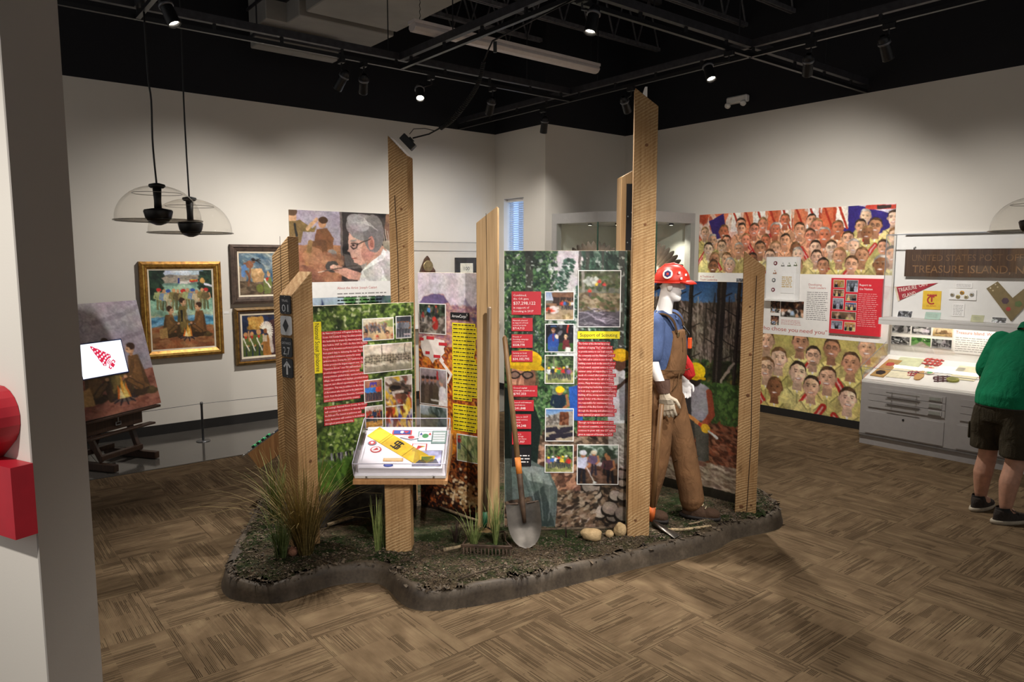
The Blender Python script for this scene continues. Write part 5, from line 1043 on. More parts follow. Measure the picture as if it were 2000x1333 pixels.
sign(577, 613, ('TRAIL', '01')); sign(617, 654, 'diamond'); sign(659, 696, ('DISTANCE', '2.7')); sign(699, 736, 'arrow')

# ---- printed panels
RED = plain('c02a35', .5, var=.02); YEL = plain('ecd91c', .5, var=.02); PBLK = plain('15151a', .5, var=.05); INK = plain('1d1a16', .6, var=.05); INKW = plain('f2efec', .6, var=.01); INKR = plain('b8483c', .6, var=.03); INKG = plain('8a8784', .6, var=.03)
EDGE = plain('d9cbb4', .6, var=.03)
def panel(label, A, B, z0, z1, cv):
    A, B = np.array([*A, 0.0]), np.array([*B, 0.0]); pl = Pl(A, B - A); W = float(np.linalg.norm(B - A))
    t = thing('printed_panel', label, 'panel', A + (0, 0, z0), 'printed panels of the exhibit island')
    pl.plate('board', (0, W, z0, z1), .02, EDGE, t, -.021); pl.show('printed_sheet', (0.002, W - .002, z0 + .002, z1 - .002), cv, t, .0006); return t, pl, W
def strip(pl, t, s0, z, h, s, mat, ink, wid=None, pad=.006, off=.003, k=.6):
    me, lo, hi = text_me(s, 1); w = (hi[0] - lo[0]) * h * k / .73 if wid is None else wid - 2 * pad
    o = pl.plate('text_strip', (s0, s0 + w + 2 * pad, z - h / 2, z + h / 2), .003, mat, t, .0008)
    text(s, pl.M(.0045), s0 + pad, z - h * k * .42, h * k, ink, o, width=w, res=1); return o
# Support panel
tS, pS, WS = panel('tall forest panel with red text strips headed Support of Scouting', zp(985, 1030, IZ)[:2], zp(1222, 1032, IZ)[:2], IZ - .01, 2.12, pic_forest_support(232, 520))
PH = lambda pl, t, r, k, sd=0, res=48: pl.photo(pl.rect(*r), k, t, sd, res=res)
for r, k, sd in (((1129, 528, 1211.4, 639.6), 'slash', 1), ((1064.4, 569.3, 1121.3, 626), 'porch', 2), ((1064.4, 632.7, 1121.3, 688.4), 'uniform', 3), ((1064, 693.6, 1121.3, 750), 'work_group', 4), ((1064.6, 797.9, 1120.2, 862.4), 'stadium', 5), ((1064, 868.8, 1120, 923.6), 'work_group', 6), ((1127, 868.3, 1207.4, 947), 'digging', 7)):
    PH(pS, tS, r, k, sd, 58 if r[2] - r[0] > 70 else 44)
def fact(r, lines):
    s0, s1, z0, z1 = pS.rect(*r); o = pS.plate('fact_card', (s0, s1, z0, z1), .008, RED, tS, .001); M = pS.M(.0098); nl = sum(k for _, k in lines); z = z1 - (z1 - z0) * .08; lh = (z1 - z0) * .84 / nl
    for s, k in lines:
        me, lo, hi = text_me(s, 1); w = min((hi[0] - lo[0]) * lh * k * .62 / .73, (s1 - s0) * .9); z -= lh * k; text(s, M, s0 + (s1 - s0) * .06, z + lh * k * .22, lh * k * .6, INKW, o, width=w, res=2 if k > 1 else 1)
fact((999.3, 569.7, 1056.6, 615), (('Combined,', 1), ('the OA gave', 1), ('$37,298,122', 1.5), ('in support of', 1), ('Scouting in 2017', 1)))
fact((999.3, 621.4, 1040.2, 647), (('Materials planned', 1), ('in support of local', 1), ('council projects', 1), ('$714,713', 1.5))); fact((999.3, 653.3, 1040.2, 679.5), (('Friends of', 1), ('Scouting campaign', 1), ('contributions', 1), ('$528,778', 1.5)))
fact((999.3, 685.4, 1040.2, 706.8), (('Service to local', 1), ('council projects', 1), ('$34,102,795', 1.5))); fact((1000, 753.3, 1049.5, 775), (('Council capital', 1), ('campaign contributions', 1), ('$797,333', 1.5)))
fact((999.5, 781.6, 1042.4, 803), (('Council endowment', 1), ('contributions', 1), ('$241,848', 1.5))); fact((1000, 809.4, 1037.3, 837.7), (('Service to 2017', 1), ('national service', 1), ('projects', 1), ('$404,248', 1.5))); fact((1000, 843.3, 1037.3, 868.3), (('Service to', 1), ('national high', 1), ('adventure bases', 1), ('$401,907', 1.5)))
r = pS.rect(1000, 874.7, 1037.3, 910.4); o = pS.plate('credit_card', r, .008, PBLK, tS, .001); pS.greek((r[0] + .05, r[1] - .01, r[2] + .02, r[3] - .045), 3, INKW, o, .0098, seed=4, fill=.4)
r = pS.rect(1128, 647.4, 1210.4, 662); o = pS.plate('heading_strip', r, .006, YEL, tS, .001); text('Support of Scouting', pS.M(.0078), (r[0] + r[1]) / 2, r[2] + (r[3] - r[2]) * .3, (r[3] - r[2]) * .46, INK, o, width=(r[1] - r[0]) * .88, align='c', res=3)
LS = ['The Order of the Arrow has a long', 'tradition of saying "Yes" when asked', 'to provide service to our local councils,', 'the community and the National Council.', 'The OA\'s call to action is seen through', 'building a new dock on the waterfront at', 'a local council, essential service to ready', 'summer camps or responding to the', 'needs of a council after a natural disaster.', 'Arrowmen come to the call of selfless', 'service. Many Arrowmen serve Scouting', 'by providing key leadership volunteer roles', 'at local, area, regional and national levels.', 'Building off the strong servant leadership', 'model, Order of the Arrow members', 'are responsible for overseeing many', 'advances of the Boy Scouts of America', 'through the diversity and advancement of', 'many national programs and activities.', '', 'Through our lodges at a local level and', 'the national committee, our involvement', 'continues to grow, with over $37 million', 'given in support of Scouting in 2017.']
WL = [1103, 1125, 1133, 1150, 1130, 1155, 1147, 1125, 1157, 1135, 1140, 1167, 1165, 1160, 1130, 1130, 1142, 1163, 1143, 0, 1135, 1155, 1155, 1130]
for i, s in enumerate(LS):
    if not s: continue
    y = 671.6 + i * 7.7; a = pS.uv(1128, y); b = pS.uv(960 + WL[i] / 4.761, y); strip(pS, tS, a[0], a[1], .0245, s, RED, INKW, wid=b[0] - a[0])
# Jamboree panel
tJ, pJ, WJ = panel('leafy green panel with red text strips and a vertical yellow heading', (2.00, 4.79), (2.868, 4.752), IZ - .01, 1.735, pic_forest_jamboree(190, 355))
for r, k, sd in (((706.5, 623, 768.7, 663), 'parade', 8), ((772, 618, 803, 660), 'old_boys', 9), ((708.3, 675, 804.6, 721.6), 'old_group', 10), ((710, 743.4, 746.8, 783), 'kids', 11), ((750, 736.6, 805.8, 848), 'dancers', 12), ((712, 795, 747.7, 833), 'red_crew', 13)):
    PH(pJ, tJ, r, k, sd, 70 if k == 'old_group' else 44)
a = pJ.uv(608.5, 629.5); b = pJ.uv(626, 729); o = pJ.plate('heading_strip', (a[0], a[0] + .066, b[1], a[1]), .006, YEL, tJ, .001)
o['label'] = 'yellow strip reading National Scout Jamboree'
text('National Scout Jamboree', frame(pJ.at(a[0] + .02, a[1] - .012, .0078), (0, 0, -1), pJ.u, pJ.n), 0, 0, .034, INK, o, width=(a[1] - b[1]) - .024, res=3)
LJ = ['As National Director of Program for the Boy', 'Scouts, OA Founder E. Urner Goodman provided', 'the leadership to create the National Jamboree', 'first held in 1937. In 1950, the first OA Service', 'Troop of 36 Arrowmen performed service ranging', 'from guard duty to delivering the mail. The OA', 'has provided continuous service for every', 'jamboree since. During the 2017 Jamboree, the', 'Order provided the largest support ever. Called', '"Operation Arrow," over 700 staff members', 'provided support to general service and', 'transportation, guided treks, operated an Indian', 'village, ran exhibits and displays, provided show', 'support, and offered opportunities for sports and', 'recreation. This was in addition to the thousands', 'of Arrowmen who took part in the Jamboree at all', 'levels, from the Jamboree Executive Committee to', 'patrol leaders from around the country.', '', 'As Scouting\'s National Honor Society, the Order', 'will continue the tradition to directly assist', 'the BSA and The Summit at jamborees, and', 'active Arrowmen will continue to be involved', 'throughout jamboree leadership.']
a = pJ.uv(628, 652); b = pJ.uv(634, 829)
for i, s in enumerate(LJ):
    if s: strip(pJ, tJ, a[0], a[1] + (b[1] - a[1]) * i / 23, .0245, s, RED, INKW, wid=.315 * len(s) / 47 + .02)
# ArrowCorps panel
tA, pA, WA = panel('autumn valley panel with yellow text strips and a white map', zp(822, 990, IZ)[:2], zp(942, 1018, IZ)[:2], IZ - .01, 1.962, pic_autumn_valley(120, 375))
for r, k, sd in (((818.6, 592, 872, 654.5), 'trail_crew', 14), ((820.8, 717.5, 874.4, 795), 'officials', 15), ((821, 789.5, 875, 852), 'woods_mist', 16), ((893, 846.8, 935.7, 907), 'sawing', 17)): PH(pA, tA, r, k, sd, 44)
r = pA.rect(880.7, 610, 916, 625.7); r = (r[0], r[1], pA.uv(880.7, 624)[1], r[3]); o = pA.plate('heading_strip', r, .006, PBLK, tA, .001); text('ArrowCorps', pA.M(.0078), r[0] + .015, r[2] + (r[3] - r[2]) * .3, (r[3] - r[2]) * .42, INKW, o, width=(r[1] - r[0]) * .78, res=3); text('5', pA.M(.0078), r[1] - .018, r[2] + (r[3] - r[2]) * .55, .018, INKW, o)
a = pA.uv(883.5, 634); b = pA.uv(885, 836); WY = [1018, 1028, 1033, 1036, 1020, 1020, 1022, 1012, 1008, 1022, 1045, 1040, 1048, 1045, 1032, 1030, 1040, 1035, 1035, 985, 0, 1032, 1030, 1048, 1045, 1040, 1030, 1020]
for i, wv in enumerate(WY):
    if not wv: continue
    e = pA.uv(700 + wv / 4.444, 700)[0]; z = a[1] + (b[1] - a[1]) * i / 27; o = pA.plate('text_strip', (a[0], e, z - .0135, z + .0135), .003, YEL, tA, .0008); pA.greek((a[0] + .01, e - .008, z - .009, z + .009), 1, INK, o, .0045, seed=i, fill=.5, ragged=.02)
g = lambda x, y: pA.uv(x, y)
M_ = [(823, 660), (830, 656), (868, 666), (870, 675), (867, 682), (869, 690), (862, 697), (868, 706), (864, 710), (858, 700), (850, 703), (846, 710), (838, 698), (828, 694), (823, 678)]
o = MB().prism([g(x, y) for x, y in M_], 0, .004, pA.M(.001)).build('map', plain('e6dcd4', .5), tA); o['label'] = 'white outline map of a country with red place tags'
o2 = MB(); o2.prism([g(x, y) for x, y in ((858, 704), (862, 702), (884, 732), (876, 750), (873, 748), (879, 733))], 0, .003, pA.M(.001)); o2.build('pointer', plain('e6dcd4', .5), tA)
for x, y, w_ in ((821, 659, 8), (834, 657, 16), (858, 669, 17), (832, 686, 9), (848, 693, 14)): q0 = g(x, y); MB().box(q0[0], q0[0] + w_ * .0045, q0[1] - .022, q0[1], 0, .002, pA.M(.0052)).build('place_tag', RED, tA)
# burnt forest panel
bR = zp(1440, 985, IZ)[:2]; bLq = zp(1335, 549, 1.885)[:2]; dv = (bLq - bR) / np.linalg.norm(bLq - bR); bLf = bR + dv * 1.06
tB, pB, WB = panel('burnt forest panel with a helmeted worker behind the mannequin', bLf, bR, IZ - .01, 1.885, pic_burnt_forest(220, 370))
# ------------------------------------------------------------------ on the island: case, tools, plants, stones
def onz(x, y, z=None): p = zp(x, y, IZ); return np.array([p[0], p[1], ground(p[0], p[1])])
# pedestal case with patches
q = zp(795, 1064, IZ); ped = thing('display_case', 'slanted acrylic display case of patches on a timber pedestal', 'display case', (q[0], q[1], IZ))
D0 = 4.70
cTL, cTR = dp(712, 835, D0 + .28), dp(890, 842, D0 + .28)       # back top corners of the acrylic lid
kL, kR = dp(692, 920, D0 - .1), dp(868, 931, D0 - .1)           # front lower edge of the white tray
# local frame of the tray: ux to the right, uy up the slope, un out of it
O_ = np.array(dp(690, 934, D0 - .13)); R_ = np.array(dp(873, 943, D0 - .13)); ux = R_ - O_; ux[2] = 0; WC = float(np.linalg.norm(ux)); ux /= WC
nb = np.cross((0, 0, 1.0), ux); sl_ = math.radians(27); uy = nb * math.cos(sl_) + np.array([0, 0, math.sin(sl_)]); un = np.cross(ux, uy)
WC = .61; HCs = .47
MC = frame(O_, ux, uy, un)
mb = MB(); mb.box(0, WC, 0, HCs, -.02, .02, MC); 
# wooden box: level bottom, sloping top
pts = [(0, -.02), (HCs * math.cos(sl_), HCs * math.sin(sl_) - .02), (HCs * math.cos(sl_), HCs * math.sin(sl_) - .14), (0.0, -.045)]
mb = MB(); Mw = frame(O_, nb, (0, 0, 1), ux); mb.prism(pts, -.004, WC + .004, Mw); mb.build('wood_box', WOOD_V, ped)
MB().box(.006, WC - .006, .006, HCs - .006, -.012, .012, MC).build('tray_rim', WHITE, ped, bevel=.002)
PAPER = plain('f3f1ee', .6, var=.01)
MB().box(.03, WC - .03, .03, HCs - .025, .012, .055, MC).build('backing_board', PAPER, ped)
AH = .115; TH = .004; mb = MB()
mb.box(.006, WC - .006, .006, HCs - .006, AH, AH + TH, MC); mb.box(.006, WC - .006, .006, .006 + TH, .012, AH, MC); mb.box(.006, WC - .006, HCs - .006 - TH, HCs - .006, .012, AH, MC); mb.box(.006, .006 + TH, .006 + TH, HCs - .01, .012, AH, MC); mb.box(WC - .006 - TH, WC - .006, .006 + TH, HCs - .01, .012, AH, MC)
mb.build('acrylic_lid', clear('fdfcff', 1.3), ped)
ED = plain('c9c4d2', .25, var=.02); mb = MB()
for a, b in (((.006, .006), (WC - .006, .006)), ((.006, HCs - .006), (WC - .006, HCs - .006)), ((.006, .006), (.006, HCs - .006)), ((WC - .006, .006), (WC - .006, HCs - .006))): mb.bar(MC @ Vector((a[0], a[1], AH + .003)), MC @ Vector((b[0], b[1], AH + .003)), .004, .004, un)
for x in (.006, WC - .006):
    for y in (.006, HCs - .006): mb.bar(MC @ Vector((x, y, .012)), MC @ Vector((x, y, AH)), .004, .004, ux)
mb.build('lid_edge', ED, ped)
for x in (.085, .525): MB().lathe([(.007, 0), (.006, .004)], 10, MC @ Vector((x, .005, .004)), -uy).build('screw', CHROME, ped)
hdp = math.degrees(math.atan2(-nb[1], -nb[0]))
topz = float((MC @ Vector((WC * .45, HCs * .4, -.03)))[2]) - .06
pc_ = O_ + ux * (WC * .455) + nb * .12
mb = MB(); Mp = frame((pc_[0], pc_[1], IZ - .03), ux, nb, (0, 0, 1)); mb.box(-.085, .085, -.07, .07, 0, topz - IZ + .05); mb.build('pedestal', WOOD, ped, bevel=.004, M=Mp)
# things lying in the case
def flat(name, label, cat, pts, mat, x, y, rot=0.0, th=.004, group='patches in the slanted case', z=.0555, M=None):
    Mx = (M or MC) @ Matrix.Translation((x, y, z)) @ Matrix.Rotation(math.radians(rot), 4, 'Z')
    return tag(MB().prism(pts, 0, th).build(name, mat, None, M=Mx), label, cat, group), Mx
def circ(r, n=20, sy=1.0): return [(r * math.cos(2 * math.pi * k / n), r * sy * math.sin(2 * math.pi * k / n)) for k in range(n)]
def rc(w, h): return [(-w / 2, -h / 2), (w / 2, -h / 2), (w / 2, h / 2), (-w / 2, h / 2)]
YSATIN = plain('e8c22a', .45, var=.08)
o, Mx = flat('neckerchief', 'folded yellow neckerchief with a black emblem lying across the case', 'neckerchief', rc(.47, .115), YSATIN, .26, .25, -38, .005)
mb = MB(); [mb.box(x, x + .004, -.057, .057, .005, .0062) for x in (-.12, -.1, .1)]; mb.build('fold_line', plain('b8921c', .5), o, M=Mx)
mb = MB(); K = .9
for a, b in (((-.03, .035), (.035, .035)), ((-.03, .035), (-.03, .0)), ((-.03, 0), (.03, 0)), ((.03, 0), (.03, -.035)), ((.03, -.035), (-.04, -.035)), ((-.005, .045), (-.005, -.045)), ((.014, .045), (.014, -.045))): mb.bar((a[0] * K, a[1] * K, .0065), (b[0] * K, b[1] * K, .0065), .009, .002)
mb.build('emblem', plain('2a2420', .6), o, M=Mx)
BORD = plain('b83a3a', .6, var=.05)
def patch(label, pts, x, y, rim, fill, k=.82, rot=0, art=()):
    o, Mx = flat('patch', label, 'patch', pts, rim, x, y, rot)
    MB().prism([(a * k, b * k) for a, b in pts], .004, .005).build('fabric', fill, o, M=Mx)
    for col, pp in art: MB().prism(pp, .005, .0058).build('stitching', col, o, M=Mx)
W_ = plain('efece6', .6, var=.02); RD = plain('c8403a', .6, var=.05); BLU = plain('2f4a90', .6, var=.06); GRN = plain('4f9a5c', .6, var=.06); GRY = plain('8a8c90', .6, var=.08)
patch('round grey and red patch, upper of the two left of the neckerchief', circ(.03, sy=.8), .085, .275, plain('77777c', .6), RD, .75, 0, ((W_, circ(.01)),))
patch('round red patch, lower of the two left of the neckerchief', circ(.037, sy=.8), .12, .21, RD, W_, .8, 0, ((RD, [(-.02, -.012), (.018, -.005), (.006, .018)]),))
patch('red-edged bar patch with blue picture at the back of the case', rc(.135, .045), .275, .385, RD, BLU, .86, 0, ((W_, circ(.012)), (BORD, [(.03, -.012), (.05, .01), (.01, .01)])))
patch('pale lozenge patch with a red centre at the middle of the case', [(-.08, 0), (0, -.025), (.08, 0), (0, .025)], .345, .33, GRY, W_, .85, 0, ((RD, circ(.022, sy=.7)),))
patch('teal-edged square patch with green figures at the back', rc(.1, .1), .44, .345, plain('3c8c80', .6), W_, .9, 0, ((GRN, circ(.022)), (BLU, [(-.04, .01), (-.02, .01), (-.03, .035)]), (RD, [(.02, .01), (.04, .01), (.03, .035)])))
patch('grey green striped card at the back right of the case', rc(.1, .13), .535, .335, plain('6a8c80', .6), plain('a8bcb0', .6), .9, 0, tuple((W_, [(-.04, y), (.04, y), (.04, y + .012), (-.04, y + .012)]) for y in (-.045, -.02, .005, .03)))
patch('red-edged square patch with a red bird right of the neckerchief', rc(.1, .085), .41, .225, RD, W_, .88, 0, ((RD, [(-.02, -.02), (.0, -.01), (.03, .015), (-.01, .02)]), (YSATIN, [(.01, 0), (.04, .012), (.015, .018)])))
patch('large picture patch with a green shield at the front right', rc(.19, .15), .475, .125, plain('7a7a80', .6, var=.1), plain('a8aac4', .6, var=.2), .94, 0, ((plain('4a4a50', .6, var=.3), [(-.085, -.065), (.085, -.065), (.06, -.01), (-.05, -.02)]), (YSATIN, [(-.045, -.035), (0, -.05), (.045, -.035), (.05, .02), (-.05, .02)]), (GRN, [(-.036, -.028), (0, -.04), (.036, -.028), (.04, .012), (-.04, .012)])))
patch('faded gold name strip at the front of the case', rc(.13, .028), .25, .11, plain('dcae6a', .6), plain('e8c890', .6), .9)
patch('small blue crest at the front edge of the case', circ(.032, sy=.45), .225, .058, BLU, plain('5a68b0', .6), .7)

# reader rail at the back left of the island: wooden box with green fittings and a blue screen
b0 = dp(483, 887, 5.75); b1 = dp(505, 918, 5.75); b2 = dp(540, 898, 5.75); b3 = dp(556, 838, 5.9)
rp = thing('reader_rail', 'slanted wooden reader box with green brackets behind the trail sign post', 'reader box', (b3[0], b3[1], IZ))
ur = np.array(dp(560, 830, 5.75)) - np.array(b0); ru = ur / np.linalg.norm(ur); rn = np.cross(_fh, ru); rn = rn if rn[2] > 0 else -rn
uh = np.cross(rn, ru)
LR = .62
mb = MB(); Mr = frame(b0, ru, uh, rn); dep = .5
sgn = 1 if (uh.dot(_fh) > 0) else -1
y0, y1 = (0, dep) if sgn > 0 else (-dep, 0)
mb.box(.0, LR, y0, y1, -.16, 0, Mr); mb.build('wood_box', WOOD_V, rp, bevel=.003)
MB().box(-.06, LR, y0 - .0, y1, .002, .008, Mr).build('metal_plate', plain('8f8f8c', .35, .7), rp)
MB().box(.2, LR - .02, y0 + .04, y1 - .04, .008, .014, Mr).build('blue_screen', plain('39406a', .3), rp)
for k in range(4):
    o = MB().box(.05 + k * .05, .085 + k * .05, y0 + .02, y0 + .06, .008, .03, Mr).build('green_bracket', plain('2fae6a', .3, .3), rp, bevel=.006)
    MB().box(.056 + k * .05, .079 + k * .05, y0 + .015, y0 + .03, .008, .026, Mr).build('slot', BLACK, o)
for x in (-.045, .01, .27): MB().lathe([(.008, 0), (.006, .006)], 10, Mr @ Vector((x, y0 + .03, .008)), rn).build('screw', CHROME, rp)
ft = b3 + uh * sgn * .25; MB().box(ft[0] - .06, ft[0] + .06, ft[1] - .06, ft[1] + .06, IZ - .03, ft[2] - .1).build('leg_post', WOOD_D, rp)

# black camera box and coiled cord on the tall post
cbx = dp(797, 278, 5.5); bx = thing('camera_box', 'small black box strapped to the slanted top of the tall inner post', 'box', cbx)
rx = _rt; sl45 = math.radians(-46); bu = rx * math.cos(sl45) + np.array([0, 0, math.sin(sl45)]); bv = np.cross(-_fh, bu)
MB().obox(cbx, bu * .06, bv * .028, _fh * .04).build('housing', BLACK, bx, bevel=.005); MB().obox(cbx + bv * .028 + bu * .005, bu * .02, bv * .012, _fh * .02).build('plug', BLACK, bx)
cc = thing('coiled_cord', 'black coiled cable hanging from the track to the camera box', 'cable', dp(940, 120, 5.4))
pp = [dp(806, 270, 5.5), dp(838, 262, 5.5), dp(860, 250, 5.45), dp(885, 232, 5.4), dp(915, 195, 5.3), dp(935, 160, 5.2), dp(945, 120, 5.1), dp(955, 95, 5.05)]
MB().tube(pp[:3], .006, 6).build('lead', BLACK, cc, True)
def interp(P, t):
    t = min(max(t, 0), .9999) * (len(P) - 1); i = int(t); f = t - i; p0, p1, p2, p3_ = P[max(i - 1, 0)], P[i], P[i + 1], P[min(i + 2, len(P) - 1)]
    return .5 * ((2 * p1) + (-p0 + p2) * f + (2 * p0 - 5 * p1 + 4 * p2 - p3_) * f * f + (-p0 + 3 * p1 - 3 * p2 + p3_) * f ** 3)
co = pp[2:]; hel = []
for i in range(46 * 8):
    t = i / (46 * 8) * .8; c = interp(co, t); tg = interp(co, t + .01) - c; tg /= np.linalg.norm(tg); s1_ = np.cross(tg, _fh); s1_ /= np.linalg.norm(s1_); s2_ = np.cross(tg, s1_); r_ = .017 - .008 * t; hel.append(c + s1_ * r_ * math.cos(i * math.pi / 4) + s2_ * r_ * math.sin(i * math.pi / 4))
MB().tube(hel, .0045, 5).build('coil', BLACK, cc, True); MB().tube([interp(co, .78), interp(co, .9), interp(co, 1), dp(962, 80, 5.0), (3.93, dp(965, 60, 5)[1], TRZ + .02)], .006, 6).build('lead', BLACK, cc, True)
MB().obox(dp(967, 92, 5.03), _rt * .012, (0, 0, .035), _fh * .012).build('clamp', BLACK, cc, bevel=.003)
MB().tube([dp(800, 262, 5.48), dp(808, 252, 5.46), dp(830, 251, 5.45), dp(850, 256, 5.45)], .003, 5).build('thin_wire', BLACK, cc, True)

# shovel leaning on the forest panel
IRON = plain('6b655e', .38, .85, var=.2, sc=9); RUST = plain('4a3a2e', .6, .4, var=.3)
s_tip = zp(1030, 1072, IZ); s_top = pS.at(*pS.uv(985.5, 655), .03); s_top = np.array(s_top)
tip = np.array([s_tip[0], s_tip[1], IZ + .0]); ax = s_top - tip; Ls = np.linalg.norm(ax); ax /= Ls
sh = thing('shovel', 'long-handled round point shovel leaning against the forest panel', 'shovel', tip)
sr = np.cross(ax, _fh); sr /= np.linalg.norm(sr); sf = np.cross(sr, ax); sf = sf if sf.dot(_fh) < 0 else -sf     # sf: towards the viewer
BW, BLn = .115, .30; rows = 14; cols = 11; vs = []
for i in range(rows + 1):
    t = i / rows; hw = BW * (math.sqrt(max(1 - (1 - min(t / .62, 1)) ** 2, 0)) if t < .62 else 1.0); hw = max(hw, .004)
    for j in range(cols):
        s = -1 + 2 * j / (cols - 1); dish = -.03 * (1 - s * s) * min(1, t * 2) ; ridge = .02 * math.exp(-(s / .16) ** 2) * max(0, (t - .45) / .55)
        vs.append(tip + ax * (BLn * t) + sr * hw * s + sf * (dish + ridge + .012))
fs = [(i * cols + j, i * cols + j + 1, (i + 1) * cols + j + 1, (i + 1) * cols + j) for i in range(rows) for j in range(cols - 1)]
n0 = len(vs); vs2 = vs + [np.array(v) - sf * .003 for v in vs]; mb = MB(); mb.add(vs2, fs + [tuple(n0 + k for k in reversed(f_)) for f_ in fs]); mb.build('blade', IRON, sh, True)
MB().tube([tip + ax * .17 + sf * .0, tip + ax * .3 + sf * .004, tip + ax * .5, tip + ax * .52], [.012, .02, .021, .019], 10).build('socket', RUST, sh, True)
for s in (-1, 1): MB().tube([tip + ax * BLn + sr * s * .03, tip + ax * (BLn + .004) + sr * s * .11 - sf * .006], .006, 6).build('step', RUST, sh)
MB().tube([tip + ax * .5, tip + ax * .61], .0215, 10).build('orange_band', plain('c8762e', .6, var=.1), sh, True)
MB().tube([tip + ax * .6, tip + ax * (Ls * .8), tip + ax * (Ls - .02), tip + ax * Ls], [.019, .0185, .018, .009], 10).build('handle', wood('handle', ('8a6b48', '6b5036', '9c7c58')), sh, True)
# bow rake leaning on the middle post
rk0 = zp(947, 1044, IZ); rk1 = dp(956, 600, 4.86); rb = np.array([rk0[0], rk0[1], IZ + .03])
rk = thing('bow_rake', 'wooden-handled bow rake with green ferrule leaning on the middle post', 'rake', rb)
ax2 = np.array(rk1) - rb; L2 = np.linalg.norm(ax2); ax2 /= L2
MB().tube([rb + ax2 * .12, rb + ax2 * (L2 * .5), rb + ax2 * (L2 - .01), rb + ax2 * L2], [.018, .017, .017, .009], 10).build('handle', wood('weathered', ('6e5a44', '54432f', '836c52')), rk, True)
MB().tube([rb + ax2 * .02, rb + ax2 * .06, rb + ax2 * .14], [.01, .019, .0195], 10).build('ferrule', plain('1f5a3c', .5, var=.1), rk, True)
hl, hr = onz(902, 1082), onz(1000, 1086); hl[2] = IZ + .055; hr[2] = IZ + .055; hm = (hl + hr) / 2
MB().bar(hl, hr, .018, .022).build('head_bar', RUST, rk, bevel=.003)
for s, e_ in ((-1, hl), (1, hr)): MB().tube([rb + ax2 * .03, rb + (e_ - hm) * .45 - (0, 0, .01), rb + (e_ - hm) * .85 + (0, 0, -.005), (rb * .4 + e_ * .6 + (e_ - hm) * .2), e_], .0055, 6).build('bow', RUST, rk, True)
hdir = (hr - hl) / np.linalg.norm(hr - hl)
for k in range(14): p = hl + (hr - hl) * (k + .5) / 14; MB().tube([p, p - _fh * .012 - (0, 0, .03), p - _fh * .022 - (0, 0, .055)], [.006, .005, .002], 5).build('tine', RUST, rk)

# stones
def stone(label, px, py, sx, sy, sz, mat, seed, rot=0):
    g = onz(px, py); rr = np.random.default_rng(seed); bm = bmesh.new(); bmesh.ops.create_icosphere(bm, subdivisions=3, radius=1.0)
    ds = rr.normal(size=(9, 3)); ds /= np.linalg.norm(ds, axis=1)[:, None]
    for v in bm.verts:
        p = np.array(v.co); k = 1.0
        for d in ds: k = min(k, .84 / max(p.dot(d), 1e-3)) if p.dot(d) > .84 else k
        p = p * k * (1 + .03 * math.sin(7 * p[0] + seed) * math.cos(6 * p[1])); v.co = (p[0] * sx, p[1] * sy, p[2] * sz)
    me = bpy.data.meshes.new('stone'); bm.to_mesh(me); bm.free()
    o = mkobj('stone', me, mat, None, True, frame((g[0], g[1], g[2] + sz * .72), (math.cos(rot), math.sin(rot), 0), (-math.sin(rot), math.cos(rot), 0), (0, 0, 1))); return tag(o, label, 'stone', 'stones on the exhibit base')
def stone_mat(a, b):
    t = NT('stone'); c = t.coord('Object'); n = t.noise(c, 14, 5, .65); t.pbr(t.ramp(n, [(.3, a), (.7, b)]), .85, 0, t.bump(n, .6, .02), .25); return t.m
ST1, ST2 = stone_mat('8a7450', 'c0a47c'), stone_mat('7a5040', 'a87860')
rt_ = YAW - math.pi / 2
stone('largest pale brown stone at the foot of the forest panel', 1155, 1055, .082, .055, .05, ST1, 3, rt_ - .25); stone('smallest stone between the two bigger ones', 1190, 1050, .032, .028, .03, ST1, 5, rt_); stone('round stone beside the foot of the tallest post', 1211, 1046, .05, .04, .058, ST1, 8, rt_ + .3); stone('reddish stone between the grass tufts at the left', 572, 1086, .034, .03, .034, ST2, 9, rt_)
# grass tufts
def blade_mat(a, b, c):
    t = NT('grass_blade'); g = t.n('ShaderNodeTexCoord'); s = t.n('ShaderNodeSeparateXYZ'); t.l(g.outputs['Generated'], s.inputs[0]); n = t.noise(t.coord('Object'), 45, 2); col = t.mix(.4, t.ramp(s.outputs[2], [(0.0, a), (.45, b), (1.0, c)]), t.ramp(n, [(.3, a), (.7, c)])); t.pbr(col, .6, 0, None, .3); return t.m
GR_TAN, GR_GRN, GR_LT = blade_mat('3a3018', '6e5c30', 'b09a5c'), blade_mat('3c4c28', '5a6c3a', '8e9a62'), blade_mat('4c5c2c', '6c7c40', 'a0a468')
def tuft(label, px, py, h, spread, nb_, mat, seed, wd=.0045, droop=.5, upright=.35, base=.03):
    g = onz(px, py); rr = random.Random(seed); mb = MB()
    for k in range(nb_):
        a = rr.uniform(0, 2 * math.pi); L = h * rr.uniform(.45, 1.08); lean = spread * rr.random() ** upright; dr = droop * rr.random() ** 1.5
        d = np.array([math.cos(a), math.sin(a), 0]); p0 = g + d * base * rr.random() - (0, 0, .02); side = np.array([-d[1], d[0], 0]); w0 = wd * rr.uniform(.6, 1.2); vs = []; m = 7
        for i in range(m):
            t = i / (m - 1); out = L * (lean * t * .6 + lean * dr * 1.4 * t ** 2.4); z = L * t * (1 - .35 * dr * t * t - .25 * lean * lean * t); w = w0 * (1 - t ** 1.6) + .0004; p = p0 + d * out + np.array([0, 0, z]); vs += [p - side * w, p + side * w]
        mb.add(vs, [(2 * i, 2 * i + 1, 2 * i + 3, 2 * i + 2) for i in range(m - 1)])
    o = mb.build('grass_tuft', mat, None, True); return tag(o, label, 'grass', 'artificial grass tufts')
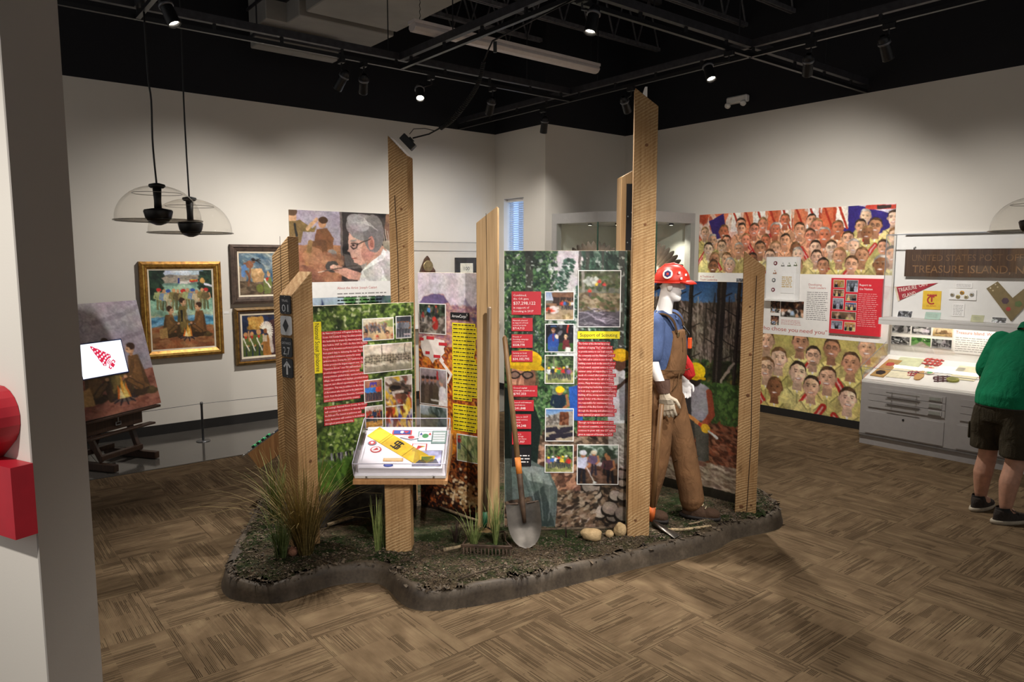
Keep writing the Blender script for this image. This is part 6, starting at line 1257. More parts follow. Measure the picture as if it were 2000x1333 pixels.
tuft('big tan and green grass tuft in front of the trail sign post', 596, 1082, .74, .6, 360, GR_TAN, 1, .0034, .95, .7, .05)
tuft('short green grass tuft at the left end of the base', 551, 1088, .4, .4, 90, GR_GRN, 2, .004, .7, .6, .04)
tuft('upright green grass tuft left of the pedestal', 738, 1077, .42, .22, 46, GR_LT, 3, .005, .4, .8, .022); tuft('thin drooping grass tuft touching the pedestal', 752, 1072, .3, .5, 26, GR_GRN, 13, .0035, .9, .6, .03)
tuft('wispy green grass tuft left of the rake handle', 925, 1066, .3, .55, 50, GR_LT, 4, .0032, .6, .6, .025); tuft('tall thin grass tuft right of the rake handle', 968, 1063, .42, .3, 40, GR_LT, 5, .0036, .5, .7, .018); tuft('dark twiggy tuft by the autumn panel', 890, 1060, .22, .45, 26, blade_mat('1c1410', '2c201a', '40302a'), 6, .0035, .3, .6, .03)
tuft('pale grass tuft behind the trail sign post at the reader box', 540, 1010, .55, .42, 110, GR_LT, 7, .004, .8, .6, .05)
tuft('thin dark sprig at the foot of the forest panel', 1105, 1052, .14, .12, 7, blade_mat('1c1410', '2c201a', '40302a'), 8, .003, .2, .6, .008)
# sticks and branches
BARK = plain('7a6a52', .9, var=.3, sc=40); BARKD = plain('4a3e30', .9, var=.3, sc=40)
def stick(label, pts, r, mat, lift=.012, twigs=()):
    P = []
    for k, (x, y) in enumerate(pts): g = onz(x, y); g[2] += lift; P.append(g)
    t = thing('branch', label, 'branch', P[0], 'fallen sticks on the base'); MB().tube(P, [r * (1 - .4 * i / len(P)) for i in range(len(P))], 8).build('stem', mat, t, True)
    for i, dx, dy, dz in twigs: MB().tube([P[i], P[i] + np.array([dx, dy, dz])], [r * .5, r * .2], 6).build('twig', mat, t, True)
stick('pale birch stick lying by the mannequin boots', ((1312, 1040), (1335, 1038), (1365, 1036), (1388, 1030)), .013, plain('a08c6c', .8, var=.3, sc=40), .012, ((2, .03, -.03, .01), (0, -.03, .01, .012)))
stick('long thin branch running behind the pedestal', ((640, 1035), (700, 1014), (740, 1005), (790, 996)), .014, BARK, .03); stick('thin branch lying behind the rake', ((860, 1000), (900, 1014), (940, 1026)), .012, BARK, .03)
stick('short rotten log pieces left of the rake head', ((866, 1078), (890, 1072), (918, 1066)), .014, BARK, .01); stick('twig on the soil below the rake', ((895, 1135), (930, 1125), (985, 1108)), .006, BARKD, .01)
stick('dark forked twig under the mannequin boots', ((1268, 1052), (1285, 1045), (1300, 1044)), .007, BARKD, .008, ((1, .05, -.03, .01),)); stick('small stick left of the boots by the post foot', ((1345, 1026), (1365, 1024), (1392, 1018)), .008, BARK, .008)
stick('bark strip at the foot of the forest panel', ((1050, 1036), (1120, 1034), (1190, 1034)), .012, BARKD, .004)
# ------------------------------------------------------------------ left wall: paintings, poster, easel, domes, barrier
pW = Pl((0, BL, 0), (1, 0, 0))
def gold_mat(a, b, rough=.38, metal=.6):
    t = NT('frame_finish'); n = t.noise(t.coord('Object'), 22, 4, .6); t.pbr(t.ramp(n, [(.3, a), (.7, b)]), rough, metal, t.bump(n, .15, .004), .5); return t.m
GOLD = gold_mat('6e4a1c', 'b8863c'); GOLDB = gold_mat('b08838', 'e0bc68', .3); BRNF = gold_mat('3a2c24', '5c4a3e', .7, 0); BRNG = gold_mat('4a3618', '7a5c2c', .5, .3); LINER = plain('d8cbb4', .7, var=.03)
def painting(label, x0, x1, z0, z1, cv, mats, fw, lw, depth=.07, tilt=0.0):
    t = thing('framed_painting', label, 'painting', ((x0 + x1) / 2, BL - depth, z0), 'framed oil paintings on the left wall')
    M = pW.M(.004); A, B, C = mats
    def ring(name, i0, i1, h0, h1, mat):
        # mitred frame members, each a piece: inset i0..i1, height h0 (outer) to h1 (inner)
        o = [(x0 + i0, z0 + i0), (x1 - i0, z0 + i0), (x1 - i0, z1 - i0), (x0 + i0, z1 - i0)]; q = [(x0 + i1, z0 + i1), (x1 - i1, z0 + i1), (x1 - i1, z1 - i1), (x0 + i1, z1 - i1)]
        for k in range(4):
            a, b, c, d = o[k], o[(k + 1) % 4], q[(k + 1) % 4], q[k]
            vs = [(*a, 0), (*b, 0), (*c, 0), (*d, 0), (*a, h0), (*b, h0), (*c, h1), (*d, h1)]
            MB().add([tuple(M @ Vector(p)) for p in vs], [(0, 3, 2, 1), (4, 5, 6, 7), (0, 1, 5, 4), (1, 2, 6, 5), (2, 3, 7, 6), (3, 0, 4, 7)]).build(name, mat, t)
    f = fw
    ring('frame_rail', 0, f * .38, depth * .8, depth, A); ring('frame_rail', f * .38, f * .62, depth * .78, depth * .72, B); ring('frame_rail', f * .62, f, depth * .8, depth * .55, C); ring('liner', f, f + lw, depth * .5, depth * .42, LINER)
    k = f + lw; pW.plate('panel', (x0 + k - .01, x1 - k + .01, z0 + k - .01, z1 - k + .01), depth * .3, BLACK, t, .004); pW.show('canvas', (x0 + k - .001, x1 - k + .001, z0 + k - .001, z1 - k + .001), cv, t, depth * .36 + .004, canvas_mat()); return t
painting('large gold-framed painting of scouts around a campfire', 1.865, 2.765, .912, 2.04, pic_painting_campfire(130, 164), (GOLD, GOLDB, GOLD), .085, .018, .075)
painting('upper small painting in a dark brown frame with a kneeling figure and rock', 2.89, 3.56, 1.515, 2.25, pic_painting_rock(72, 84), (BRNF, BRNF, BRNF), .085, .022, .07)
painting('lower small painting in a gold-brown frame with scouts and a headdress', 2.905, 3.53, .745, 1.465, pic_painting_honor(72, 84), (BRNG, GOLD, BRNF), .075, .025, .07)
tag(pW.plate('wall_label', pW.rect(437, 609, 447, 613), .004, WHITE, None), 'small white wall label between the large and small paintings', 'label')
# poster of the painter at work
pt = thing('wall_poster', 'large poster of an elderly painter at work with a caption below', 'poster', (4.45, BL, .6))
x0, x1, zt, zm = 3.66, 5.235, 2.706, 1.765
pW.plate('poster_board', (x0, x1, .55, zt), .01, WHITE, pt, .001); pW.show('photograph', (x0, x1, zm, zt), pic_artist(226, 140), pt, .0118)
text('About the Artist: Joseph Csatari', pW.M(.0122), pW.uv(658, 564)[0], pW.uv(658, 565.5)[1], .036, INKR, pt, width=.6, res=2, name='heading')
a = pW.uv(658, 571); b = pW.uv(757, 580); pW.greek((a[0], b[0], b[1] - .55, a[1]), 14, INKG, pt, .0122, name='body_text', seed=3, fill=.4)
a = pW.uv(602, 557); b = pW.uv(651, 580); pW.photo((a[0], b[0], b[1] - .05, a[1]), 'painter', pt, 1, .002, res=44)
a = pW.uv(602, 583); b = pW.uv(771, 600); pW.show('landscape_print', (a[0], b[0] - .02, b[1] - .15, a[1]), pic_trees_strip(90, 20), pt, .0122)
# shallow acrylic wall case with the award plaque and certificate
wc = thing('wall_case', 'clear shallow acrylic case on the left wall around plaque and certificate', 'case', (6.1, BL, 1.2))
c0 = 5.35; c1_ = 6.95; ztop = pW.uv(820, 473)[1]
m = MB(); m.box(c0, c1_, BL - .2, BL - .196, 1.1, ztop); m.box(c0, c0 + .004, BL - .196, BL, 1.1, ztop); m.box(c1_ - .004, c1_, BL - .196, BL, 1.1, ztop); m.box(c0, c1_, BL - .196, BL, ztop - .004, ztop); m.build('acrylic_cover', ACRYL, wc)
MB().bar((c0, BL - .198, ztop), (c1_, BL - .198, ztop), .006, .008).build('cover_edge', plain('8c8c88', .3), wc); MB().box(c0, c1_, BL - .21, BL, 1.07, 1.1).build('case_shelf', WHITE, wc)
g = lambda x, y: pW.uv(x, y)
P = [g(818, 534), g(822, 521), g(828, 506), g(833, 500), g(837, 505), g(839, 512), g(842, 516), g(844, 523), g(848, 528), g(848, 534)]; P = [(P[0][0], P[0][1] - .12)] + P + [(P[-1][0], P[-1][1] - .12)]
o = tag(MB().prism(P, .0, .03, pW.M(.004)).build('award_plaque', plain('4a3428', .5, var=.25, sc=20)), 'dark wooden arrowhead-shaped plaque with a bronze seal', 'plaque'); s_ = g(833.5, 520); MB().lathe([(.085, 0), (.085, .008), (.07, .012)], 24, pW.at(s_[0], s_[1], .034), pW.n).build('seal', plain('9c8c68', .4, .7, var=.2), o, True); MB().box(s_[0] - .1, s_[0] + .1, s_[1] - .14, s_[1] - .1, .034, .038, pW.M(0)).build('name_plate', plain('8c7c58', .4, .6), o)
r = pW.rect(887.5, 503.5, 930, 533); r = (r[0], r[1], r[2] - .25, r[3]); o = thing('framed_certificate', 'dark framed award certificate with cream mat', 'certificate', ((r[0] + r[1]) / 2, BL, r[2])); pW.plate('frame', r, .03, plain('2c2a2a', .4, var=.2), o, .002, .004); b = .085; r2 = (r[0] + b, r[1] - b, r[2] + b, r[3] - b); pW.plate('certificate', r2, .002, plain('e6e0cc', .6), o, .0325); text('100', pW.M(.0355), (r2[0] + r2[1]) / 2, r2[3] - .11, .06, plain('3a4048', .6), o, align='c'); pW.greek((r2[0] + .04, r2[1] - .04, r2[3] - .2, r2[3] - .16), 1, INKR, o, .0355, fill=.7)
# glass sound domes on cords
def dome(label, px, py, D, R, cord_top, tilt=.05):
    c = np.array(dp(px, py, D)); t = thing('sound_dome', label, 'sound dome', c, 'clear hanging sound domes'); h = R * .85
    prof = [(R + .012, 0), (R + .012, .006), (R, .012)]; 
    for k in range(1, 13): a = k / 12 * math.pi / 2; prof.append((R * math.cos(a) ** .95 if k < 12 else .03, .012 + h * math.sin(a)))
    inner = [(max(r - .006, .028), z - .004 if z > .02 else z) for r, z in reversed(prof)]
    MB().lathe(prof, 48, c, cap=False).build('clear_shell', clear('fbfaf8', 1.2, name='clear_dome'), t, True)
    MB().lathe([(R + .013, -.002), (R + .013, .007), (R - .002, .007), (R - .002, -.002)], 48, c).build('rim', clear('b8b4ae', 1.7, name='dome_rim'), t, True)
    MB().lathe([(R * .58, h * .795), (R * .585, h * .8), (R * .58, h * .81)], 40, c, cap=False).build('shell_ring', plain('8a857e', .3), t, True)
    MB().lathe([(.02, h + .03), (.06, h + .02), (.065, h + .005), (.05, h - .01)], 20, c).build('cap', BLACK, t, True)
    MB().lathe([(.035, h), (.028, h * .6), (.03, h * .38)], 16, c).build('stem', BLACK, t, True)
    MB().lathe([(.03, h * .38), (.105, h * .33), (.112, h * .28), (.1, h * .1), (.07, -.015), (.02, -.035)], 28, c).build('speaker', plain('1e1c1b', .45, var=.1), t, True)
    top = np.array(cord_top); mid = (c + (0, 0, h)) * .5 + top * .5
    P = [c + (0, 0, h), c * .75 + top * .25 + (0, 0, h * .75) + _rt * -.008, mid + _rt * .006, c * .3 + top * .7 + _rt * -.004, top]; P = [interp(P, k / 14) for k in range(15)]
    MB().tube(P, .0075, 6).build('cord', BLACK, t, True); return t
d1 = dp(310, 435, 6.0); dome('clear hanging sound dome nearer the viewer at left', 310, 432, 6.0, .325, (1.47, d1[1] - .03, TRZ + .01)); d2 = dp(373, 458, 6.95); dome('clear hanging sound dome further back at left', 373, 456, 6.95, .37, (d2[0], d2[1], DECK)); d3 = dp(2012, 455, 5.6); dome('clear hanging sound dome cut by the right edge', 2022, 452, 5.6, .3, (d3[0], d3[1], DECK))
# easel with the campfire board and a screen
ez = thing('easel', 'dark wooden studio easel holding the board at far left', 'easel', (*zp(240, 905)[:2], 0)); EZM = WOOD_D
gl, gr_ = zp(207, 925), zp(302, 893)
A_ = np.array([gl[0], gl[1], 0]); B_ = np.array([gr_[0], gr_[1], 0]); eu = B_ - A_; eu[2] = 0; EW = np.linalg.norm(eu); eu /= EW; en = np.cross(eu, (0, 0, 1.0)); en = en if en.dot(-_fh) > 0 else -en      # en: towards viewer
E3 = lambda x, y, z: A_ + eu * x - en * y + np.array([0, 0, z])
EW = .62
def ebar(name, p, q, w, h): return MB().bar(E3(*p), E3(*q), w, h).build(name, EZM, ez, bevel=.004)
for x in (.05, .57): ebar('foot', (x, -.08, .04), (x, .6, .04), .06, .07)
ebar('cross_bar', (.05, .12, .12), (.57, .12, .12), .05, .05); ebar('cross_bar', (.05, .5, .1), (.57, .5, .1), .05, .05)
for x0_, x1_ in ((.08, .03), (.54, .55)): ebar('leg', (x0_, .12, .08), (x1_ - .03, .26, .48), .055, .045)
ebar('leg', (.31, .5, .08), (.31, .34, .48), .05, .05)
ebar('drawer_front', (-.02, .2, .415), (.66, .2, .415), .05, .13); ebar('tray', (-.08, .12, .335), (.74, .12, .335), .08, .02); ebar('ledge', (-.12, .16, .495), (.86, .16, .495), .09, .025)
hx = E3(.34, .165, .425); m = MB(); m.tube([hx + eu * -.03 - (0, 0, .03), hx + eu * -.03 - (0, 0, .0), hx + eu * .03 - (0, 0, 0), hx + eu * .03 - (0, 0, .03), hx + eu * -.03 - (0, 0, .03)], .005, 6); m.tube([hx, hx + (0, 0, .05)], .005, 6); m.tube([hx + eu * -.03 + (0, 0, .05), hx + eu * .03 + (0, 0, .05)], .005, 6); m.build('drawer_pull', CHROME, ez)
ebar('mast', (.2, .3, .4), (.1, .52, 1.78), .05, .05); ebar('mast_clamp', (.11, .45, 1.66), (.1, .49, 1.73), .1, .06); ebar('prop', (.31, .62, .1), (.2, .46, 1.3), .04, .04)
# the board: leans back; corners measured on a tilted plane
bl_, br_ = E3(-.1, .15, .515), E3(.85, .15, .515)
bu_ = eu; tiltb = math.radians(13); bw_ = np.array([0, 0, math.cos(tiltb)]) - en * math.sin(tiltb); bn_ = np.cross(bu_, bw_)
class Tl(Pl):
    def __init__(s, O, u, w): s.O = np.array(O, float); s.u = np.array(u, float); s.w = np.array(w, float); s.n = np.cross(s.u, s.w)
pE = Tl(bl_, bu_, bw_); BWd, BHt = 1.0, 1.14
bd = thing('easel_board', 'printed campfire board with a built-in screen standing on the easel', 'board', bl_)
pE.plate('panel', (0, BWd, 0, BHt), .02, plain('6b5c58', .5), bd, -.021); pE.show('printed_sheet', (0, BWd, 0, BHt), pic_easel(120, 168), bd, .0008)
sc0 = (.12, .66, .40, .735); o = pE.plate('screen_bezel', (sc0[0] - .012, sc0[1] + .012, sc0[2] - .012, sc0[3] + .012), .012, plain('1c2a5c', .3), bd, .001)
pE.plate('lit_screen', sc0, .001, emit('e8eeff', 1.05), o, .0132)
SCR = emit('d02a48', .85); SCW = emit('e8eeff', 1.05); Ms = pE.M(.0148) @ Matrix.Translation((.4, .585, 0)) @ Matrix.Rotation(math.radians(44), 4, 'Z')
hd_ = [(0, .175), (.014, .15), (.02, .12), (.034, .09), (.04, .055), (.056, .02), (.062, -.02), (.075, -.05), (.055, -.075), (.02, -.055), (-.02, -.055), (-.055, -.075), (-.075, -.05), (-.062, -.02), (-.056, .02), (-.04, .055), (-.034, .09), (-.02, .12), (-.014, .15)]
ah = MB().prism(hd_, 0, .0004, Ms).build('arrowhead_mark', SCR, bd)
for x, y, r_ in ((0, .14, .008), (-.012, .1, .009), (.014, .085, .01), (-.02, .06, .011), (.01, .045, .011), (.036, .04, .008), (-.038, .02, .01), (-.006, .012, .012), (.026, .005, .012), (.05, -.01, .008), (-.05, -.03, .011), (-.022, -.03, .011), (.008, -.028, .011), (.036, -.035, .011), (.056, -.048, .008), (-.056, -.055, .008)): MB().prism([(x + a, y + b) for a, b in circ(r_, 12, .85)], .0005, .0008, Ms).build('white_dot', SCW, ah)
mb = MB()
for a, b, c, d in ((-.03, .03, -.072, -.064), (-.024, .024, -.088, -.08), (-.03, .03, -.104, -.096), (-.02, .02, -.15, -.108)): mb.prism([(a, c), (b, c), (b, d), (a, d)], 0, .0004, Ms)
for s in (-1, 1): mb.prism([(s * .03, -.1), (s * .055, -.105), (s * .055, -.135), (s * .03, -.14), (s * .03, -.128), (s * .043, -.127), (s * .043, -.113), (s * .03, -.112)], 0, .0004, Ms)
mb.build('arrow_shaft_mark', SCR, bd)
# barrier post and wire
g_ = zp(397, 862); sp = thing('barrier_stanchion', 'thin grey barrier post on the polished floor before the wall', 'stanchion', g_); STEEL = plain('77787a', .35, .8)
MB().lathe([(.075, 0), (.075, .006), (.02, .012)], 24, g_).build('base_plate', STEEL, sp, True); MB().lathe([(.013, .01), (.013, .42), (.016, .42), (.016, .45), (.008, .455)], 14, g_).build('pole', STEEL, sp, True)
w0 = np.array([g_[0], g_[1], .435]); wire = MB().tube([w0 + (-1.3, .05, -.01), w0 + (-.65, .02, -.02), w0, w0 + (.8, .0, -.012), w0 + (2.2, 0, .0)], .003, 6).build('barrier_wire', plain('4a4a4a', .4, .6)); tag(wire, 'thin barrier wire strung through the grey post', 'wire')
# the red figure on the near wall
def on_line(x, y): # photo point on the bright face of the near wall
    d = ray(x, y); nrm_ = np.array([fdir[1], -fdir[0], 0]); t = (np.array([*pc, 0]) - _C0).dot(nrm_) / d.dot(nrm_); return _C0 + d * t
fu = -np.array([*fdir, 0.0]); pN = Pl((*pc, 0), fu)
if pN.n.dot(-_fh) < 0: pN = Pl((*pc, 0), -fu)
REDL = plain('b01c2c', .45, var=.03); th_ = .07
pN2 = Pl(pN.O + pN.n * (th_ + .002), pN.u)
b_r = pN2.uv(31, 1056); b_t = pN2.uv(26, 917); z_b, z_t = b_r[1], b_t[1]; xr = b_r[0]; hB = z_t - z_b; e1 = pN2.uv(-4, 840); e2 = pN2.uv(0, 770); e3 = pN2.uv(0, 882)
fig = thing('red_numeral', 'thick red figure two mounted on the bright near wall', 'numeral', pN.at(xr - .25, z_b, 0))
Ro = .54 * (e2[1] - e3[1]); Ri = Ro * .45; cx_, cy_ = e1[0] - Ro, (e2[1] + e3[1]) / 2
ptsN = [(xr, z_b), (xr, z_t), (cx_ - .02, z_t)]
for k in range(0, 13): t = math.radians(-48 + k * 18); ptsN.append((cx_ + Ro * math.cos(t), cy_ + Ro * math.sin(t)))
for k in range(12, -1, -1): t = math.radians(-48 + k * 18); ptsN.append((cx_ + Ri * math.cos(t), cy_ + Ri * math.sin(t)))
ptsN += [(cx_ - Ro * 1.1, z_t), (cx_ - Ro * 1.1, z_b)]
MB().prism(ptsN, 0, th_, pN.M(.002)).build('face', REDL, fig)
# ------------------------------------------------------------------ right wall: mural, panels, cabinet; corner case
pR = Pl((AR, 0, 0), (0, -1, 0))
mu = thing('wall_mural', 'floor-to-eye-level mural of a smiling uniformed crowd with a white text band', 'mural', (AR, 5.1, .1))
m0, m1 = pR.uv(1367, 420)[0], pR.uv(1751, 398)[0]; mz1 = 2.705; mz0 = .1
pR.plate('mural_sheet', (m0, m1, mz0, mz1), .004, WHITE, mu, .0005); pR.show('printed_crowd', (m0, m1, mz0, mz1), pic_crowd_mural(400, 382), mu, .0052)
bz1, bz0 = 1.88, 1.078; pR.plate('white_band', (m0, m1, bz0, bz1), .001, plain('efebe6', .55, var=.01), mu, .0055)
Mr_ = pR.M(.0072)
text('A Tradition of', Mr_, pR.uv(1368, 541)[0], pR.uv(1368, 542)[1], .03, INKR, mu, name='heading'); text('Youth Leadership', Mr_, pR.uv(1368, 547)[0], pR.uv(1368, 548)[1], .03, INKR, mu, name='heading')
text('Developing', Mr_, pR.uv(1580, 557)[0], pR.uv(1580, 558)[1], .028, INKR, mu, name='heading'); text('Youth Leaders', Mr_, pR.uv(1580, 563)[0], pR.uv(1580, 564)[1], .028, INKR, mu, name='heading')
a, b = pR.uv(1577, 569), pR.uv(1616, 628); pR.greek((a[0], b[0], b[1], a[1]), 15, INKG, mu, .0072, name='body_text', fill=.42, seed=8)
xq = pR.uv(1483, 646)[0]; zq = pR.uv(1560, 649.5)[1]; words = ('who', 'chose', 'you', 'need', 'you"'); tot = sum(text_me(s_, 3)[2][0] - text_me(s_, 3)[1][0] for s_ in words) + .3 * 4; kq = (pR.uv(1616, 650)[0] - xq) / tot
for s_ in words: wd_ = (text_me(s_, 3)[2][0] - text_me(s_, 3)[1][0]) * kq; text(s_, Mr_, xq, zq, .055, INKR, mu, width=wd_, res=3, name='quotation_word'); xq += wd_ + .3 * kq
text('ORDER OF THE ARROW PRE-ORDEAL CEREMONY', Mr_, pR.uv(1619, 655)[0], pR.uv(1619, 656)[1], .018, INKR, mu, width=.5, name='credit')
for r, k, sd in (((1506, 586, 1524, 612), 'hall', 2), ((1526, 587, 1570, 622), 'hall', 3), ((1506, 616, 1522, 636), 'hall', 5)): pR.photo(pR.rect(*r), k, mu, sd, .003, .002, .0068, res=34)
pR.greek((pR.uv(1526, 626)[0], pR.uv(1569, 626)[0], pR.uv(1550, 636)[1], pR.uv(1550, 625)[1]), 4, INKR, mu, .0072, name='body_text', fill=.3, seed=2)
pR.photo(pR.rect(1439, 544, 1463, 552), 'bw_d', mu, 3, .002, .002, .0068, res=30)
rp_ = thing('red_poster', 'raised red poster of small photographs headed Report to the Nation', 'poster', (AR, 4.16, 1.15)); r = (pR.uv(1627, 543)[0], pR.uv(1727, 546)[0], 1.157, 1.838); pR.plate('poster_board', r, .03, plain('cf2c38', .45, var=.02), rp_, .0075)
Mp_ = pR.M(.039); W = r[1] - r[0]; Hh = r[3] - r[2]; fx = lambda k: r[0] + k * W; fz = lambda k: r[3] - k * Hh
text('Report to', Mp_, fx(.57), fz(.13), .026, INKW, rp_, name='heading'); text('the Nation', Mp_, fx(.57), fz(.2), .026, INKW, rp_, name='heading'); pR.greek((fx(.56), fx(.95), fz(.85), fz(.25)), 17, plain('e8a0a0', .6), rp_, .039, name='body_text', fill=.35, seed=6)
for i, (x0, y0, x1, y1) in enumerate(((.05, .03, .27, .17), (.31, .03, .54, .24), (.05, .2, .27, .33), (.31, .28, .53, .4), (.05, .36, .27, .56), (.31, .43, .53, .57), (.04, .6, .53, .74), (.04, .77, .27, .92), (.31, .78, .53, .94))): pR.photo((fx(x0), fx(x1), fz(y1), fz(y0)), 'suits', rp_, i, .003, .002, .0376, res=30)
# small acrylic wall case
ac = thing('wall_case', 'small square acrylic wall case of pins on the crowd mural', 'case', (AR, 4.9, 1.5)); r = pR.rect(1505, 502, 1562, 579); r = (r[0] - .05, r[1], 1.545, r[3]); d_ = .11
pR.plate('back_board', r, .006, PAPER, ac, .008); pR.plate('shelf', (r[0], r[1], r[2] - .02, r[2]), d_, WHITE, ac, .008)
m = MB(); M_ = pR.M(0); m.box(r[0], r[1], r[2], r[3], d_, d_ + .004, M_); m.box(r[0], r[0] + .004, r[2], r[3], .014, d_, M_); m.box(r[1] - .004, r[1], r[2], r[3], .014, d_, M_); m.box(r[0], r[1], r[3] - .004, r[3], .014, d_, M_); m.build('acrylic_cover', ACRYL, ac)
wx = lambda k: r[0] + k * (r[1] - r[0]); wz = lambda k: r[3] - k * (r[3] - r[2])
sh_ = lambda s, y: [(-s, -s * .8), (s, -s * .8), (0, s)]
PINM = [plain('8a8c90', .35, .6), plain('b06838', .4, .3), plain('7a3040', .4, .2), plain('5a6a4a', .5)]
def wpin(label, kx, ky, k, s=.026, round_=False):
    o = MB().prism(circ(s, 14) if round_ else sh_(s, 0), 0, .006, pR.M(.015) @ Matrix.Translation((wx(kx), wz(ky), 0))).build('pin_badge', PINM[k % 4], None); tag(o, label, 'badge', 'badges in the small wall case')
    MB().prism([(a * .5, b * .5) for a, b in circ(s, 10)], .006, .009, pR.M(.015) @ Matrix.Translation((wx(kx), wz(ky), 0))).build('centre', W_, o)
for lab, kx, ky, k, rd in (('red round badge at top left of the small wall case', .28, .15, 2, True), ('silver triangular badge second in the top row', .5, .18, 0, False), ('dark triangular badge third in the top row', .68, .18, 3, False), ('tall triangular badge last in the top row', .86, .17, 3, False), ('orange triangular badge below the red round one', .27, .36, 1, False), ('silver badge at the middle of the left column', .25, .55, 0, True), ('dark red badge at the bottom of the left column', .24, .78, 2, True)): wpin(lab, kx, ky, k, .026, rd)
o = MB().box(wx(.45), wx(.85), wz(.85), wz(.4), .016, .02, pR.M(0)).build('certificate_card', PAPER); tag(o, 'white printed card leaning in the small wall case', 'card'); pR.greek((wx(.49), wx(.8), wz(.72), wz(.45)), 6, plain('c8a860', .6), o, .0206, seed=3)

# display cabinet with sloping glazed deck and wall case above
CF = 8.06; CB0, CB1 = .6, 3.745
cab = thing('display_cabinet', 'long grey-white drawer cabinet with a glazed sloping top against right wall', 'cabinet', (CF, 2.2, 0)); CABM = plain('9f9a97', .55, var=.015)
MB().box(CF + .02, AR - .013, CB0, CB1, 0, .12).build('plinth', CABM, cab); MB().box(CF, AR - .013, CB0, CB1, .12, .70).build('body', CABM, cab, bevel=.003)
pC = Pl((CF, 0, 0), (0, -1, 0)); GAP = plain('6c6865', .7)
MB().box(-CB1, -CB0, .1, .118, -.004, .001, pC.M(0)).build('plinth_gap', GAP, cab)
for k in range(3):
    o0 = -CB1 + .09 + k * .92; w_ = .78
    for j in range(3):
        z1_ = .655 - j * .075; o = pC.plate('drawer', (o0, o0 + w_, z1_ - .07, z1_), .012, CABM, cab, .0); z_ = z1_ - .03
        MB().bar(pC.at(o0 + .2, z_, .045), pC.at(o0 + .54, z_, .045), .008, .008).build('pull', CHROME, o)
        m = MB(); [m.bar(pC.at(o0 + x, z_, .01), pC.at(o0 + x, z_, .045), .007) for x in (.25, .5)]; m.build('pull_mount', CHROME, o)
        l_ = pC.plate('label_holder', (o0 + .62, o0 + .75, z1_ - .055, z1_ - .012), .01, CABM, o, .012); pC.plate('paper_label', (o0 + .63, o0 + .74, z1_ - .05, z1_ - .016), .002, plain('8c8c84', .5), l_, .0222)
    o = pC.plate('cupboard_door', (o0 - .02, o0 + w_ + .0, .14, .385), .012, CABM, cab, .0); MB().lathe([(.011, 0), (.011, .006)], 12, pC.at(o0 + .38, .345, .012), pC.n).build('lock', BLACKM, o)
# deck
DZ0, DZ1 = .725, .96; dl = math.hypot(AR - CF - .05, DZ1 - DZ0); dn = np.array([AR - .05 - CF, 0, DZ1 - DZ0]); dn /= np.linalg.norm(dn); MD = frame((CF + .02, CB1, DZ0), (0, -1, 0), dn, np.cross((0, -1, 0), dn))
LD = CB1 - CB0
MB().prism([(CF, .70), (AR - .013, .70), (AR - .013, DZ1), (CF + .02, DZ0), (CF, DZ0)], CB0, CB1, frame((0, 0, 0), (1, 0, 0), (0, 0, 1), (0, 1, 0))).build('deck', plain('e6e2dc', .5, var=.01), cab)
m = MB(); m.box(0, LD, 0, .004, 0, .16, MD); m.box(0, .004, .004, dl, 0, .16, MD); m.box(LD - .004, LD, .004, dl, 0, .16, MD); m.box(0, LD, .0, dl, .16, .164, MD); m.build('glass_cover', ACRYL, cab)
ED2 = plain('84868a', .3); m = MB(); [m.bar(MD @ Vector(a), MD @ Vector(b), .005) for a, b in (((0, 0, .162), (LD, 0, .162)), ((0, 0, .162), (0, dl, .162)), ((0, 0, 0), (0, 0, .16)))]; m.build('cover_edge', ED2, cab)
# lamps inside the case (its own lighting): a light strip under the shelf
WB0 = CB1 - .02
shf = thing('wall_display', 'white wall display with shelf and tall acrylic front above the cabinet', 'wall display', (AR - .1, 2.2, 1.0))
pR.plate('back_panel', (-WB0, -CB0, .92, 2.36), .02, plain('eae8e4', .5, var=.01), shf, .0055); SD = .30
MB().box(AR - SD, AR - .026, CB0, WB0 + .03, 1.378, 1.405).build('shelf', plain('c9c6c2', .5, var=.01), shf, bevel=.003); MB().box(AR - SD, AR - SD + .02, CB0, WB0 + .03, 1.33, 1.378).build('shelf_lip', plain('c9c6c2', .5, var=.01), shf)
MB().box(AR - SD + .05, AR - SD + .09, CB0 + .05, WB0 - .05, 1.368, 1.377).build('light_strip', emit('fff6e6', 14.0), shf)
m = MB(); m.box(AR - SD + .02, AR - SD + .024, CB0, WB0, 1.405, 2.335); m.box(AR - SD + .024, AR - .03, WB0 - .004, WB0, 1.405, 2.335); m.build('acrylic_front', ACRYL, shf); m = MB(); m.bar((AR - SD + .02, CB0, 2.338), (AR - SD + .02, WB0, 2.338), .008, .01); m.bar((AR - SD + .02, WB0, 1.405), (AR - SD + .02, WB0, 2.335), .006); m.bar((AR - .03, WB0, 1.405), (AR - .03, WB0, 2.335), .005); m.bar((AR - SD + .02, WB0, 2.338), (AR - .02, WB0, 2.338), .006); m.build('acrylic_edge', ED2, shf)
MB().box(AR - .06, AR - .04, CB0 + .1, WB0 - .1, 2.34, 2.352).build('top_rail', plain('55534f', .4), shf)
pD = Pl((AR - .026, 0, 0), (0, -1, 0))
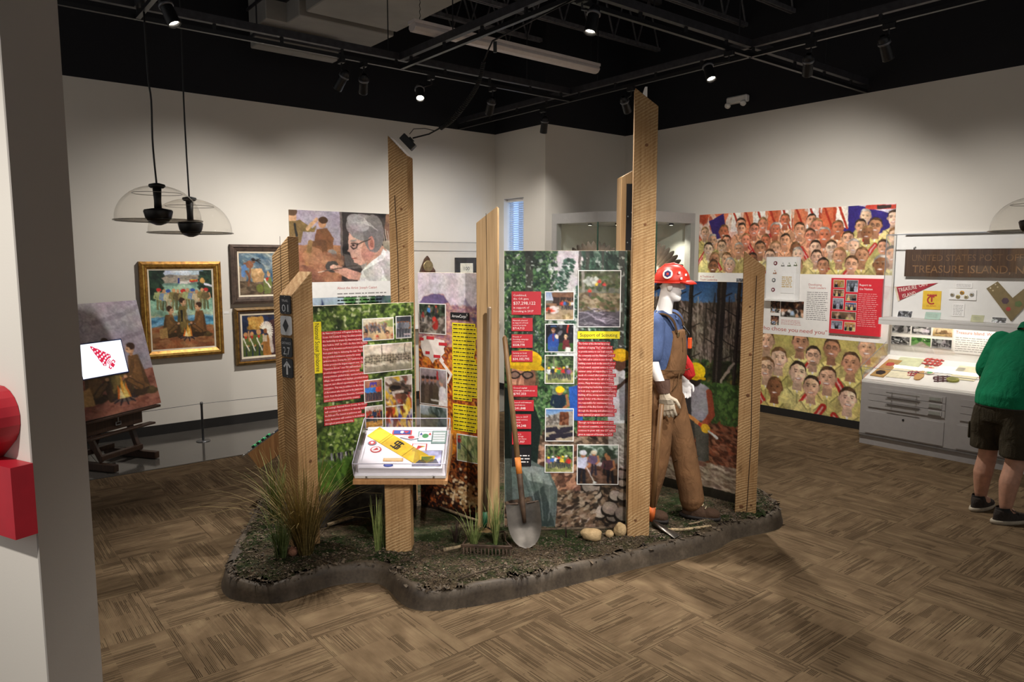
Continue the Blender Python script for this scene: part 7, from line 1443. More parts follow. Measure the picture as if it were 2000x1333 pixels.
# items in it
sg = thing('carved_sign', 'dark brown wooden plank sign with carved lettering', 'sign', (AR - .05, 2.6, 1.87)); a, b = pD.uv(1772, 488), pD.uv(1767, 540); SGM = wood('signboard', ('4c3626', '3a281c', '5c4432')); pD.plate('plank', (a[0], a[0] + 1.36, b[1], a[1]), .03, SGM, sg, .012)
LT = plain('6e5238', .8, var=.15); w_ = 1.36; text('UNITED STATES POST OFFICE', pD.M(.0426), a[0] + .075, b[1] + .175, .072, LT, sg, width=1.2, res=3); text('TREASURE ISLAND, N. J.', pD.M(.0426), a[0] + .085, b[1] + .045, .085, plain('7d5c3c', .8, var=.15), sg, width=1.18, res=3)
for x in (.08, 1.27): MB().tube([pD.at(a[0] + x, a[1] - .01, .02), pD.at(a[0] + x, a[1] + .02, .02), pD.at(a[0] + x + .015, a[1] + .03, .01)], .005, 6).build('hook', BLACK, sg)
P = [pD.uv(x, y) for x, y in ((1747, 561), (1832, 553), (1756, 588))]; pn = tag(MB().prism(P, 0, .004, pD.M(.002)).build('felt_pennant', plain('a02834', .85, var=.08)), 'dark red felt pennant lettered TREASURE ISLAND CAMP', 'pennant'); MB().prism([pD.uv(x, y) for x, y in ((1747, 560), (1751, 560), (1758, 588.5), (1754, 588.5))], .0042, .005, pD.M(.002)).build('binding', plain('d8cbb0', .8), pn)
ux_ = np.array(P[1]) + 0; a0 = pD.uv(1756, 571); a1 = pD.uv(1793, 563.5); ang = math.atan2(a1[1] - a0[1], a1[0] - a0[0]); Mq = pD.M(.0068) @ Matrix.Translation((*a0, 0)) @ Matrix.Rotation(ang, 4, 'Z'); FW = plain('f0e8dc', .8); text('TREASURE', Mq, 0, 0, .045, FW, pn, width=.2); text('CAMP', Mq, .225, .01, .035, FW, pn, width=.1); a0 = pD.uv(1764, 582); text('ISLAND', pD.M(.0068) @ Matrix.Translation((*a0, 0)) @ Matrix.Rotation(ang + .04, 4, 'Z'), 0, 0, .045, FW, pn, width=.145)
r = pD.rect(1803.5, 568, 1837, 605.5); fl_ = tag(pD.plate('yellow_banner', r, .003, plain('e6be3c', .8, var=.04), None, .002), 'small yellow felt banner with red monogram', 'banner'); CR = plain('b03a34', .8); Mq = pD.M(.0056); cx_, cz_ = (r[0] + r[1]) / 2, (r[2] + r[3]) / 2 + .01; m = MB(); m.prism([(cx_ + (a if 0 else 0) + .05 * math.cos(t) - 0, cz_ - .01 + .05 * math.sin(t)) for t in np.linspace(.9, 5.4, 14)] + [(cx_ + .034 * math.cos(t), cz_ - .01 + .034 * math.sin(t)) for t in np.linspace(5.4, .9, 14)], 0, .0006, Mq); m.box(cx_ - .05, cx_ + .05, cz_ + .035, cz_ + .05, 0, .0008, Mq); m.box(cx_ - .008, cx_ + .008, cz_ - .03, cz_ + .04, 0, .001, Mq); m.build('monogram', CR, fl_); text('CAMP', Mq, cx_, r[3] - .05, .018, CR, fl_, align='c', width=.1); text('ISLAND', Mq, cx_, r[2] + .03, .018, CR, fl_, align='c', width=.1)
r = pD.rect(1855, 566, 1907, 587); bt = tag(pD.plate('button_card', r, .01, PAPER, None, .002), 'white card bearing five round button badges', 'badge card')
for k, (x, y, c) in enumerate(((1861, 576, 'b0aca4'), (1872, 580, 'b4a468'), (1880, 572, 'c8922c'), (1888, 580.5, 'c8bc98'), (1899, 576, 'a8a8a4'))): q_ = pD.uv(x, y); o = MB().lathe([(.022, 0), (.022, .004), (.016, .008)], 20, pD.at(q_[0], q_[1], .012), pD.n).build('button', plain(c, .35, .2, var=.08), bt, True); MB().lathe([(.012, .008), (.012, .0085)], 14, pD.at(q_[0], q_[1], .012), pD.n).build('button_face', plain('7a6c50', .5), o)
for lab, rr_, n_ in (('small typed caption card above the five buttons', (1867, 552.5, 1899, 563.5), 3), ('small typed caption card below the five buttons', (1861, 593, 1883, 619), 7)):
    r = pD.rect(*rr_); o = tag(pD.plate('caption_card', r, .004, PAPER, None, .002), lab, 'card'); pD.greek((r[0] + .01, r[1] - .01, r[2] + .01, r[3] - .01), n_, INKG, o, .0066, seed=n_, fill=.3)
# merit sash folded in a V
KH = plain('7d6c48', .85, var=.06); sa = thing('badge_sash', 'khaki sash folded in a V with embroidered badges', 'sash', pD.at(*pD.uv(1974, 627)))
MB().prism([pD.uv(x, y) for x, y in ((1927, 564), (1949, 550), (1985, 590), (1975, 628))], 0, .006, pD.M(.002)).build('sash_arm', KH, sa); MB().prism([pD.uv(x, y) for x, y in ((1976, 628), (1974, 586), (2006, 560), (2025, 575))], 0, .006, pD.M(.0085)).build('sash_arm', KH, sa)
for x, y, s_, c, n_ in ((1964, 588, .035, '4a3444', 6), (1970, 604, .022, 'b03a3c', 14), (1990, 594, .035, '5a7040', 5), (1935, 563, .008, 'd8ccb0', 8), (1945, 556, .008, 'd8ccb0', 8), (1949, 561, .008, 'c8b890', 8), (1940, 568, .008, 'c8b890', 8)): q_ = pD.uv(x, y); MB().prism([(q_[0] + a, q_[1] + b) for a, b in circ(s_, n_)], 0, .002, pD.M(.0148 if x > 1980 else .0085)).build('badge', plain(c, .8, var=.1), sa)
for lab, k, sd, rr_, mm in (('sepia snapshot standing at the left end of the shelf', 'bw_a', 1, (1753, 602, 1781, 618), None), ('pale green envelope standing on the shelf', None, 2, (1807, 605, 1836, 621), 'a9c2b4'), ('faded cream booklet standing on the shelf', None, 3, (1897, 610, 1921, 625), 'b8b894'), ('high contrast snapshot standing below the sash', 'bw_c', 4, (1937, 611, 1966, 625), None)):
    r = pD.rect(*rr_); h = r[3] - r[2]; ps = Tl((AR - .16, 0, 1.407), (0, -1, 0), np.array([.35, 0, .937])); r = (r[0] * .985, r[1] * .985, .0, h)
    if k: o = ps.photo(r, k, None, sd, .005, .003, 0, 'snapshot', 40); tag(o, lab, 'photo')
    else: o = tag(ps.plate('leaflet', r, .004, plain(mm, .7, var=.06), None), lab, 'leaflet'); ps.greek((r[0] + .02, r[1] - .02, r[2] + .02, r[3] - .02), 3, plain('8a9484', .7), o, .0046, seed=sd, fill=.25)
# photo grid and text below the shelf
for i, (x0, y0, x1, y1, k) in enumerate(((1743, 633, 1779, 653, 'bw_a'), (1781, 636, 1819, 656, 'bw_b'), (1822, 639, 1861, 660, 'sepia'), (1741, 656, 1777, 676, 'bw_c'), (1780, 658, 1818, 679, 'lane'), (1820, 661, 1859, 684, 'bw_d'))):
    o = pD.photo(pD.rect(x0, y0, x1, y1), k, None, i, .004, .004, .001, 'photograph', 40); tag(o, ['black and white photo of a camp gathering, top left of six', 'black and white photo of a cabin, top middle of six', 'brown-toned photo of a boat, top right of six', 'blurred dark photo, bottom left of six', 'colour photo of a green lane, bottom middle of six', 'black and white photo of a row of people, bottom right of six'][i], 'photo', 'photos under the wall shelf')
r = (pD.uv(1864, 645)[0], pD.uv(1864, 645)[0] + 1.3, pD.uv(1864, 690)[1], pD.uv(1864, 641)[1]); o = tag(pD.plate('text_card', r, .004, PAPER, None, .001), 'white text card headed Treasure Island under the shelf', 'text card'); text('Treasure Island: W', pD.M(.0056), r[0] + .02, r[3] - .06, .034, INKR, o, width=.34); pD.greek((r[0] + .02, r[1] - .5, r[2] + .02, r[3] - .09), 7, INKG, o, .0056, seed=9, fill=.3)
# things on the cabinet deck
def dk(x, y):
    d = ray(x, y); n_ = np.array([MD[0][2], MD[1][2], MD[2][2]]); o_ = np.array([MD[0][3], MD[1][3], MD[2][3]]); t = (o_ - _C0).dot(n_) / d.dot(n_); p = MD.inverted() @ Vector(_C0 + d * t); return float(p.x), float(p.y)
def deck(name, label, cat, pts, mat, px, py, rot=0, th=.004): x, y = dk(px, py); return flat(name, label, cat, pts, mat, x, y, rot, th, 'relics on the cabinet deck', .001, MD)
TANL = plain('a8844e', .8, var=.08)
o, Mx = deck('leather_strip', 'tan leather strip with red and black emblems at the left of the deck', 'strip', rc(.15, .42), TANL, 1731, 720, -4, .008); MB().prism([(x, y + .09) for x, y in circ(.05, 5)], .008, .0095).build('red_emblem', CR, o, M=Mx); MB().prism([(x, y - .12) for x, y in circ(.055, 6)], .008, .0095).build('black_emblem', BLACK, o, M=Mx)
deck('paper_sheet', 'pale green certificate at the back of the deck', 'paper', rc(.26, .2), plain('c0c4a0', .7), 1776, 708, 2); deck('paper_sheet', 'yellowed letter in front of the green certificate', 'paper', rc(.24, .22), plain('dcd4b8', .7), 1760, 730, 2)
def mono(label, px, py, c, s=1.0, rot=0):
    x, y = dk(px, py); Mx = MD @ Matrix.Translation((x, y, .001)) @ Matrix.Rotation(math.radians(rot), 4, 'Z'); m = MB()
    for a, b in (((-.08, .05), (.08, .05)), ((-.08, .0), (.08, .0)), ((-.08, -.05), (.08, -.05)), ((-.04, .07), (-.04, -.07)), ((.01, .07), (.01, -.07)), ((.05, .07), (.05, -.07)), ((-.08, .05), (-.08, 0)), ((.08, 0), (.08, -.05))): m.bar((a[0] * s, a[1] * s, .003), (b[0] * s, b[1] * s, .003), .016 * s, .006)
    tag(m.build('felt_letters', c, None, M=Mx), label, 'felt letters', 'relics on the cabinet deck')
mono('large red felt monogram at the back of the deck', 1822, 708, CR, 1.15, -5); mono('small dark red felt monogram left of the paddle', 1787, 731, plain('9a2030', .8), .85, 10); mono('dark maroon felt monogram at the front of the deck', 1840, 741, plain('4a2028', .8), .95, 20)
x, y = dk(1802, 729); pts = [(.012 * -1, .17), (.012, .17), (.014, .02), (.035, -.04), (.045, -.1), (.03, -.16), (0, -.175), (-.03, -.16), (-.045, -.1), (-.035, -.04), (-.014, .02)]; o, Mx = deck('wooden_paddle', 'small wooden paddle lying on the deck', 'paddle', pts, wood('paddle', ('b98a4c', '9c7038', 'cca266')), 1801, 729, 3, .01); MB().box(-.018, .018, .15, .165, .0101, .012).build('grip', WOOD_D, o, M=Mx)
for lab, px, py, a in (('round red-rimmed token, upper of two by the paddle', 1816, 721, RD), ('round green-marked token, lower of two by the paddle', 1816, 729, GRN)): o, Mx = deck('token', lab, 'token', circ(.045, 18), plain('c8b098', .6), px, py, 0, .005); MB().prism(circ(.028, 14), .005, .0058).build('token_mark', a, o, M=Mx)
o, Mx = deck('neckerchief_slide', 'olive oval slide at the front of the deck', 'slide', circ(.06, 18, .7), plain('8c8c3c', .6, var=.1), 1861, 744, 0, .02); MB().prism(circ(.035, 14, .7), .02, .022).build('slide_face', plain('6c6c2c', .6), o, M=Mx)
deck('paper_sheet', 'white page lying by the visitor', 'paper', rc(.26, .16), PAPER, 1856, 724, 2); deck('paper_sheet', 'cream brochure half hidden by the visitor', 'paper', rc(.24, .3), plain('d8d0b0', .7), 1888, 730, 0)

# ---- bay-fronted glass case in the far corner with a feather headdress
zT = 2.73; zF = 2.585; zB = .55
V = [np.array([7.16, BJ]), zp(1168, 413, zT)[:2], zp(1283, 412, zT)[:2], np.array([AR, 6.56])]
gc = thing('corner_case', 'white bay-fronted glass case in the far corner', 'display case', (8.0, 7.2, 0)); CW = plain('aaa7a4', .55, var=.015); PT = V + [np.array([AR - .002, BJ - .002])]
V[0][1] -= .002; V[3][0] -= .002
MB().prism([tuple(p) for p in PT], zF, zT).build('fascia', CW, gc); MB().prism([tuple(p) for p in PT], 0, zB).build('plinth', CW, gc)
m = MB(); m.box(AR - .03, AR - .004, 6.6, BJ - .01, zB, zF); m.box(7.2, AR - .03, BJ - .03, BJ - .004, zB, zF); m.build('back_panel', plain('e9e6dc', .55, var=.01), gc)
for k in range(3):
    a, b = V[k], V[k + 1]; d = (b - a) / np.linalg.norm(b - a); nn = np.array([-d[1], d[0]]); nn = nn if nn.dot(np.array([AR, BJ]) - a) > 0 else -nn
    P4 = [a, b, b + nn * .006, a + nn * .006]; MB().prism([tuple(p) for p in P4], zB, zF).build('glass_pane', clear('fafdfb', 1.3), gc)
for k, (p, c) in enumerate(((V[0], CW), (V[3], CW), (V[1], plain('3f6a5a', .2)), (V[2], plain('3f6a5a', .2)))):
    w_ = .05 if k < 2 else .008; dx, dy = (.0, -.0)
    cx_, cy_ = p + (np.array([w_, -w_]) if k == 0 else np.array([-w_, w_]) if k == 1 else np.zeros(2)); MB().box(cx_ - w_, cx_ + w_, cy_ - w_, cy_ + w_, zB, zF - .0005).build('frame_post' if k < 2 else 'glass_joint', c, gc)
for k, (x, y) in enumerate(((7.5, 7.5), (7.75, 7.2), (8.1, 6.9), (8.4, 6.75))):
    o = MB().lathe([(.035, 0), (.03, -.025)], 14, (x, y, zF - .001)).build('puck_light', BLACKM, gc, True); MB().lathe([(.022, -.0255), (.022, -.027)], 14, (x, y, zF)).build('puck_lens', emit('fff2d8', 6), o)
    ld = bpy.data.lights.new('case_lamp', 'SPOT'); ld.energy = 30; ld.spot_size = math.radians(110); ld.spot_blend = .8; ld.color = (1, .92, .78); ld.shadow_soft_size = .02; lo = bpy.data.objects.new('case_lamp', ld); COL.objects.link(lo); lo.matrix_basis = Matrix.Translation((x, y, zF - .04)); lo.parent = gc; lo.matrix_parent_inverse = PW[gc.name].inverted()
# headdress on a stand
def feather_mat():
    t = NT('feather'); c = t.n('ShaderNodeTexCoord'); s = t.n('ShaderNodeSeparateXYZ'); t.l(c.outputs['Object'], s.inputs[0]); n = t.noise(t.coord('Object'), 30, 3); col = t.ramp(t.math('ADD', s.outputs[2], t.math('MULTIPLY', n, .06)), [(.10, 'e4ddd2'), (.16, '6b594a'), (.3, '3a2f28'), (.42, '241d19')]); t.pbr(col, .8, 0, None, .2); return t.m
FM = feather_mat(); fm = MB(); rows = [(0, .008), (.1, .02), (.2, .034), (.3, .04), (.38, .034), (.42, .018), (.435, .003)]; vs = []
for z, w_ in rows: vs += [(-w_, .002, z), (0, -.004, z), (w_, .002, z)]
fm.add(vs, [(3 * i + j, 3 * i + j + 1, 3 * i + j + 4, 3 * i + j + 3) for i in range(len(rows) - 1) for j in range(2)]); fme = fm.mesh('feather')
for hname, hpos in (('feather headdress with dark-tipped feathers at the right in the corner case', (8.2, 7.0, 1.79)), ('feather headdress at the left in the corner case above the forest panel', (7.6, 7.52, 1.79))):
  hc = np.array(hpos); hb = thing('feather_headdress', hname, 'headdress', (hc[0], hc[1], zB)); fwd_ = -hc.copy(); fwd_[2] = 0; fwd_ /= np.linalg.norm(fwd_); fr_ = np.cross((0, 0, 1.0), fwd_)
  for k in range(27):
      a = math.radians(-112 + k * 224 / 26); d = np.array([0, 0, math.cos(a)]) - fr_ * math.sin(a) - fwd_ * .15; d /= np.linalg.norm(d); sd_ = np.cross(fwd_, d); sd_ /= np.linalg.norm(sd_); nn_ = np.cross(sd_, d); M = frame(hc + d * .12 + np.array([0, 0, 0]), sd_, -nn_ * -1, d); mkobj('feather', fme, FM, hb, True, M)
  m = MB()
  for k in range(40): a = math.radians(-115 + k * 230 / 39); d = np.array([0, 0, math.cos(a)]) - fr_ * math.sin(a); m.ball(hc + d * .15 + fwd_ * .02, .035, .035, .035, 8, 5)
  m.build('white_down', plain('ece8e4', .9, var=.04), hb, True); m = MB()
  for k in range(30): a = math.radians(-100 + k * 200 / 29); d = np.array([0, 0, math.cos(a)]) - fr_ * math.sin(a); m.ball(hc + d * .115 + fwd_ * .045, .014, .014, .014, 6, 4)
  m.build('beaded_band', plain('9c3440', .6, var=.3, sc=60), hb, True)
  m = MB(); m.lathe([(.09, 0), (.1, .1), (.085, .2), (.02, .235)], 20, hc - (0, 0, .12)); m.tube([hc - (0, 0, .1), (hc[0], hc[1], zB + .02)], .03, 12); m.lathe([(.16, 0), (.16, .02)], 24, (hc[0], hc[1], zB)); m.build('stand', plain('d8d4cc', .6), hb, True)
# ------------------------------------------------------------------ mannequin in work clothes
def local(base, heading):
    f = hd(heading); l = np.cross((0, 0, 1.0), f); return (lambda x, y, z: np.array(base) + f * x + l * y + np.array([0, 0, z])), f, l, frame(base, f, l, (0, 0, 1))
def limb(mb, pts, rs, n=14, flat=1.0):
    P = [np.array(p, float) for p in pts]; Q, R = [], []
    m = len(P); k = 5
    for i in range(m - 1):
        for j in range(k):
            t = j / k; Q.append(interp(P, (i + t) / (m - 1))); R.append(rs[i] * (1 - t) + rs[i + 1] * t)
    Q.append(P[-1]); R.append(rs[-1]); mb.tube(Q, R, n, flat=flat); mb.ball(P[0], rs[0] * .98, rs[0] * .98, rs[0] * .98, 10, 6); mb.ball(P[-1], rs[-1] * .98, rs[-1] * .98, rs[-1] * .98, 10, 6); return mb
def trunk(mb, secs, n=20):
    # secs: (x, y, z, half depth, half width, lean x)
    return mb.loft([((x, y, z), (a, 0, 0), (0, b, 0)) for x, y, z, a, b in secs], n)
def hand(mb, wrist, down, palm_n, thumb_side, s=1.0, curl=.5):
    """relaxed hand: palm plus five fingers; down = direction of fingers, thumb_side = unit vector"""
    d = np.array(down, float); d /= np.linalg.norm(d); t = np.array(thumb_side, float); t -= d * t.dot(d); t /= np.linalg.norm(t); nrm_ = np.cross(d, t); nrm_ = nrm_ if nrm_.dot(palm_n) > 0 else -nrm_; w = np.array(wrist, float)
    mb.loft([(w, t * .027 * s, nrm_ * .02 * s), (w + d * .035 * s, t * .036 * s, nrm_ * .019 * s), (w + d * .075 * s, t * .043 * s, nrm_ * .017 * s), (w + d * .098 * s, t * .04 * s, nrm_ * .014 * s)], 12)
    for k, (o, L) in enumerate(((.031, .07), (.0105, .08), (-.0105, .075), (-.031, .058))):
        p = w + d * .088 * s + t * o * s; a = p + (d * .9 + nrm_ * .25 * curl) * L * .45 * s; b = a + (d * .7 + nrm_ * .7 * curl) * L * .35 * s; c = b + (d * .4 + nrm_ * .9 * curl) * L * .28 * s; mb.tube([p, a, b, c], [.0095 * s, .0092 * s, .0085 * s, .006 * s], 8)
    p = w + d * .03 * s + t * .03 * s; a = p + (d * .6 + t * .6) * .04 * s; b = a + (d * .85 + t * .15 + nrm_ * .3) * .035 * s; c = b + (d * .8 + nrm_ * .5) * .025 * s; mb.tube([p - t * .01, a, b, c], [.013 * s, .0115 * s, .01 * s, .007 * s], 8)
mq_b = _fh * 5.27 + _rt * 1.118; mq_b[2] = IZ; mL, mf, ml, mM = local(mq_b, math.degrees(YAW) - 90 - 30)
mq = thing('mannequin', 'white mannequin in brown overalls, blue shirt and red hard hat', 'mannequin', mq_b)
PLAS = plain('e6e3e0', .35, var=.01); DUCK = None
def cloth(c, sc=220, amt=.3, rough=.85, var=.1):
    t = NT('cloth'); q = t.coord('Object'); n = t.noise(q, 7, 4); f = t.noise(q, sc, 2); k = np.array([int(c[i:i + 2], 16) for i in (0, 2, 4)], float); t.pbr(t.ramp(n, [(.3, tuple(k * (1 - var))), (.7, tuple(np.minimum(k * (1 + var), 255)))]), rough, 0, t.bump(t.math('ADD', t.math('MULTIPLY', f, .4), t.math('MULTIPLY', t.noise(t.coord('Object', (1, 1, .45)), 16, 3, .5, 1.2), 3.0)), amt, .02), .15); return t.m
DUCK = cloth('735338'); BLUEC = cloth('465578', var=.08); GLOVE = cloth('b5a894', var=.15); LEATH = cloth('4a382c', 60); 
SH = 1.52
arm_r = [(-.02, -.185, 1.485), (.0, -.25, 1.24), (.08, -.24, 1.03)]; arm_l = [(.0, .185, 1.485), (.03, .29, 1.24), (.08, .3, 1.02)]
# body: one continuous white figure
mb = MB(); trunk(mb, [(0, 0, .82, .1, .15), (0, 0, .95, .115, .165), (0, 0, 1.1, .1, .14), (.01, 0, 1.25, .115, .16), (0, 0, 1.4, .11, .175), (-.01, 0, 1.5, .07, .12), (-.005, 0, 1.56, .06, .06), (.015, 0, 1.66, .056, .055)])
for A in (arm_r, arm_l): limb(mb, A, [.055, .043, .03])
legs = {'r': [(0, -.09, .93), (-.02, -.1, .52), (-.1, -.1, .08)], 'l': [(.02, .09, .93), (.15, .11, .52), (.23, .11, .08)]}
for k in 'rl': limb(mb, legs[k], [.085, .055, .04])
# head with brow, nose, mouth, chin and ears
hx = .06; mb.loft([(((f_ + k_) / 2, 0, z_), ((f_ - k_) / 2, 0, 0), (0, w_, 0)) for z_, f_, k_, w_ in ((1.635, .108, .05, .022), (1.65, .119, .03, .038), (1.668, .121, .015, .047), (1.682, .115, .005, .052), (1.694, .123, -.005, .055), (1.706, .122, -.015, .058), (1.72, .116, -.025, .061), (1.745, .117, -.04, .066), (1.77, .113, -.052, .071), (1.788, .126, -.058, .074), (1.815, .124, -.066, .076), (1.85, .104, -.062, .07), (1.88, .065, -.03, .045))], 24)
mb.loft([((.122, 0, 1.785), (.006, 0, 0), (0, .008, 0)), ((.134, 0, 1.755), (.012, 0, 0), (0, .01, 0)), ((.143, 0, 1.735), (.015, 0, 0), (0, .014, 0)), ((.132, 0, 1.722), (.01, 0, 0), (0, .014, 0))], 12)
mb.loft([((-.01, 0, 1.54), (.06, 0, 0), (0, .06, 0)), ((.005, 0, 1.62), (.054, 0, 0), (0, .053, 0)), ((.02, 0, 1.7), (.055, 0, 0), (0, .052, 0)), ((.03, 0, 1.76), (.055, 0, 0), (0, .05, 0))], 18)
for s in (-1, 1): mb.ball((hx + .0, s * .074, 1.745), .022, .01, .032)
hand(mb, mL(0, 0, 0) * 0 + np.array([.08, .3, 1.02]), (.15, -.1, -1), (-.3, -1, 0), (1, 0, 0), 1.0)
remesh('body', mb, PLAS, mq, .006, 2, mM)
# shirt
mb = MB(); trunk(mb, [(0, 0, 1.0, .115, .16), (0, 0, 1.12, .118, .162), (.01, 0, 1.26, .132, .178), (0, 0, 1.4, .128, .195), (-.01, 0, 1.5, .09, .14), (-.008, 0, 1.545, .078, .085)])
for s, A in ((-1, arm_r), (1, arm_l)): a, b = np.array(A[0]), np.array(A[1]); limb(mb, [a, a * .5 + b * .5, a * .12 + b * .88], [.085, .08, .076])
remesh('shirt', mb, BLUEC, mq, .011, 3, mM)
mb = MB()
for s in (-1, 1): mb.loft([((-.07, s * .02, 1.555), (.012, 0, .02), (0, .03, 0)), ((-.02, s * .075, 1.56), (.03, 0, .012), (0, .012, .012)), ((.055, s * .055, 1.535), (.035, 0, -.012), (0, .012, .01)), ((.09, s * .03, 1.49), (.012, 0, -.02), (0, .02, .0))], 10)
remesh('collar', mb, BLUEC, mq, .008, 2, mM)
# overalls
mb = MB(); trunk(mb, [(0, 0, .8, .13, .17), (0, 0, .92, .145, .185), (0, 0, 1.05, .135, .175), (0, 0, 1.15, .13, .172)])
trunk(mb, [(.08, 0, 1.1, .07, .155), (.1, 0, 1.22, .066, .145), (.1, 0, 1.33, .064, .125), (.092, 0, 1.43, .056, .11)])
limb(mb, [(0, -.095, .9), (-.0, -.105, .52), (-.07, -.105, .2), (-.085, -.1, .135)], [.118, .098, .092, .094]); limb(mb, [(.02, .095, .9), (.13, .112, .52), (.2, .112, .2), (.21, .11, .135)], [.118, .098, .092, .094])
ov = remesh('overalls', mb, DUCK, mq, .012, 3, mM)
DUCKD = cloth('56402a'); mb = MB()
mb.tube([(.2, y, 1.15 - .01 * abs(y)) for y in (-.0,)] + [(.196, 0.001, 1.149), (.19, -.06, 1.148), (.15, -.13, 1.148), (.06, -.178, 1.15), (-.06, -.17, 1.15)], .0035, 6); mb.tube([(.16, -.115, 1.13), (.15, -.13, 1.05), (.12, -.16, 1.0)], .0035, 6); mb.tube([(.155, -.05, 1.38), (.16, -.055, 1.28), (.155, -.02, 1.26), (.158, .05, 1.28), (.15, .05, 1.38)], .003, 6); mb.tube([(.0, -.205, 1.05), (-.0, -.21, .8), (-.01, -.2, .5), (-.06, -.2, .2)], .0032, 6); mb.tube([(.1, .01, .45), (.24, .1, .47), (.23, .19, .46)], .0032, 6)
mb.build('seam', DUCKD, ov, True, M=mM)
for s in (-1, 1):
    P = [(.125, s * .085, 1.41), (.1, s * .1, 1.5), (.03, s * .105, 1.548), (-.06, s * .1, 1.52), (-.125, s * .07, 1.38), (-.13, s * .03, 1.2)]; MB().tube([interp([np.array(p) for p in P], k / 20) for k in range(21)], .019, 8, flat=.3).build('strap', cloth('4a3624', 90), mq, True, M=mM); MB().box(.128, .14, s * .085 - .016, s * .085 + .016, 1.385, 1.42).build('buckle', plain('8a7a5a', .35, .8), mq, bevel=.003, M=mM)
# glove on the right hand
mb = MB(); w = np.array(arm_r[2]); hand(mb, w + (.01, 0, -.03), (.25, .08, -1), (0, 1, 0), (1, .1, .15), 1.28, .55); gl_ = remesh('glove', mb, GLOVE, mq, .0045, 2, mM)
MB().loft([(w + (-.012, 0, .06), (.058, 0, .008), (0, .054, 0)), (w + (0, 0, .02), (.052, 0, .006), (0, .046, 0)), (w + (.008, 0, -.03), (.042, 0, .004), (0, .036, 0))], 18, cap=False).build('cuff', cloth('5c463c', 90), gl_, True, M=mM); MB().loft([(w + (.022, .003, -.075), (.052, 0, .003), (0, .027, 0)), (w + (.028, .005, -.105), (.056, 0, .003), (0, .026, 0))], 18, cap=False).build('knuckle_strap', cloth('8a8070', 90), gl_, True, M=mM)
# boots
def boot(o, yaw, h=.0):
    t = mM @ Matrix.Translation(o) @ Matrix.Rotation(yaw, 4, 'Z'); mb = MB(); mb.loft([((-.03, 0, .2), (.06, 0, 0), (0, .05, 0)), ((-.03, 0, .13), (.065, 0, 0), (0, .052, 0)), ((-.015, 0, .08), (.085, 0, 0), (0, .05, 0)), ((.03, 0, .05), (.13, 0, 0), (0, .052, 0)), ((.04, 0, .02), (.145, 0, 0), (0, .054, 0))], 16); mb.ball((.11, 0, .045), .075, .05, .045)
    b = remesh('boot', mb, LEATH, mq, .008, 3, t); mb = MB(); mb.loft([((.035, 0, .026), (.155, 0, 0), (0, .056, 0)), ((.035, 0, .0), (.15, 0, 0), (0, .053, 0))], 20); mb.build('sole', plain('231e1b', .8, var=.1), b, True, M=t)
    for k in range(4): MB().tube([(.03 + k * .022, -.028, .122 - k * .018), (.035 + k * .022, .0, .13 - k * .018), (.03 + k * .022, .028, .122 - k * .018)], .004, 5).build('lace', plain('b8a888', .8), b, M=t)
boot((-.08, -.1, .005), -.1); boot((.24, .11, .005), .12)
# hard hat
mb = MB(); hz = 1.775; prof = []
for k in range(11): a = k / 10 * math.pi / 2; prof.append((math.cos(a), math.sin(a)))
mb.loft([((.05, 0, hz + .128 * s), (max(.132 * c ** .8, .004), 0, 0), (0, max(.112 * c ** .8, .004), 0)) for c, s in prof], 32); HATR = plain('b92c1c', .42, var=.03, spec=.35)
ht = mb.build('hard_hat', HATR, mq, True, M=mM); m = MB(); m.loft([((.05, 0, hz + .006), (.14, 0, 0), (0, .118, 0)), ((.05, 0, hz - .006), (.145, 0, 0), (0, .122, 0))], 32); m.loft([((.15, 0, hz + .006), (.04, 0, .01), (0, .1, 0)), ((.185, 0, hz - .008), (.035, 0, .006), (0, .085, 0)), ((.2, 0, hz - .016), (.03, 0, .004), (0, .07, 0))], 20); m.build('brim', HATR, ht, True, M=mM); m = MB(); m.tube([(-.06, 0, hz + .075), (0, 0, hz + .122), (.06, 0, hz + .131), (.12, 0, hz + .11), (.16, 0, hz + .06)], .012, 8); m.build('ridge', HATR, ht, True, M=mM)
q_ = np.array([.055, -.1135, hz + .06]); nn_ = np.array([0, -.95, .3]); o = MB().lathe([(.036, 0), (.036, .004)], 24, q_, nn_).build('round_sticker', W_, ht, M=mM); o['label'] = 'white round sticker with a dark emblem'; MB().lathe([(.026, .004), (.026, .0052)], 6, q_, nn_).build('sticker_emblem', plain('3a3468', .5), o, M=mM); MB().lathe([(.01, .0052), (.01, .006)], 10, q_, nn_).build('sticker_centre', RD, o, M=mM)
for x, y, z in ((.13, -.085, .07), (.145, -.085, .03), (.165, -.045, .055)): MB().obox((x, y, hz + z), np.array([.006, .004, 0]), np.array([.002, -.004, .0]), (0, 0, .008)).build('square_sticker', W_, ht, M=mM)
MB().tube([(.0, -.06, 1.78), (-.05, -.07, 1.74), (-.08, 0, 1.72), (-.05, .07, 1.74)], .012, 8).build('head_band', plain('2a2422', .6), ht, True, M=mM)
o = MB().box(.165, .19, .04, .075, 1.29, 1.37).build('orange_tag', plain('e0582a', .4, var=.05), mq, bevel=.004, M=mM); MB().tube([(.11, .08, 1.46), (.17, .06, 1.4), (.178, .058, 1.37)], .005, 6).build('tag_cord', BLACK, mq, True, M=mM)
MB().loft([((.1, .16, 1.24), (.02, 0, 0), (0, .03, 0)), ((.13, .17, 1.16), (.045, 0, 0), (0, .03, 0)), ((.14, .17, 1.08), (.055, 0, 0), (0, .02, 0)), ((.15, .17, 1.04), (.01, 0, 0), (0, .01, 0))], 14).build('red_bandana', cloth('b82c2c'), mq, True, M=mM)
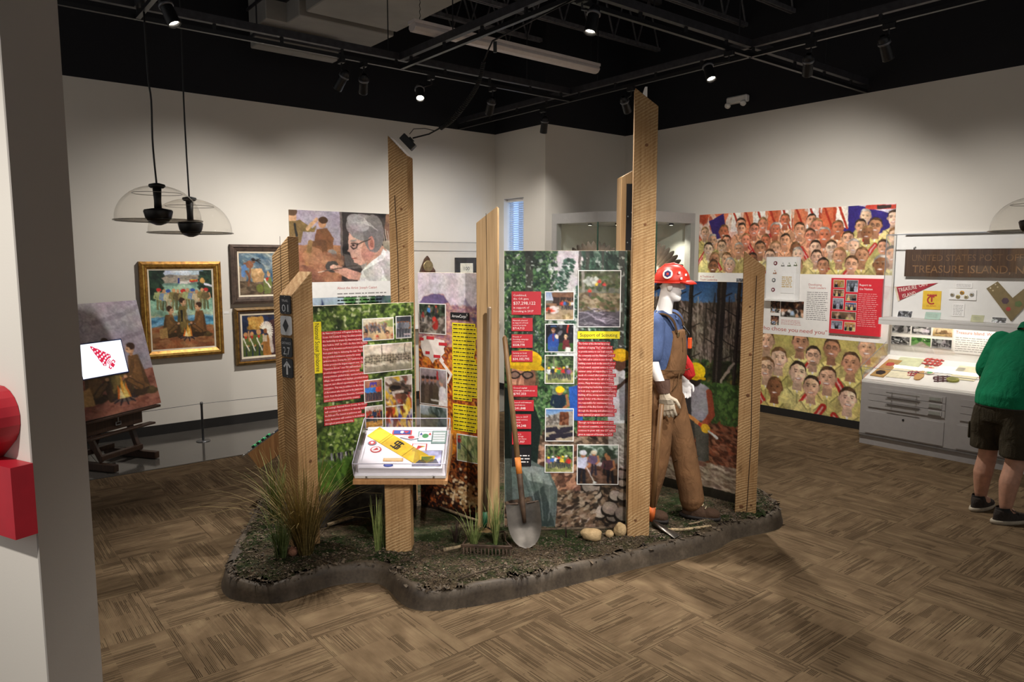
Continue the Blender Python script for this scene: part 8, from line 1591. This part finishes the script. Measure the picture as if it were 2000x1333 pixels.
# grubbing tool standing by the mannequin boots
tl = thing('grub_hoe', 'long-handled grub hoe with orange-painted handle end by the boots', 'hoe', zp(1290, 1034, IZ)); hb_ = np.array(zp(1272, 1030, IZ)); hb_[2] = IZ + .05; ht_ = dp(1292, 790, 4.98)
hv = ht_ - hb_; MB().tube([hb_, hb_ + hv * .5, ht_], [.021, .018, .018], 10).build('handle', wood('hoehandle', ('7a5a3a', '5c4228', '8c6c48')), tl, True); MB().tube([hb_ + hv * .0, hb_ + hv * .12], .0225, 10).build('orange_band', plain('b85a24', .6, var=.1), tl, True)
MB().loft([(hb_ - (0, 0, .01), _fh * .012, np.array([0, 0, .03])), (hb_ + _rt * .06 - _fh * .08 - (0, 0, .022), _fh * .03 + _rt * .02, np.array([0, 0, .012])), (hb_ + _rt * .15 - _fh * .2 - (0, 0, .045), (_fh + _rt) * .035, np.array([0, 0, .005]))], 12).build('blade', IRON, tl, True)

# ------------------------------------------------------------------ the visitor at the cabinet
pv_b = _fh * 5.62 + _rt * 3.91; pv_b[2] = 0.0; vL, vf, vl, vM = local(pv_b, -13)
pv = thing('person', 'person in green polo shirt and dark shorts bending over the cabinet', 'person', pv_b)
def skin_mat(c):
    t = NT('skin'); q = t.coord('Object'); n = t.noise(q, 25, 3); k = np.array([int(c[i:i + 2], 16) for i in (0, 2, 4)], float); p = t.pbr(t.ramp(n, [(.3, tuple(k * .93)), (.7, tuple(np.minimum(k * 1.05, 255)))]), .55, 0, None, .4); return t.m
SKINP = skin_mat('b98a72')
arL = [(.24, .2, 1.39), (.17, .27, 1.13), (.24, .235, .9)]; arR = [(.24, -.2, 1.39), (.36, -.3, 1.15), (.52, -.24, 1.0)]
lgL = [(.0, .11, .88), (.05, .13, .5), (.03, .15, .1)]; lgR = [(.0, -.11, .88), (-.02, -.12, .5), (-.1, -.12, .1)]
mb = MB(); trunk(mb, [(0, 0, .84, .13, .17), (.02, 0, 1.0, .15, .18), (.1, 0, 1.2, .15, .18), (.2, 0, 1.36, .13, .19), (.27, 0, 1.46, .08, .12), (.31, 0, 1.53, .062, .062), (.36, 0, 1.6, .06, .06)])
for A in (arL, arR): limb(mb, A, [.062, .05, .034])
for A in (lgL, lgR):
    P = [np.array(p, float) for p in A]; limb(mb, [P[0], P[1], P[1] * .55 + P[2] * .45 + (-.022, 0, 0), P[2] + (0, 0, .02)], [.1, .068, .07, .042]); mb.ball(P[2] + (.03, 0, -.03), .09, .045, .045)
hc_ = np.array([.43, 0, 1.67]); mb.ball(hc_ + (-.01, 0, .02), .098, .078, .11); mb.ball(hc_ + (.04, 0, -.04), .065, .058, .08); mb.ball(hc_ + (.09, 0, -.03), .02, .014, .025); mb.ball(hc_ + (.075, 0, -.075), .014, .024, .01)
for s in (-1, 1): mb.ball(hc_ + (-.005, s * .08, -.01), .02, .01, .032)
hand(mb, arL[2], (.25, -.1, -1), (.2, -1, 0), (1, 0, .2), 1.0, .6); hand(mb, arR[2], (.8, .1, -.6), (0, 0, -1), (0, 1, 0), 1.0, .4)
remesh('body', mb, SKINP, pv, .0085, 3, vM)
mb = MB(); mb.ball(hc_ + (-.025, 0, .045), .1, .084, .1); mb.ball(hc_ + (-.07, 0, -.01), .045, .07, .08); remesh('hair', mb, plain('3c2e24', .8, var=.2, sc=60), pv, .01, 2, vM)
for s in (-1, 1): MB().ball(hc_ + (.088, s * .032, .0), .01, .012, .008).build('eye', plain('2a211c', .3), pv, True, M=vM)
mb = MB(); trunk(mb, [(-.01, 0, .91, .178, .208), (0, 0, 1.0, .185, .212), (.07, 0, 1.15, .18, .21), (.15, 0, 1.28, .168, .215), (.215, 0, 1.39, .14, .215), (.265, 0, 1.46, .1, .15), (.3, 0, 1.505, .075, .085)])
for A in (arL, arR): a, b = np.array(A[0]), np.array(A[1]); limb(mb, [a, a * .5 + b * .5 + (-.005, 0, 0), a * .08 + b * .92], [.088, .086, .084])
GREENC = cloth('147a52', 160, .35, .8, .08); sh_v = remesh('polo_shirt', mb, GREENC, pv, .011, 3, vM)
mb = MB(); mb.loft([((.268, 0, 1.49), (.085, 0, -.03), (0, .09, 0)), ((.285, 0, 1.535), (.075, 0, -.03), (0, .078, 0)), ((.29, 0, 1.54), (.068, 0, -.03), (0, .07, 0)), ((.275, 0, 1.5), (.07, 0, -.03), (0, .074, 0))], 24, cap=False); mb.build('collar', GREENC, sh_v, True, M=vM)
mb = MB()
for p in ([(-.16, .12, 1.0), (-.06, .1, 1.12), (.04, .06, 1.22)], [(-.185, .0, .98), (-.1, .03, 1.1), (-.03, .05, 1.2)], [(-.17, -.1, .97), (-.1, -.02, 1.08), (-.04, .05, 1.16)]): mb.tube(p, [.004, .012, .004], 8)
SHORT = cloth('3a3428', 120, .4, .9, .12); mb = MB(); trunk(mb, [(0, 0, .78, .16, .195), (0, 0, .88, .175, .205), (0, 0, .95, .17, .198)]); mb.loft([((0, .1, .88), (.15, 0, 0), (0, .11, 0)), ((.01, .112, .75), (.15, 0, 0), (0, .125, 0)), ((.03, .125, .64), (.135, 0, 0), (0, .122, 0)), ((.035, .13, .535), (.13, 0, 0), (0, .12, 0))], 18); mb.loft([((0, -.1, .88), (.15, 0, 0), (0, .11, 0)), ((0, -.112, .75), (.15, 0, 0), (0, .125, 0)), ((-.01, -.125, .64), (.135, 0, 0), (0, .122, 0)), ((-.015, -.13, .52), (.13, 0, 0), (0, .12, 0))], 18)
shv = remesh('shorts', mb, SHORT, pv, .011, 3, vM)
mb = MB(); mb.box(-.06, .06, .222, .242, .6, .74); mb.build('cargo_pocket', SHORT, shv, bevel=.008, M=vM)
mb = MB(); mb.loft([((0, 0, .935), (.178, 0, 0), (0, .206, 0)), ((0, 0, .905), (.18, 0, 0), (0, .209, 0))], 28, cap=False); mb.build('belt', plain('2e241c', .5, var=.1), pv, True, M=vM)
w = np.array(arL[2]); MB().loft([(w + (-.012, .002, .05), (.042, 0, .008), (0, .04, 0)), (w + (-.006, .001, .022), (.041, 0, .008), (0, .039, 0))], 18, cap=False).build('watch', BLACK, pv, True, M=vM)
def shoe(o, yaw):
    t = vM @ Matrix.Translation(o) @ Matrix.Rotation(yaw, 4, 'Z'); mb = MB(); mb.loft([((-.03, 0, .115), (.055, 0, 0), (0, .046, 0)), ((-.02, 0, .08), (.075, 0, 0), (0, .05, 0)), ((.03, 0, .055), (.13, 0, 0), (0, .052, 0)), ((.04, 0, .022), (.148, 0, 0), (0, .055, 0))], 16); mb.ball((.11, 0, .042), .075, .05, .036)
    b = remesh('shoe', mb, cloth('3c3632', 200, .5), pv, .008, 3, t); m = MB(); m.loft([((.038, 0, .032), (.158, 0, 0), (0, .058, 0)), ((.036, 0, .014), (.162, 0, 0), (0, .06, 0)), ((.036, 0, .0), (.152, 0, 0), (0, .055, 0))], 22); m.build('sole', plain('a89c88', .7, var=.05), b, True, M=t)
    for k in range(3): MB().tube([(.045 + k * .025, -.03, .098 - k * .012), (.05 + k * .025, 0, .106 - k * .012), (.045 + k * .025, .03, .098 - k * .012)], .004, 5).build('lace', plain('5c554e', .8), b, M=t)
    MB().loft([((-.028, 0, .13), (.05, 0, 0), (0, .046, 0)), ((-.028, 0, .1), (.052, 0, 0), (0, .048, 0))], 16, cap=False).build('sock', plain('221f1e', .9), b, True, M=t)
shoe((.035, .155, 0), .05); shoe((-.1, -.125, 0), -.35)
